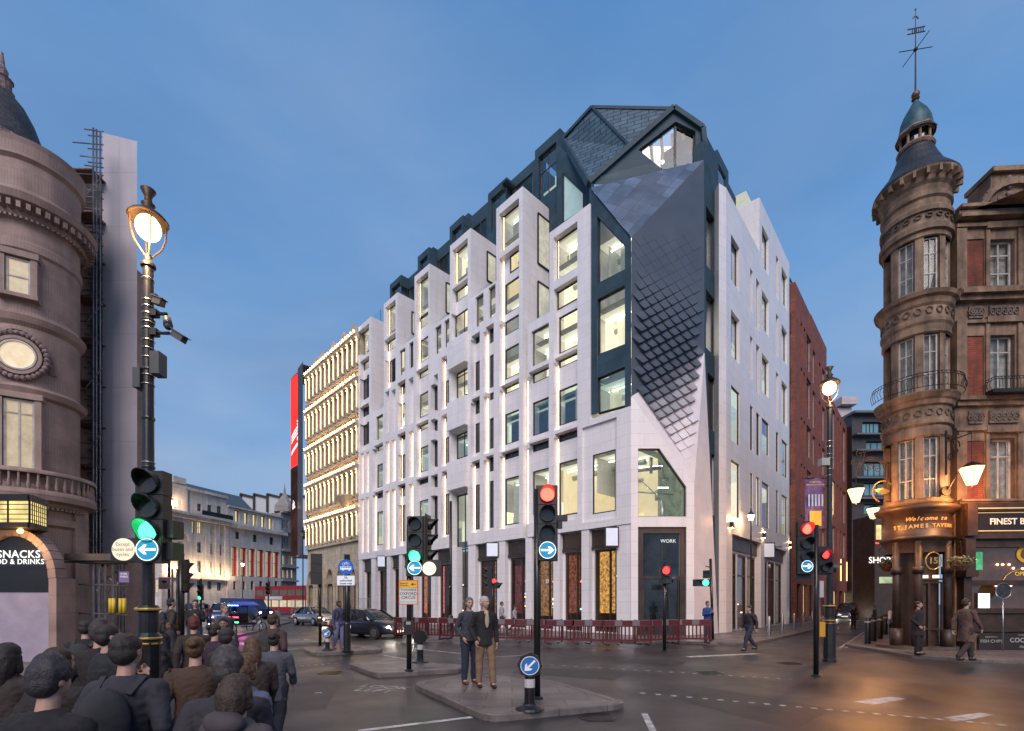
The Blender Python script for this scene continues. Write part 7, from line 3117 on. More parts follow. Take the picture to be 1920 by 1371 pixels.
# --- right-hand signal by the lamp column
p = ground_at(1530, 1268, 0)
K = p.y / F
ts = thing('traffic_light', 'traffic light showing red, next to the lamp column by the side street', 'traffic light', p)
pole(ts, (1268 - 985) * K, .058)
x_ = (1511 - 1530) * K - .08
head('signal_head', ts, (x_, -.12, (1268 - 1020) * K), 3, r=.125, pitch=.345, lit=(0, REDL_), board=False)
mb = MB()
mb.obox((x_, -.02, (1268 - 1032) * K), (.19, 0, 0), (0, .02, 0), (0, 0, .70))
mb.obox((x_, -.09, (1268 - 1063) * K), (.17, 0, 0), (0, .08, 0), (0, 0, .18))
mb.build('backing_board', BODYG, ts)
arrow_disc(ts, (x_, -.18, (1268 - 1063) * K), .14, (0, -1), 0, th=.05)
head('crossing_signal', ts, ((1543 - 1530) * K, -.05, (1268 - 1052) * K), 2, r=.10, pitch=.30, lit=(0, glow('dim_red_signal', (1, .03, .03), 5)), board=True)
head('crossing_signal', ts, ((1560 - 1530) * K, .0, (1268 - 1065) * K), 1, r=.10, pitch=.26, face=(.9, -.5), board=False)
mb = MB()
mb.obox((.12, 0, (1268 - 1180) * K), (.07, 0, 0), (0, .06, 0), (0, 0, .18))
mb.build('push_button_box', mat('yellow_button_box', (.55, .28, .03), .5), ts)
mb = MB()
mb.obox((.10, -.06, (1268 - 1105) * K), (.05, 0, 0), (0, .005, 0), (0, 0, .20))
mb.build('notice_plate', mat('grey_notice', (.4, .4, .42), .5), ts)
area('red_light', p + V((x_, -.35, (1268 - 987) * K)), (1, .05, .03), 2.5, ts, .08)


# --- small crossing signals in front of the office block
def small_signal(px, py, ytop, heads, label, lean=0., extra=None):
 p = ground_at(px, py, .0)
 K = p.y / F
 t = thing('crossing_signal', label, 'traffic light', p)
 pole(t, (py - ytop) * K, .06, lean=lean)
 for hx, hy, n, r, lit, face, pitch in heads:
  head('signal_head', t, ((hx - px) * K, -.12, (py - hy) * K), n, r=r, pitch=pitch, lit=lit, face=face, board=False)
 return t, K


DR = glow('dim_red_signal', (1, .03, .03), 5)
t, K = small_signal(1246, 1222, 1055, [(1246, 1070, 1, .14, (0, DR), (0, -1), .36), (1246, 1087, 1, .13, None, (-.3, -1), .34), (1256, 1086, 1, .13, None, (1, -.3), .34)], 'crossing signal with a dim red light in front of the corner shopfront')
mb = MB()
mb.obox((-.01, 0, (1222 - 1036) * K), (.07, 0, 0), (0, .06, 0), (0, 0, .26))
mb.build('detector', COVER, t)
t, K = small_signal(1337, 1204, 1048, [(1323, 1077, 1, .12, None, (-.4, -1), .36), (1321, 1093, 1, .13, (0, GREENL), (-.3, -1), .32), (1306, 1093, 1, .13, None, (-.2, -1), .32)], 'crossing signal with a small green light on a leaning post at the pale corner', lean=-.12)
mb = MB()
for y in (1064, 1100):
 mb.tube((-.1, 0, (1204 - y) * K), (-.36, -.05, (1204 - y + 2) * K), .02, .02, 6)
mb.build('bracket', BLACK, t)
t, K = small_signal(924, 1196, 1058, [(914, 1082, 3, .12, None, (-1, -.2), .36), (927, 1090, 1, .11, (0, DR), (0, -1), .30), (934, 1098, 1, .12, None, (1, -.3), .32)], 'black signal seen side-on above the two men, with a small red light behind')
t, K = small_signal(90, 1215, 1045, [(97, 1092, 1, .12, (0, DR), (0, -1), .34), (97, 1107, 1, .12, None, (0, -1), .30), (121, 1107, 1, .12, None, (0, -1), .30)], 'crossing signal with a red figure at the far left, under the snack shop sign')
# --- signals and poles in the left middle distance
t, K = small_signal(600, 1212, 1042, [(596, 1068, 3, .16, None, (-.3, 1), .42)], 'traffic signal seen from behind left of the bus lane sign')
mb = MB()
mb.obox((.03, -.08, (1212 - 1162) * K), (.10, 0, 0), (0, .06, 0), (0, 0, .16))
mb.build('push_button_box', BODYG, t)
mb = MB()
mb.obox((.03, -.145, (1212 - 1158) * K), (.05, 0, 0), (0, .004, 0), (0, 0, .015))
mb.build('lit_button', glow('amber_button', (1, .55, .2), 5), t)
# bus lane sign post
p = ground_at(651, 1221, .12)
K = p.y / F
t = thing('bus_lane_sign', 'round blue bus and cycle sign over a white plate on a thick post', 'sign', p)
pole(t, (1221 - 1040) * K, .10)
mb = MB()
c = V((0, -.13, (1221 - 1064) * K))
mb.disc(c, (0, -1, 0), .265, .02, 36)
sg = mb.build('round_sign', mat('bus_sign_blue', (.01, .10, .42), .4, emit=((.02, .2, .8), .15)), t)
SWH = mat('sign_white', (.7, .72, .75), .4, emit=((.8, .9, 1), .25))
mb = MB()
yy = c.y - .014
mb.box(-.19, .19, yy - .002, yy, c.z - .09, c.z + .02)
for s_ in (-.10, .12):
 mb.disc((s_, yy - .001, c.z - .09), (0, -1, 0), .033, .003, 14)
for s_ in (-.075, .075):
 pr = None
 for q in range(13):
  th = 2 * math.pi * q / 12
  pp = V((s_, yy, c.z + .10)) + V((math.cos(th) * .045, 0, math.sin(th) * .045))
  if pr:
   mb.bar(pr, pp, .009, .003, (0, 1, 0))
  pr = pp
mb.bar((-.075, yy, c.z + .1), (0, yy, c.z + .17), .01, .003, (0, 1, 0))
mb.bar((0, yy, c.z + .17), (.075, yy, c.z + .1), .01, .003, (0, 1, 0))
mb.bar((-.02, yy, c.z + .1), (.05, yy, c.z + .19), .01, .003, (0, 1, 0))
mb.build('bus_and_cycle', SWH, sg)
mb = MB()
for k in range(6):
 mb.box(-.165 + k * .058, -.125 + k * .058, yy - .004, yy - .003, c.z - .03, c.z + .005)
mb.build('bus_windows', mat('bus_sign_blue', (.01, .1, .42), .4), sg)
mb = MB()
zc = (1221 - 1089) * K
mb.obox((0, -.13, zc), (.30, 0, 0), (0, .008, 0), (0, 0, .165))
pt_ = mb.build('plate', SWH, t)
for k, w_ in enumerate(('TfL', 'authorised', 'buses only')):
 t2(w_, .098, 0, -.141, zc + .095 - .097 * k, t, pt_, bold=.002)
mb = MB()
mb.lathe([(.12, 0), (.12, .95), (.10, 1.0)], (0, 0, 0), 14)
mb.build('post_sleeve', BLACK, t)
# pink camera notice and posts on the left
p = ground_at(333, 1222)
K = p.y / F
t = thing('traffic_post', 'thick black signal post seen from behind, left of the distant traffic', 'traffic light', ground_at(340, 1225))
pole(t, (1225 - 1043) * K, .10)
head('signal_head', t, (.12, .1, (1225 - 1085) * K), 3, r=.12, pitch=.36, face=(.6, 1), board=True)
mb = MB()
mb.obox((-.16, -.1, (1225 - 1170) * K), (.09, 0, 0), (0, .08, 0), (0, 0, .16))
mb.build('push_button_box', mat('yellow_button_box', (.55, .28, .03), .5), t)
p = ground_at(317, 1190)
K = p.y / F
t = thing('street_lamp', 'distant thin street lamp with a glowing lantern behind the pink camera notice', 'street lamp', p)
zl = (1190 - 940) * K
mb = MB()
mb.lathe([(.14, 0), (.10, .9), (.07, 1.0), (.06, zl - .35), (.12, zl - .3)], (0, 0, 0), 10)
mb.build('column', BLACK, t)
mb = MB()
mb.lathe([(.13, zl - .28), (.22, zl + .05)], (0, 0, 0), 8)
mb.build('lantern', glow('far_lantern', (1, .58, .25), 70), t)
mb = MB()
mb.lathe([(.30, zl + .06), (.16, zl + .2), (.08, zl + .25), (.12, zl + .45), (.0, zl + .7)], (0, 0, 0), 8)
mb.build('lamp_hood', BLACK, t)
area('lamp_light', p + V((0, -.4, zl)), (1, .6, .3), 160, t, .2)
mb = MB()
pn = thing('camera_notice', 'pale pink traffic enforcement camera notice on the distant lamp post', 'sign', p + V((-.1, -.25, (1190 - 1094) * K)))
mb.obox((0, 0, 0), (.31, 0, 0), (0, .012, 0), (0, 0, .33))
mb.build('plate', mat('pink_plate', (.62, .40, .48), .5), pn)
mb = MB()
mb.obox((-.02, -.016, .09), (.10, 0, 0), (0, .002, 0), (0, 0, .05))
mb.disc((.10, -.016, .07), (0, -1, 0), .06, .004, 14)
mb.bar((-.06, -.016, .04), (.04, -.016, .0), .03, .004, (0, 1, 0))
mb.build('camera_symbol', INK, pn)
for k, w_ in enumerate(('Traffic', 'enforcement', 'cameras')):
 t2(w_, .10, 0, -.015, -.06 - .09 * k, pn)


def far_lamp(px, py, yl, label, lit=True, twin=False, sc=1.):
 p = ground_at(px, py)
 K = p.y / F
 t = thing('street_lamp', label, 'street lamp', p)
 zl = (py - yl) * K
 mb = MB()
 mb.lathe([(.12, 0), (.09, .9), (.05, 1.0), (.045, zl - .3), (.09, zl - .26)], (0, 0, 0), 8)
 mb.build('column', BLACK, t)
 mb = MB()
 mb.lathe([(.10 * sc, zl - .24), (.20 * sc, zl + .05)], (0, 0, 0), 6)
 mb.build('lantern', glow('far_lantern', (1, .58, .25), 70) if lit else mat('unlit_lantern', (.25, .22, .2), .3), t)
 mb = MB()
 mb.lathe([(.25 * sc, zl + .06), (.12, zl + .2), (.05, zl + .3), (.06, zl + .4), (.0, zl + .6)], (0, 0, 0), 8)
 mb.build('lamp_hood', BLACK, t)
 if lit:
  area('lamp_light', p + V((0, -.35, zl)), (1, .58, .26), 70, t, .15)
 return t


far_lamp(1408, 1187, 968, 'slim lamp post with a small bright lantern in front of the side street shopfront')
far_lamp(568, 1172, 1000, 'slim unlit lamp post in front of the bulb-lit building', lit=False)
far_lamp(455, 1160, 1058, 'slim distant lamp post with a glowing lantern before the red-lined windows', sc=.9)
far_lamp(1612, 1162, 1042, 'small lamp post glowing far down the side street', sc=.8)
# far green signal in the left distance, and one small lamp
for px, py, ytop, hy, m_, lab in ((377, 1180, 1085, 1119, GREENL, 'distant traffic signal shining green in the street on the left'), (503, 1168, 1085, 1112, None, 'distant unlit traffic signal right of the green one')):
 t, K = small_signal(px, py, ytop, [(px, hy - 8, 3, .11, (2, m_) if m_ else None, (0, -1), .36)], lab)
# tall slim black mast by the entrance
p = ground_at(845, 1186, .12)
K = p.y / F
t = thing('mast', 'tall slim black mast in front of the entrance bay', 'pole', p)
mb = MB()
mb.tube((0, 0, 0), (0, 0, (1186 - 940) * K), .085, .075, 12)
mb.lathe([(.14, 0), (.14, .9), (.09, 1.0)], (0, 0, 0), 12)
mb.build('shaft', BLACK, t)
# --- bollards
def bollard(px, py, label, m, h=1.0, r=.07, group='bollards'):
 p = ground_at(px, py, .12)
 t = thing('bollard', label, 'bollard', p, 0, group)
 mb = MB()
 mb.smooth = True
 mb.lathe([(r, 0), (r, h - .03), (r * .8, h), (0, h + .005)], (0, 0, 0), 16)
 mb.build('post', m, t)
 mb = MB()
 mb.lathe([(r * 1.04, h * .82), (r * 1.04, h * .88)], (0, 0, 0), 16)
 mb.build('band', mat('bollard_band', (.5, .5, .5), .3), t)


for i, (px, py) in enumerate(((1442, 1193), (1467, 1187), (1489, 1181), (1506, 1175), (1523, 1171))):
 bollard(px, py, ['steel bollard nearest the corner pavement edge', 'second steel bollard from the corner along the side street', 'middle steel bollard of the five beside the shopfront', 'fourth steel bollard from the corner along the side street', 'farthest steel bollard beside the traffic light post'][i], ALU, group='steel bollards along the side street')
for i, (px, py) in enumerate(((1627, 1207), (1638, 1202), (1650, 1198), (1660, 1190))):
 bollard(px, py, ['black bollard farthest left beside the tavern pavement', 'second black bollard left of the woman in white', 'third black bollard left of the woman in white', 'black bollard just behind the woman in white'][i], BLACK, h=1.05, r=.11, group='black bollards by the tavern')
# --- red and white plastic barriers round the office block
RB = mat('red_barrier_plastic', (.10, .012, .016), .45, var=.2, scale=4)
WB = mat('white_barrier_plastic', (.16, .14, .16), .4, var=.1)
bar0 = None
bpts = [(770, 1197, .0), (812, 1198, 0), (858, 1200, 0), (955, 1204, 0), (1010, 1206, 0), (1066, 1208, 0), (1120, 1209, 0), (1176, 1210, 0), (1232, 1208, 0), (1288, 1206, 0)]
for i, (px, py, a) in enumerate(bpts):
 p = ground_at(px, py, .12)
 q = ground_at(px + 20, py + 1, .12)
 if bar0 is None:
  t = thing('barrier', 'x', 'barrier', p, 0, 'red and white barriers round the office block')
  mb = MB()
  for x in (-.95, .95):
   mb.box(x - .03, x + .03, -.03, .03, .05, 1.0)
  for k in range(12):
   x = -.85 + k * .155
   mb.box(x - .025, x + .025, -.015, .015, .22, .72)
  mb.box(-.97, .97, -.02, .02, .15, .22)
  mb.box(-.97, .97, -.02, .02, .72, .76)
  mb.build('frame', RB, t)
  mb = MB()
  mb.box(-.97, .97, -.025, .025, .76, .98)
  bd = mb.build('top_board', WB, t)
  mb = MB()
  for x0_, x1_ in ((-.97, -.5), (-.2, .2), (.5, .97)):
   mb.box(x0_, x1_, -.03, .03, .77, .97)
  mb.build('red_stripe', RB, bd)
  mb = MB()
  for x in (-.8, .8):
   mb.box(x - .05, x + .05, -.25, .25, 0, .06)
  mb.build('foot', BLACK, t)
  bar0 = t
 else:
  t = copy_tree(bar0, p)
 t.rotation_euler = (0, 0, rad((-8, 6, -5, 4, -3, 8, -6, 3, 10, -4)[i]) + (rad(-20) if px < 900 else 0))
 t['label'] = ['leftmost red barrier, right of the dark car', 'red barrier below the bus diversion sign', 'red barrier left of the two men', 'red barrier just right of the two men', 'red barrier behind the post of the red traffic light', 'red barrier below the blank sign box nearest the corner', 'red barrier in front of the corner pier', 'red barrier below the cut-corner window, left of the crossing signal', 'red barrier right of the crossing signal with the detector', 'red barrier beside the man in blue'][i]
# --- wire mesh site fence at the ornate building
FM = mat('galvanised_fence', (.4, .4, .4), .4, .8)
f0 = None
for i in range(3):
 a = aL(735 - i * 62)
 p = FL.pt(a, 0.12, 3.0)
 if f0 is None:
  t = thing('mesh_fence_panel', 'x', 'fence', p, 0, 'mesh fence panels before the ornate building')
  mb = MB()
  for x in (-1.7, 1.7):
   mb.tube((x, 0, 0), (x, 0, 2.0), .022, .022, 6)
  for z in (.15, 2.0):
   mb.tube((-1.7, 0, z), (1.7, 0, z), .022, .022, 6)
  mb.build('frame', FM, t)
  mb = MB()
  for k in range(35):
   x = -1.65 + k * .097
   mb.tube((x, 0, .15), (x, 0, 2.0), .004, .004, 3, False)
  for k in range(8):
   z = .3 + k * .22
   mb.tube((-1.7, 0, z), (1.7, 0, z), .004, .004, 3, False)
  mb.build('mesh_infill', FM, t)
  mb = MB()
  for x in (-1.7, 1.7):
   mb.box(x - .12, x + .12, -.3, .3, 0, .12)
  mb.build('foot', BLACK, t)
  f0 = t
 else:
  t = copy_tree(f0, p)
 t.rotation_euler = (0, 0, math.atan2(uL.y, uL.x))
 t['label'] = ['mesh fence panel nearest the office block', 'middle mesh fence panel behind the bus lane sign', 'mesh fence panel farthest left, beside the red bus'][i]
# --- theatre banner on the side street
bn = thing('theatre_banner', 'purple hanging banner for a Broadway show on the brick side street front', 'banner', at(1527, 945, 20.5))
x0, x1 = at(1509, 0, 20.5).x, at(1545, 0, 20.5).x
zt_, zb_ = at(0, 897, 20.5).z, at(0, 992, 20.5).z
mb = MB()
N_ = 10
for k in range(N_):
 a, b = k / N_, (k + 1) / N_
 f_ = lambda s_: V((x0 + (x1 - x0) * s_, 20.5 + .05 * math.sin(s_ * 7), 0))
 mb.poly([f_(a) + V((0, 0, zb_)), f_(b) + V((0, 0, zb_)), f_(b) + V((0, 0, zt_)), f_(a) + V((0, 0, zt_))])
wpart(mb, 'cloth', mat('purple_cloth', (.10, .07, .20), .7, var=.4, scale=3, emit=((.5, .35, .9), .05)), bn)
mb = MB()
mb.tube((x0 - .1, 20.5, zt_), (x1 + .3, 20.5, zt_), .02, .02, 6)
mb.tube((x0 - .1, 20.5, zb_), (x1 + .3, 20.5, zb_), .02, .02, 6)
wpart(mb, 'banner_pole', BLACK, bn)
xm = (x0 + x1) / 2
YEL = mat('banner_yellow', (.65, .40, .06), .5, emit=((1, .6, .1), .15))
text('A GREAT BIG', .085, (xm, 20.43, zt_ - .18), (0, -1, 0), YEL, bn, ext=.001)
text('BROADWAY SHOW', .085, (xm, 20.43, zt_ - .29), (0, -1, 0), YEL, bn, ext=.001)
mb = MB()
mb.box(x0 + .16, x1 - .16, 20.42, 20.425, zb_ + .12, zb_ + .75)
wpart(mb, 'yellow_block', YEL, bn)
mb = MB()
for k in range(5):
 mb.box(x0 + .1 + k * .14, x0 + .17 + k * .14, 20.42, 20.425, zb_ + .95, zb_ + 1.45)
wpart(mb, 'pale_figures', mat('banner_pale', (.3, .4, .6), .5, emit=((.5, .7, 1), .08)), bn)
# small purple notice by the gantry and a lit small board
pn = thing('shop_notice', 'small purple notice hanging from the scaffold gantry', 'sign', at(233, 1082, 14.3))
mb = MB()
mb.obox((0, 0, 0), (.15, 0, 0), (0, .01, 0), (0, 0, .16))
mb.build('plate', mat('purple_plate', (.18, .14, .28), .5), pn)
for k, w_ in enumerate(('KARL', 'MARX')):
 t2(w_, .085, 0, -.012, .09 - .085 * k, pn, m=SWH)

# ================================================================== vehicles
TYRE = mat('tyre_rubber', (.015, .015, .015), .8, var=.2)
RIM = mat('alloy_rim', (.35, .34, .33), .3, .9)
CGL = mat('car_glass', (.015, .02, .025), .06, spec=1.)
HLAMP = glow('headlamp', (1, .93, .8), 60)
TLAMP = glow('tail_lamp', (1, .05, .03), 8)
AMB = glow('amber_indicator', (1, .4, .08), 14)


def car(p, rz, paint, label, kind='saloon', lights=True, group=None):
 """x is forward"""
 t = thing('car', label, 'car', p, rz, group)
 L_, Wd, Hh = (4.5, .88, 1.45) if kind == 'saloon' else (4.6, .92, 1.75)
 # stations: x, half width, bottom z, belt z
 st = [(-L_ / 2, .70, .42, .72), (-L_ / 2 + .12, .80, .30, .86), (-L_ / 2 + .7, .88, .22, .92), (-.6, .90, .20, .90), (.5, .90, .20, .90), (1.2, .89, .20, .90), (L_ / 2 - .55, .86, .22, .80), (L_ / 2 - .12, .76, .28, .68), (L_ / 2, .62, .36, .58)]
 k_ = Wd / .90
 mb = MB()
 mb.smooth = True
 rings = []
 for x, w, b, tz_ in st:
  w *= k_
  if kind != 'saloon':
   tz_ += .12
  ring = [(x, -w * .92, b), (x, -w, b + .14), (x, -w, tz_ - .16), (x, -w * .93, tz_ - .02), (x, -w * .6, tz_ + .035), (x, 0, tz_ + .055), (x, w * .6, tz_ + .035), (x, w * .93, tz_ - .02), (x, w, tz_ - .16), (x, w, b + .14), (x, w * .92, b)]
  rings.append(mb.add(ring))
 for a, b in zip(rings[:-1], rings[1:]):
  for q in range(10):
   mb.face((a + q, a + q + 1, b + q + 1, b + q))
  mb.face((a + 10, a, b, b + 10))
 mb.face([rings[0] + q for q in range(11)])
 mb.face([rings[-1] + q for q in range(11)])
 mb.build('body', paint, t)
 # cabin
 if kind == 'saloon':
  cab = [(-1.75, .93), (-1.15, 1.36), (-.2, 1.45), (.35, 1.40), (1.15, .93)]
 else:
  cab = [(-2.2, 1.0), (-1.95, 1.62), (-.6, 1.75), (.45, 1.68), (1.35, 1.02)]
 mb = MB()
 mb.smooth = True
 rr = []
 for x, z in cab:
  w = .80 * k_ if z < 1.05 else .64 * k_
  rr.append(mb.add([(x, -w, z if z < 1.05 else .92), (x, -w * .98, z), (x, -w * .5, z + .03), (x, w * .5, z + .03), (x, w * .98, z), (x, w, z if z < 1.05 else .92)]))
 for i_, (a, b) in enumerate(zip(rr[:-1], rr[1:])):
  for q in range(5):
   mb.face((a + q, a + q + 1, b + q + 1, b + q))
 mb.face([rr[0] + q for q in range(6)])
 mb.face([rr[-1] + q for q in range(6)])
 cb = mb.build('cabin_glass', CGL, t)
 mb = MB()
 top_ = [c for c in cab if c[1] > 1.2]
 mb.smooth = True
 for (xa_, za_), (xb2, zb2) in zip(top_[:-1], top_[1:]):
  w = .635 * k_
  mb.poly([(xa_, -w, za_ + .015), (xb2, -w, zb2 + .015), (xb2, -w * .5, zb2 + .045), (xa_, -w * .5, za_ + .045)])
  mb.poly([(xa_, -w * .5, za_ + .045), (xb2, -w * .5, zb2 + .045), (xb2, w * .5, zb2 + .045), (xa_, w * .5, za_ + .045)])
  mb.poly([(xa_, w * .5, za_ + .045), (xb2, w * .5, zb2 + .045), (xb2, w, zb2 + .015), (xa_, w, za_ + .015)])
 mb.smooth = False
 for s_ in (-1, 1):
  for (xa_, za_), (xb2, zb2) in ((cab[0], cab[1]), (cab[-1], cab[-2])):
   mb.bar((xa_, s_ * .80 * k_, za_), (xb2, s_ * .645 * k_, zb2), .06, .07)
  mb.bar((-.35, s_ * .82 * k_, .92), (-.35, s_ * .65 * k_, 1.4 if kind == 'saloon' else 1.7), .07, .03)
 mb.build('roof', paint, t)
 for x in (-L_ / 2 + .85, L_ / 2 - .85):
  for s_ in (-1, 1):
   mb = MB()
   mb.tube((x, s_ * .66 * k_, .32), (x, s_ * .915 * k_, .32), .32, .32, 24)
   wh_ = mb.build('wheel', TYRE, t)
   mb = MB()
   mb.tube((x, s_ * .90 * k_, .32), (x, s_ * .925 * k_, .32), .20, .20, 18)
   mb.build('rim', RIM, wh_)
 for s_ in (-1, 1):
  mb = MB()
  mb.ball((L_ / 2 - .14, s_ * .60 * k_, .60), .09, .14, .065, 12, 8)
  mb.build('headlamp', HLAMP if lights else RIM, t)
  mb = MB()
  mb.obox((-L_ / 2 + .04, s_ * .62 * k_, .70), (.03, 0, 0), (0, .13, 0), (0, 0, .06))
  mb.build('tail_lamp', TLAMP, t)
  mb = MB()
  mb.obox((.85, s_ * .98 * k_, .98), (.06, 0, 0), (0, .07, 0), (0, 0, .055))
  mb.build('mirror', paint, t)
 mb = MB()
 mb.box(L_ / 2 - .05, L_ / 2 + .01, -.4, .4, .40, .52)
 mb.build('grille', DARKMET, t)
 mb = MB()
 mb.box(L_ / 2 + .005, L_ / 2 + .02, -.26, .26, .33, .43)
 mb.build('number_plate', mat('white_plate', (.6, .6, .55), .4), t)
 if lights:
  M = Matrix.Translation(V(p)) @ Matrix.Rotation(rz, 4, 'Z')
  for s_ in (-1, 1):
   area('headlamp_light', M @ V((L_ / 2 + .25, s_ * .6 * k_, .6)), (1, .9, .75), 35, t, .07)
 return t


def on_road(px, py):
 q = ground(px, py)
 return (q.x, q.y, 0)


dirS = math.atan2(-uL.y, -uL.x)      # along the long front towards the camera
PB = mat('dark_car_paint', (.02, .022, .035), .22, .3, var=.1, spec=.8)
PS = mat('silver_car_paint', (.35, .35, .37), .3, .6, var=.06)
PBl = mat('blue_car_paint', (.03, .06, .16), .25, .3, var=.06, spec=.8)
car(on_road(690, 1195), dirS + rad(14), PB, 'dark saloon with bright headlamps driving past the ornate building', 'saloon')
car(on_road(1590, 1162), math.atan2(-uR.y, -uR.x), PB, 'dark car coming out of the side street with both headlamps on', 'suv')
car(on_road(418, 1168), rad(-68), PBl, 'blue car with glaring headlamps in the distant traffic on the left', 'suv')
car(on_road(365, 1163), rad(-72), PS, 'silver car half hidden at the left of the distant traffic', 'suv')
car(on_road(590, 1172), dirS + rad(6), PS, 'silver car far off between the bus and the black signal post', 'saloon')


# red double-deck bus
def bus(p, rz, label):
 t = thing('double_decker_bus', label, 'bus', p, rz)
 RP = mat('bus_red', (.22, .012, .014), .3, var=.06, emit=((1, .03, .03), .03))
 L2 = 5.2
 mb = MB()
 mb.box(-L2, L2, -1.22, 1.22, .35, 1.15)
 mb.box(-L2, L2, -1.22, 1.22, 2.15, 2.85)
 mb.box(-L2, L2, -1.22, 1.22, 3.75, 4.2)
 mb.box(-L2, L2, -1.1, 1.1, 4.2, 4.32)
 for x in (-5.0, -3.4, -1.8, -.2, 1.4, 3.0, 5.0):
  mb.box(x - .1, x + .1, -1.21, 1.21, 1.15, 2.15)
  mb.box(x - .1, x + .1, -1.21, 1.21, 2.85, 3.75)
 mb.build('body', RP, t)
 mb = MB()
 mb.box(-L2 + .03, L2 - .03, -1.17, 1.17, 1.15, 2.15)
 mb.build('lower_windows', mat('bus_lit_glass', (.3, .28, .2), .15, var=.4, scale=1.2, emit=((1, .85, .55), .5)), t)
 mb = MB()
 mb.box(-L2 + .03, L2 - .03, -1.17, 1.17, 2.85, 3.75)
 mb.build('upper_windows', mat('bus_glass', (.04, .045, .05), .1, var=.3, emit=((1, .8, .5), .06)), t)
 for x in (-3.2, 3.1):
  for s_ in (-1, 1):
   mb = MB()
   mb.tube((x, s_ * .9, .48), (x, s_ * 1.235, .48), .48, .48, 22)
   w_ = mb.build('wheel', TYRE, t)
   mb = MB()
   mb.tube((x, s_ * 1.2, .48), (x, s_ * 1.245, .48), .24, .24, 16)
   mb.build('rim', RIM, w_)
 for s_ in (-1, 1):
  mb = MB()
  mb.ball((L2, s_ * .95, .7), .06, .13, .09, 10, 6)
  mb.build('headlamp', HLAMP, t)
 mb = MB()
 mb.box(-3.0, .5, -1.235, -1.225, 2.25, 2.75)
 mb.build('side_advert', mat('pale_advert', (.5, .5, .52), .5), t)
 mb = MB()
 mb.box(L2 + .005, L2 + .02, -.8, .8, 3.1 - .25, 3.1 + .0)
 mb.build('destination_blind', glow('bus_blind', (1, .75, .3), 1.2), t)
 return t


bus((at(537, 0, 74).x, 74, 0), rad(-22), 'red double-deck bus passing in front of the far buildings')
# dark coach farther left
t = thing('van', 'dark blue van in the distant traffic left of the red bus', 'van', (at(462, 0, 52).x, 52, 0), rad(-18))
mb = MB()
mb.extrude([(-2.6, -.95, .4), (2.6, -.95, .4), (2.6, -.95, 1.15), (1.9, -.95, 1.3), (1.3, -.95, 2.2), (-2.6, -.95, 2.3)], (0, 1.9, 0))
mb.build('body', PBl, t)
mb = MB()
mb.box(.3, 1.25, -.97, .97, 1.3, 1.95)
mb.build('side_window', CGL, t)
for x in (-1.7, 1.7):
 for s_ in (-1, 1):
  mb = MB()
  mb.tube((x, s_ * .7, .36), (x, s_ * .98, .36), .36, .36, 18)
  mb.build('wheel', TYRE, t)
for s_ in (-1, 1):
 mb = MB()
 mb.ball((2.6, s_ * .7, .75), .05, .14, .08, 10, 6)
 mb.build('headlamp', HLAMP, t)
# pedicab with coloured lights
p = on_road(470, 1188)
t = thing('pedicab', 'pedicab strung with green, red and blue lights in the road at the left', 'pedicab', p, rad(-30))
mb = MB()
for s_ in (-.5, .5):
 pr = None
 for q in range(21):
  th = 2 * math.pi * q / 20
  pp = V((-.9, s_, .36)) + V((math.cos(th) * .34, 0, math.sin(th) * .34))
  if pr:
   mb.tube(pr, pp, .025, .025, 5)
  pr = pp
pr = None
for q in range(21):
 th = 2 * math.pi * q / 20
 pp = V((1.15, 0, .36)) + V((math.cos(th) * .34, 0, math.sin(th) * .34))
 if pr:
  mb.tube(pr, pp, .025, .025, 5)
 pr = pp
mb.build('wheels', TYRE, t)
mb = MB()
mb.path([(1.15, 0, .36), (.95, 0, 1.0), (.3, 0, .45), (-.9, 0, .36)], .025, 6)
mb.tube((.95, -.28, 1.02), (.95, .28, 1.02), .018, .018, 6)
mb.box(-1.2, -.3, -.55, .55, .5, .62)
mb.obox((-1.2, 0, .85), (.06, 0, .02), (0, .55, 0), (0, 0, .3))
for s_ in (-.55, .55):
 mb.path([(-.3, s_, .6), (-.25, s_, 1.7), (-1.2, s_, 1.75), (-1.25, s_, .6)], .02, 6)
mb.build('frame', BLACK, t)
mb = MB()
mb.smooth = True
mb.extrude([(-.15, -.6, 1.68), (-.7, -.6, 1.85), (-1.3, -.6, 1.7), (-1.3, -.6, 1.66), (-.15, -.6, 1.64)], (0, 1.2, 0))
mb.build('canopy', mat('pedicab_canopy', (.05, .05, .2), .6, emit=((.1, .15, 1), .4)), t)
for k, (c_, e_) in enumerate((((.05, 1, .25), 4), ((1, .05, .1), 4), ((.15, .35, 1), 5))):
 mb = MB()
 for q in range(7):
  mb.ball((-1.25 + .16 * q, -.58, (.66, .95, 1.64)[k]), .04, n=6, rings=4)
 mb.build('fairy_lights', glow('fairy_light_%d' % k, c_, e_ * 2), t)
area('pedicab_glow', V(p) + V((0, -.9, .8)), (.9, .1, .5), 28, t, .3)
from mathutils import noise as mnoise
# ================================================================== people
SKIN = mat('skin', (.46, .27, .20), .5, var=.06, scale=8)
SKIND = mat('dark_skin', (.16, .085, .055), .5, var=.06, scale=8)
EYE = mat('eye_dark', (.02, .015, .012), .3)
LIP = mat('lips', (.34, .13, .11), .5)
SOLE = mat('shoe_sole', (.4, .38, .36), .6)


def cloth(name, c, var=.12):
 return mat(name, c, .85, var=var, scale=7, bump=.4, bscale=22, bdist=.01)


def cap(mb, p, q, r0, r1=None, n=10):
 r1 = r0 if r1 is None else r1
 mb.tube(p, q, r0, r1, n)
 mb.ball(p, r0, n=n, rings=7)
 mb.ball(q, r1, n=n, rings=7)


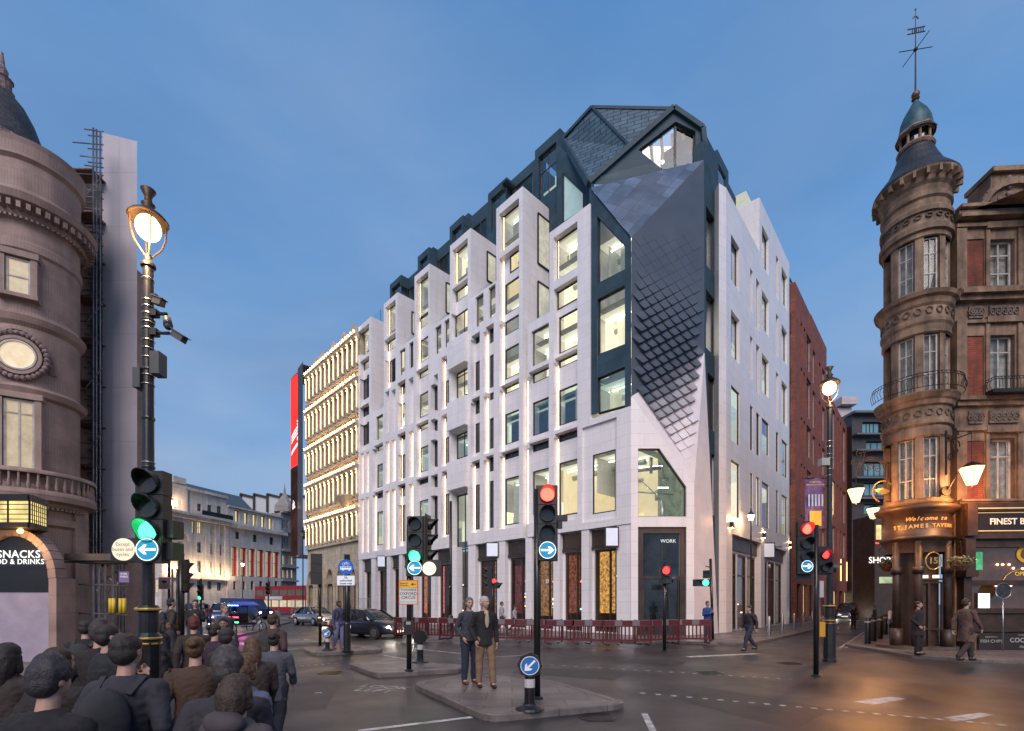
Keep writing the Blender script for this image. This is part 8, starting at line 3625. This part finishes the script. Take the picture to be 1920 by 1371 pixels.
def limb(mb, pts):
 for (p, r0), (q, r1) in zip(pts[:-1], pts[1:]):
  cap(mb, p, q, r0, r1)


def remeshed(mb, name, mats, parent, voxel=.012, smooth=4, pick=None, flat=None):
 me = bpy.data.meshes.new('tmp')
 me.from_pydata([tuple(p) for p in mb.v], [], mb.f)
 b = bmesh.new()
 b.from_mesh(me)
 bmesh.ops.recalc_face_normals(b, faces=b.faces)
 b.to_mesh(me)
 b.free()
 o = bpy.data.objects.new('tmp', me)
 COL.objects.link(o)
 m = o.modifiers.new('r', 'REMESH')
 m.mode = 'VOXEL'
 m.voxel_size = voxel
 if smooth:
  m2 = o.modifiers.new('s', 'SMOOTH')
  m2.factor = .5
  m2.iterations = smooth
 dg = bpy.context.evaluated_depsgraph_get()
 dg.update()
 out = bpy.data.meshes.new_from_object(o.evaluated_get(dg))
 bpy.data.objects.remove(o)
 bpy.data.meshes.remove(me)
 out.materials.clear()
 for x in mats:
  out.materials.append(x)
 if flat:
  amp, sc_ = flat
  nn_v = len(out.vertices)
  co = [0.] * (3 * nn_v)
  out.vertices.foreach_get('co', co)
  no = [0.] * (3 * nn_v)
  out.vertex_normals.foreach_get('vector', no)
  for i_ in range(0, 3 * nn_v, 3):
   x, y, z = co[i_:i_ + 3]
   w_ = amp * (mnoise.noise((x * sc_, y * sc_, z * sc_ * .8 + 3)) + .55 * (1 - 2 * abs(mnoise.noise((x * sc_ * 2.3 + 7, y * sc_ * 2.3, z * sc_ * 3.2)))))
   for q in range(3):
    co[i_ + q] += no[i_ + q] * w_
  out.vertices.foreach_set('co', co)
 out.polygons.foreach_set('use_smooth', [True] * len(out.polygons))
 if pick:
  idx = [pick(p.center) for p in out.polygons]
  out.polygons.foreach_set('material_index', idx)
 out.update()
 r = bpy.data.objects.new(name, out)
 COL.objects.link(r)
 r.parent = parent
 return r


def hand(mb, w, d, n_, side, curl=.5):
 """w wrist, d direction of the hand, n_ palm normal (towards the curl), side = thumb direction"""
 d, n_ = V(d).normalized(), V(n_).normalized()
 s = V(side).normalized()
 mb.ball(w + d * .045, .040, .020, .050, 10, 8, Matrix((s, n_, d)).transposed())
 cap(mb, w - d * .03, w + d * .02, .024, .025, 8)
 for k, (off, ln) in enumerate(((.027, .068), (.009, .076), (-.010, .070), (-.028, .054))):
  b = w + d * .085 + s * off
  c1 = b + (d * math.cos(curl * .5) + n_ * math.sin(curl * .5)) * ln * .5
  c2 = c1 + (d * math.cos(curl * 1.6) + n_ * math.sin(curl * 1.6)) * ln * .5
  cap(mb, b, c1, .0095, .009, 6)
  cap(mb, c1, c2, .009, .0075, 6)
 b = w + d * .03 + s * .032
 c1 = b + (d * .7 + s * .6 + n_ * .3).normalized() * .035
 c2 = c1 + (d * .9 + s * .15 + n_ * .4).normalized() * .03
 cap(mb, b, c1, .012, .011, 6)
 cap(mb, c1, c2, .011, .009, 6)


def rotz(v, a, c=(0, 0, 0)):
 x, y = v[0] - c[0], v[1] - c[1]
 return V((c[0] + x * math.cos(a) - y * math.sin(a), c[1] + x * math.sin(a) + y * math.cos(a), v[2]))


def make_person(pose, label, loc, rz, h=1.75, hair='short', haircol=(.05, .035, .025), top=(.03, .03, .035), legs=(.03, .035, .06), shoes=(.02, .018, .016), skin=None,
    coat=0., head_turn=0., bag=None, collar=None, open_front=None, beard=None, hood=None, group=None, cuff=None, glasses=False, fat=1.0):
 """front is -Y; pose gives joints for a 1.75 m figure"""
 t = thing('person', label, 'person', loc, rz, group)
 sk = skin or SKIN
 J = dict(hipz=.92, lean=V((0, 0, 0)))
 P_ = {}
 hz = .93
 P_['hl'], P_['hr'] = V((.095, 0, hz)), V((-.095, 0, hz))
 P_['kl'], P_['kr'] = V((.105, -.02, .50)), V((-.105, -.02, .50))
 P_['al'], P_['ar'] = V((.115, .01, .09)), V((-.115, .01, .09))
 P_['sl'], P_['sr'] = V((.185, 0, 1.42)), V((-.185, 0, 1.42))
 P_['el'], P_['er'] = V((.235, .03, 1.13)), V((-.235, .03, 1.13))
 P_['wl'], P_['wr'] = V((.235, -.03, .88)), V((-.235, -.03, .88))
 hd_l, hd_r = V((0, -.05, -1)), V((0, -.05, -1))
 pn_l, pn_r = V((-1, -.2, 0)), V((1, -.2, 0))
 if pose == 'walk':
  P_['kl'], P_['al'] = V((.10, -.20, .52)), V((.105, -.26, .13))
  P_['kr'], P_['ar'] = V((-.10, .08, .50)), V((-.10, .34, .16))
  P_['el'], P_['wl'] = V((.23, .14, 1.15)), V((.24, .14, .90))
  P_['er'], P_['wr'] = V((-.23, -.06, 1.14)), V((-.21, -.22, .95))
 elif pose == 'phone':
  P_['el'], P_['wl'] = V((.225, -.02, 1.14)), V((.08, -.26, 1.24))
  P_['er'], P_['wr'] = V((-.225, -.02, 1.14)), V((-.06, -.27, 1.22))
  hd_l, hd_r = V((-.5, -.4, .6)), V((.5, -.4, .6))
  pn_l, pn_r = V((-.3, .9, .3)), V((.3, .9, .3))
 elif pose == 'pocket':
  P_['el'], P_['wl'] = V((.26, .07, 1.14)), V((.185, -.06, .95))
  P_['er'], P_['wr'] = V((-.26, .07, 1.14)), V((-.19, -.09, .97))
  hd_l, hd_r = V((-.2, -.2, -1)), V((.15, -.35, -.9))
 elif pose == 'lean':
  P_['el'], P_['wl'] = V((.30, -.14, 1.22)), V((.28, -.26, 1.44))
  hd_l = V((0, -.3, 1))
  pn_l = V((0, -1, 0))
  P_['kr'], P_['ar'] = V((-.10, .03, .50)), V((-.14, .12, .09))
 elif pose == 'contra':
  P_['kl'], P_['al'] = V((.12, -.07, .50)), V((.13, -.10, .09))
  P_['kr'], P_['ar'] = V((-.10, .03, .50)), V((-.10, .06, .09))
  P_['er'], P_['wr'] = V((-.27, .05, 1.14)), V((-.21, -.12, .93))
 k = h / 1.75
 for q in P_:
  P_[q] = P_[q] * k
 S_ = lambda x, y, z: V((x * k, y * k, z * k))
 # ---- skin body, one continuous surface
 mb = MB()
 limb(mb, [(S_(0, .01, .95), .09), (S_(0, .01, 1.10), .085), (S_(0, .01, 1.28), .09), (S_(0, .015, 1.37), .06)])
 for s in 'lr':
  limb(mb, [(P_['h' + s], .070), (P_['k' + s], .045), (P_['a' + s], .036)])
  limb(mb, [(P_['a' + s], .04), (P_['a' + s] + S_(0, -.12, -.045), .03)])
  limb(mb, [(S_(0, .012, 1.37), .045), (P_['s' + s] - V((0, 0, .045)), .034), (P_['e' + s], .030), (P_['w' + s], .026)])
 hand(mb, P_['wl'], hd_l, pn_l, V((-.2, -1, 0)) if hd_l.z < 0 else V((0, 0, 1)).cross(hd_l) * -1)
 hand(mb, P_['wr'], hd_r, pn_r, V((.2, -1, 0)) if hd_r.z < 0 else V((0, 0, 1)).cross(hd_r))
 limb(mb, [(S_(0, .015, 1.38), .05), (S_(0, .012, 1.46), .053), (S_(0, .0, 1.54), .050)])
 hc = S_(0, -.012, 1.645)
 R_ = Matrix.Rotation(head_turn, 3, 'Z')
 k_h = k * .94
 hp = lambda x, y, z: hc + R_ @ (V((x, y, z)) * k_h)
 mb.ball(hp(0, .015, .022), .076 * k, .094 * k, .086 * k, 16, 12, R_)
 mb.ball(hp(0, -.022, -.030), .060 * k, .066 * k, .088 * k, 16, 12, R_)
 mb.ball(hp(0, -.045, -.095), .034 * k, .034 * k, .026 * k, 10, 8, R_)
 mb.ball(hp(0, -.096, -.022), .012 * k, .018 * k, .026 * k, 8, 6, R_)
 mb.ball(hp(0, -.103, -.040), .016 * k, .014 * k, .010 * k, 8, 6, R_)
 mb.ball(hp(0, -.088, -.066), .024 * k, .010 * k, .011 * k, 8, 6, R_)
 mb.ball(hp(0, -.078, .020), .048 * k, .018 * k, .010 * k, 8, 6, R_)
 for s in (-1, 1):
  mb.ball(hp(s * .076, .012, -.012), .010 * k, .020 * k, .032 * k, 8, 6, R_)
 eyes = [hp(s * .029, -.084, .002) for s in (-1, 1)]
 lip = hp(0, -.098, -.066)

 def pick(c):
  for e_ in eyes:
   d_ = c - e_
   if abs(d_.z) < .008 and V((d_.x, d_.y)).length < .018:
    return 1
  if abs(c.z - lip.z) < .008 and V((c.x - lip.x, c.y - lip.y)).length < .024:
   return 2
  return 0
 body = remeshed(mb, 'body', [sk, EYE, LIP], t, .0095, 2, pick)
 # ---- trousers
 mb = MB()
 tw = 1.0
 limb(mb, [(S_(0, .01, .93), .135 * fat), (S_(0, .01, 1.0), .13 * fat)])
 for s in 'lr':
  hipc = P_['h' + s]
  limb(mb, [(hipc, .10 * fat), (P_['k' + s], .075), (P_['a' + s] + V((0, 0, .04)), .062)])
 remeshed(mb, 'trousers', [cloth('cloth_%d_%d_%d' % tuple(int(c * 255) for c in legs), legs)], t, .014, 2, None, (.010, 9))
 # ---- shoes
 for s in 'lr':
  mb = MB()
  a = P_['a' + s]
  mb.ball(a + V((0, -.055, -.045)), .046, .125, .042, 12, 8)
  mb.ball(a + V((0, .02, -.03)), .042, .05, .055, 12, 8)
  cap(mb, a + V((0, .01, 0)), a + V((0, .01, -.02)), .045)
  cap(mb, a + V((0, -.11, -.060)), a + V((0, .03, -.060)), .028)
  mb.build('shoe', mat('shoe_%d' % int(shoes[0] * 1000), shoes, .45), t)
 # ---- jacket or coat
 mb = MB()
 zb = .88 - coat
 secs = [(zb, .178 + coat * .12, .132 + coat * .08), (.98, .166, .128), (1.10, .160, .122), (1.22, .176, .130), (1.32, .186, .130), (1.40, .165, .115), (1.445, .110, .090), (1.475, .07, .07)]
 k0 = None
 for z, rx, ry in secs:
  k1 = mb.add([S_(rx * fat * math.copysign(abs(math.cos(q)) ** .85, math.cos(q)), .01 + ry * fat * math.sin(q), z) for q in [2 * math.pi * i_ / 20 for i_ in range(20)]])
  if k0 is None:
   mb.face([k1 + i_ for i_ in reversed(range(20))])
  else:
   for i_ in range(20):
    j_ = (i_ + 1) % 20
    mb.face((k0 + i_, k0 + j_, k1 + j_, k1 + i_))
  k0 = k1
 mb.face([k0 + i_ for i_ in range(20)])
 for s in 'lr':
  limb(mb, [(S_(0, .012, 1.39), .07), (P_['s' + s] - V((0, 0, .035)), .066), (P_['e' + s], .054), (P_['w' + s] * .93 + P_['e' + s] * .07, .044)])
 topc = cloth('cloth_%d_%d_%d' % tuple(int(c * 255) for c in top), top)
 remeshed(mb, 'jacket', [topc], t, .013, 2, None, (.012, 8))
 if open_front:
  mb = MB()
  mb.ball(S_(0, -.135 * fat, 1.30), .045, .02, .16, 10, 8)
  mb.ball(S_(0, -.09, 1.44), .05, .03, .05, 10, 8)
  remeshed(mb, 'shirt', [cloth('shirt_%d' % int(open_front[0] * 255), open_front)], t, .010, 2)
 if collar:
  mb = MB()
  for q in range(14):
   th = 2 * math.pi * q / 14
   mb.ball(S_(.066 * math.cos(th), .012 + .066 * math.sin(th), 1.47 + .012 * math.sin(th)), .022, n=8, rings=6)
  remeshed(mb, 'collar', [cloth('collar_%d' % int(collar[0] * 255), collar)], t, .009, 2)
 # ---- hair
 hm = mat('hair_%d_%d' % (int(haircol[0] * 999), int(haircol[2] * 999)), haircol, .6, var=.35, scale=40, bump=.6, bscale=120)
 mb = MB()
 if hair != 'bald':
  mb.ball(hp(0, .024, .040), .083 * k, .095 * k, .080 * k, 18, 12, R_)
  mb.ball(hp(0, .050, -.010), .078 * k, .070 * k, .085 * k, 16, 12, R_)
 if hair == 'thin':
  pass
 if hair == 'long':
  limb(mb, [(hp(0, .06, -.02), .085), (hp(0, .085, -.12), .085), (hp(0, .10, -.25), .06)])
  for s in (-1, 1):
   limb(mb, [(hp(s * .065, .0, -.02), .03), (hp(s * .075, .0, -.14), .03)])
 if hair == 'bob':
  limb(mb, [(hp(0, .055, -.02), .088), (hp(0, .06, -.09), .08)])
  for s in (-1, 1):
   limb(mb, [(hp(s * .068, .005, 0), .03), (hp(s * .072, -.002, -.09), .026)])
 if hair == 'bun':
  mb.ball(hp(0, .11, .06), .045, n=12, rings=8)
 if hair == 'hat':
  limb(mb, [(hp(0, .01, .05), .095), (hp(0, .012, .085), .08)])
 if mb.v:
  remeshed(mb, 'hair' if hair != 'hat' else 'knitted_hat', [hm], t, .008, 2, None, (.0035, 34))
 if beard:
  mb = MB()
  mb.ball(hp(0, -.052, -.088), .050, .040, .034, 12, 8, R_)
  for s in (-1, 1):
   mb.ball(hp(s * .045, -.020, -.066), .020, .034, .045, 10, 8, R_)
  remeshed(mb, 'beard', [hm], t, .009, 2)
 if hood:
  mb = MB()
  mb.ball(S_(0, .10, 1.47), .13, .075, .075, 14, 10)
  remeshed(mb, 'hood', [topc], t, .012, 3)
 if glasses:
  mb = MB()
  for s in (-1, 1):
   pr = None
   for q in range(13):
    th = 2 * math.pi * q / 12
    pp = hp(s * .030 + .022 * math.cos(th), -.102, .002 + .017 * math.sin(th))
    if pr:
     mb.tube(pr, pp, .0028, .0028, 5)
    pr = pp
   mb.tube(hp(s * .052, -.100, .005), hp(s * .078, .01, .004), .0025, .0025, 5)
  mb.tube(hp(-.008, -.104, .005), hp(.008, -.104, .005), .0025, .0025, 5)
  mb.build('glasses', DARKMET, t)
 if bag:
  kind_, bc = bag
  bm_ = cloth('bag_%d_%d' % (int(bc[0] * 255), int(bc[2] * 255)), bc)
  mb = MB()
  if kind_ == 'backpack':
   mb.ball(S_(0, .20, 1.22), .15, .10, .22, 16, 12)
   mb.ball(S_(0, .23, 1.12), .13, .10, .12, 16, 12)
   bk = remeshed(mb, 'backpack', [bm_], t, .014, 3)
   mb = MB()
   for s in (-1, 1):
    pts = [S_(s * .10, .14, 1.38), S_(s * .12, .03, 1.475), S_(s * .125, -.12, 1.38), S_(s * .13, -.16, 1.22), S_(s * .15, -.06, 1.05), S_(s * .12, .14, 1.04)]
    for a_, b_ in zip(pts[:-1], pts[1:]):
     mb.bar(a_, b_, .04, .012, (0, 1, 0))
   mb.build('strap', bm_, bk)
  else:
   mb.ball(S_(.27, .02, .82), .07, .15, .14, 14, 10)
   bk = remeshed(mb, 'shoulder_bag', [bm_], t, .014, 2)
   mb = MB()
   mb.path([S_(.27, .10, .93), S_(.20, .05, 1.46), S_(.25, -.09, 1.2), S_(.27, -.08, .93)], .01, 6)
   mb.build('strap', bm_, bk)
 return t


ZI = .12
g_ = lambda px, py, z=.12: ground(px, py, z)
make_person('contra', 'white-haired man in a dark jacket and tan trousers on the nearest island', g_(909, 1290), rad(22), 1.80, 'short', (.50, .48, .46), (.014, .013, .014), (.20, .125, .075), (.02, .015, .012), coat=.06, head_turn=rad(25), collar=(.35, .30, .22), open_front=(.40, .33, .24))
make_person('pocket', 'grey-haired man in a dark denim jacket and dark jeans beside the white-haired man', g_(880, 1283), rad(35), 1.78, 'short', (.13, .12, .115), (.035, .042, .055), (.018, .024, .045), (.10, .035, .02), head_turn=rad(-10), collar=(.08, .13, .22), fat=1.06)
t = make_person('lean', 'man with a dark backpack, patterned jacket and pale blue trousers against the bus lane post', ground(636, 1217, .12), rad(55), 1.74, 'short', (.02, .016, .014), (.06, .06, .12), (.16, .16, .30), (.45, .12, .16), skin=SKIND, bag=('backpack', (.02, .02, .025)), beard=True, head_turn=rad(10))
make_person('phone', 'man in a blue jacket and dark jeans looking at his phone by the pale corner', ground(1327, 1202, .12), rad(12), 1.74, 'short', (.03, .02, .015), (.015, .055, .20), (.02, .03, .06), (.03, .03, .03))
make_person('pocket', 'woman in a white hooded top with a black backpack seen from behind beside the tavern', ground(1677, 1214, .12), rad(186), 1.66, 'bob', (.30, .22, .14), (.52, .47, .50), (.010, .010, .012), (.4, .38, .38), bag=('backpack', (.02, .02, .022)), hood=True)
make_person('walk', 'tall person in a brown coat walking past the pub window', ground(1812, 1243, .12), rad(95), 1.78, 'short', (.06, .035, .02), (.12, .065, .05), (.04, .028, .025), coat=.30)
make_person('pocket', 'person in a black coat waiting at the tavern doorstep', ground(1722, 1228, .12), rad(30), 1.72, 'short', (.03, .02, .015), (.02, .014, .012), (.02, .015, .015), coat=.25)
make_person('walk', 'person in a grey jacket walking away between the tavern and the black bollards', ground(1697, 1196, .12), rad(150), 1.70, 'long', (.05, .03, .02), (.08, .07, .07), (.02, .02, .03), bag=('bag', (.05, .03, .02)))
make_person('walk', 'dark-clothed person crossing the road before the side street shopfront', ground(1405, 1222, .0), rad(-80), 1.68, 'short', (.02, .016, .014), (.030, .027, .035), (.03, .03, .05), bag=('backpack', (.03, .03, .03)))
make_person('walk', 'person in a pale shirt walking on the pavement behind the two men', ground(941, 1190, .12), rad(80), 1.72, 'short', (.05, .03, .02), (.38, .36, .40), (.04, .04, .06))
# ---- the crowd crossing at lower left: eight figures modelled, each re-dressed in copies
CROWD = 'crowd crossing at the lower left'
protos = []
specs = [
 ('walk', 'long', (.045, .025, .015), (.035, .026, .024), (.02, .02, .03), 1.66, .25, None, False),
 ('pocket', 'short', (.025, .018, .014), (.045, .045, .055), (.03, .03, .04), 1.78, .08, ('backpack', (.03, .03, .035)), False),
 ('walk', 'bun', (.10, .05, .02), (.09, .05, .035), (.02, .02, .03), 1.64, .15, ('bag', (.05, .025, .015)), False),
 ('phone', 'short', (.02, .016, .014), (.025, .028, .04), (.03, .03, .05), 1.76, 0., None, False),
 ('contra', 'bob', (.16, .09, .05), (.11, .12, .17), (.03, .03, .04), 1.62, .1, None, True),
 ('walk', 'hat', (.05, .03, .03), (.028, .020, .020), (.02, .02, .02), 1.74, .2, None, False),
]
for i, (ps, hr, hcol, tp, lg, hh, ct, bg_, hd_) in enumerate(specs):
 protos.append(make_person(ps, 'x', (0, 0, 0), 0, hh, hr, hcol, tp, lg, coat=ct, bag=bg_, hood=hd_, group=CROWD))
crowd = [
 (0, -3.05, 3.25, 170, (.035, .026, .024), None, 'long-haired person in a brown-black coat at the lower left front of the crowd'),
 (1, -2.35, 2.95, 185, (.05, .05, .07), None, 'man with a black backpack at the very front of the crowd'),
 (4, -1.85, 3.35, 160, (.16, .19, .30), (.12, .06, .03), 'bob-haired person in a pale blue hooded top in the crowd'),
 (2, -2.65, 4.05, 200, (.10, .055, .035), None, 'person with a hair bun and brown coat in the crowd'),
 (3, -3.55, 4.25, 150, (.03, .03, .04), None, 'short-haired man in a dark navy top looking down, left in the crowd'),
 (5, -4.05, 4.75, 190, (.028, .020, .020), None, 'person in a knitted hat and black coat near the snack shop'),
 (0, -2.55, 4.75, 215, (.09, .06, .05), (.10, .045, .02), 'auburn long-haired person in a brown coat at the right of the crowd'),
 (3, -3.15, 5.35, 175, (.05, .035, .03), (.03, .02, .02), 'short-haired man in a chestnut top in the middle of the crowd'),
 (4, -4.75, 5.7, 170, (.22, .20, .24), (.3, .2, .1), 'fair bob-haired person in a light grey hooded top below the shop shutter'),
 (1, -5.55, 6.3, 200, (.02, .02, .022), None, 'man with a backpack in black standing by the crossing signal'),
 (2, -4.05, 6.6, 150, (.05, .03, .05), (.03, .02, .015), 'person with a dark hair bun and plum coat right behind the crowd'),
 (5, -5.0, 7.6, 210, (.06, .04, .03), (.12, .02, .02), 'person in a dark red knitted hat and brown coat behind the crowd'),
 (3, -5.25, 8.8, 20, (.10, .10, .13), None, 'short-haired man in a grey top facing the camera behind the lamp column'),
 (0, -6.2, 8.6, 120, (.03, .03, .04), (.02, .015, .012), 'black-haired person in a navy coat walking left behind the crowd'),
 (2, -6.3, 10.6, 60, (.12, .11, .12), (.2, .14, .08), 'person with a fair bun and grey coat beside the thick black signal post'),
 (1, -8.6, 12.2, 140, (.07, .06, .05), None, 'man with a backpack in khaki near the scaffold gantry'),
 (5, -2.25, 2.35, 175, (.020, .018, .022), (.035, .03, .035), 'person in a charcoal hat and coat at the bottom edge, nearest the camera'),
 (4, -1.42, 2.5, 165, (.10, .08, .09), (.05, .03, .02), 'dark bob-haired person in a dusky hooded top at the right edge of the crowd'),
 (0, -3.75, 3.6, 185, (.06, .04, .035), (.02, .015, .012), 'black long-haired person in a dark brown coat at the left edge of the crowd'),
 (2, -2.95, 6.0, 190, (.13, .13, .16), (.03, .02, .015), 'person with a dark hair bun and grey coat right of the lamp column'),
 (1, -3.9, 7.9, 170, (.10, .05, .05), (.06, .035, .02), 'man with a backpack in a maroon jacket out in the road behind the crowd'),
 (5, -1.62, 2.75, 195, (.05, .045, .055), (.06, .05, .05), 'person in a grey knitted hat low at the right of the crowd'),
 (3, -9.3, 14.2, 30, (.03, .03, .035), None, 'short-haired man in black on the pavement beside the yellow pole guards'),
]
used = set()


def redress(o, slot_mats):
 for ch in o.children:
  base = ch.name.split('.')[0]
  if base in slot_mats and slot_mats[base] is not None:
   ch.material_slots[0].link = 'OBJECT'
   ch.material_slots[0].material = slot_mats[base]


for pi_, x, y, a, tc_, hcol, lab in crowd:
 pz = 0.0 if y < 9 else .12
 tc_ = tuple(c * .6 for c in tc_)
 if pi_ in used:
  o = copy_tree(protos[pi_], (x, y, pz), rad(a), lab)
 else:
  o = protos[pi_]
  o.location = (x, y, pz)
  o.rotation_euler = (0, 0, rad(a))
  o['label'] = lab
  used.add(pi_)
 cm = cloth('cloth_%d_%d_%d' % tuple(int(c * 255) for c in tc_), tc_)
 hm_ = mat('hair_%d_%d' % (int(hcol[0] * 999), int(hcol[2] * 999)), hcol, .6, var=.35, scale=40, bump=.6, bscale=120) if hcol else None
 sc_ = .86 + .06 * ((int(abs(x) * 100) % 7) / 6) if y < 9 else 1
 o.scale = (min(.92, sc_ + .03),) * 2 + (sc_,)
 redress(o, {'jacket': cm, 'hood': cm, 'hair': hm_, 'knitted_hat': hm_})
# people on the far pavement
far = [(1, 392, 1172, 30, (.2, .08, .1), 'man with a backpack in dusky red far off by the green signal'),
 (0, 350, 1176, 200, (.03, .03, .05), 'long-haired person in dark blue far off behind the thick black post'),
 (4, 520, 1176, 90, (.4, .38, .4), 'bob-haired person in a white top far off below the red bus'),
 (3, 1600, 1180, 10, (.03, .02, .02), 'short-haired man in black in the side street beside the dark car'),
 (2, 1640, 1172, 200, (.04, .03, .03), 'person with a hair bun far down the side street'),
 (5, 965, 1187, 60, (.35, .33, .36), 'person in a pale coat and hat behind the red traffic light')]
for pi_, px, py, a, tc_, lab in far:
 q = ground(px, py, .0)
 o = copy_tree(protos[pi_], q, rad(a), lab)
 o['group'] = 'people walking far off'
 cm = cloth('cloth_%d_%d_%d' % tuple(int(c * 255) for c in tc_), tc_)
 redress(o, {'jacket': cm, 'hood': cm})
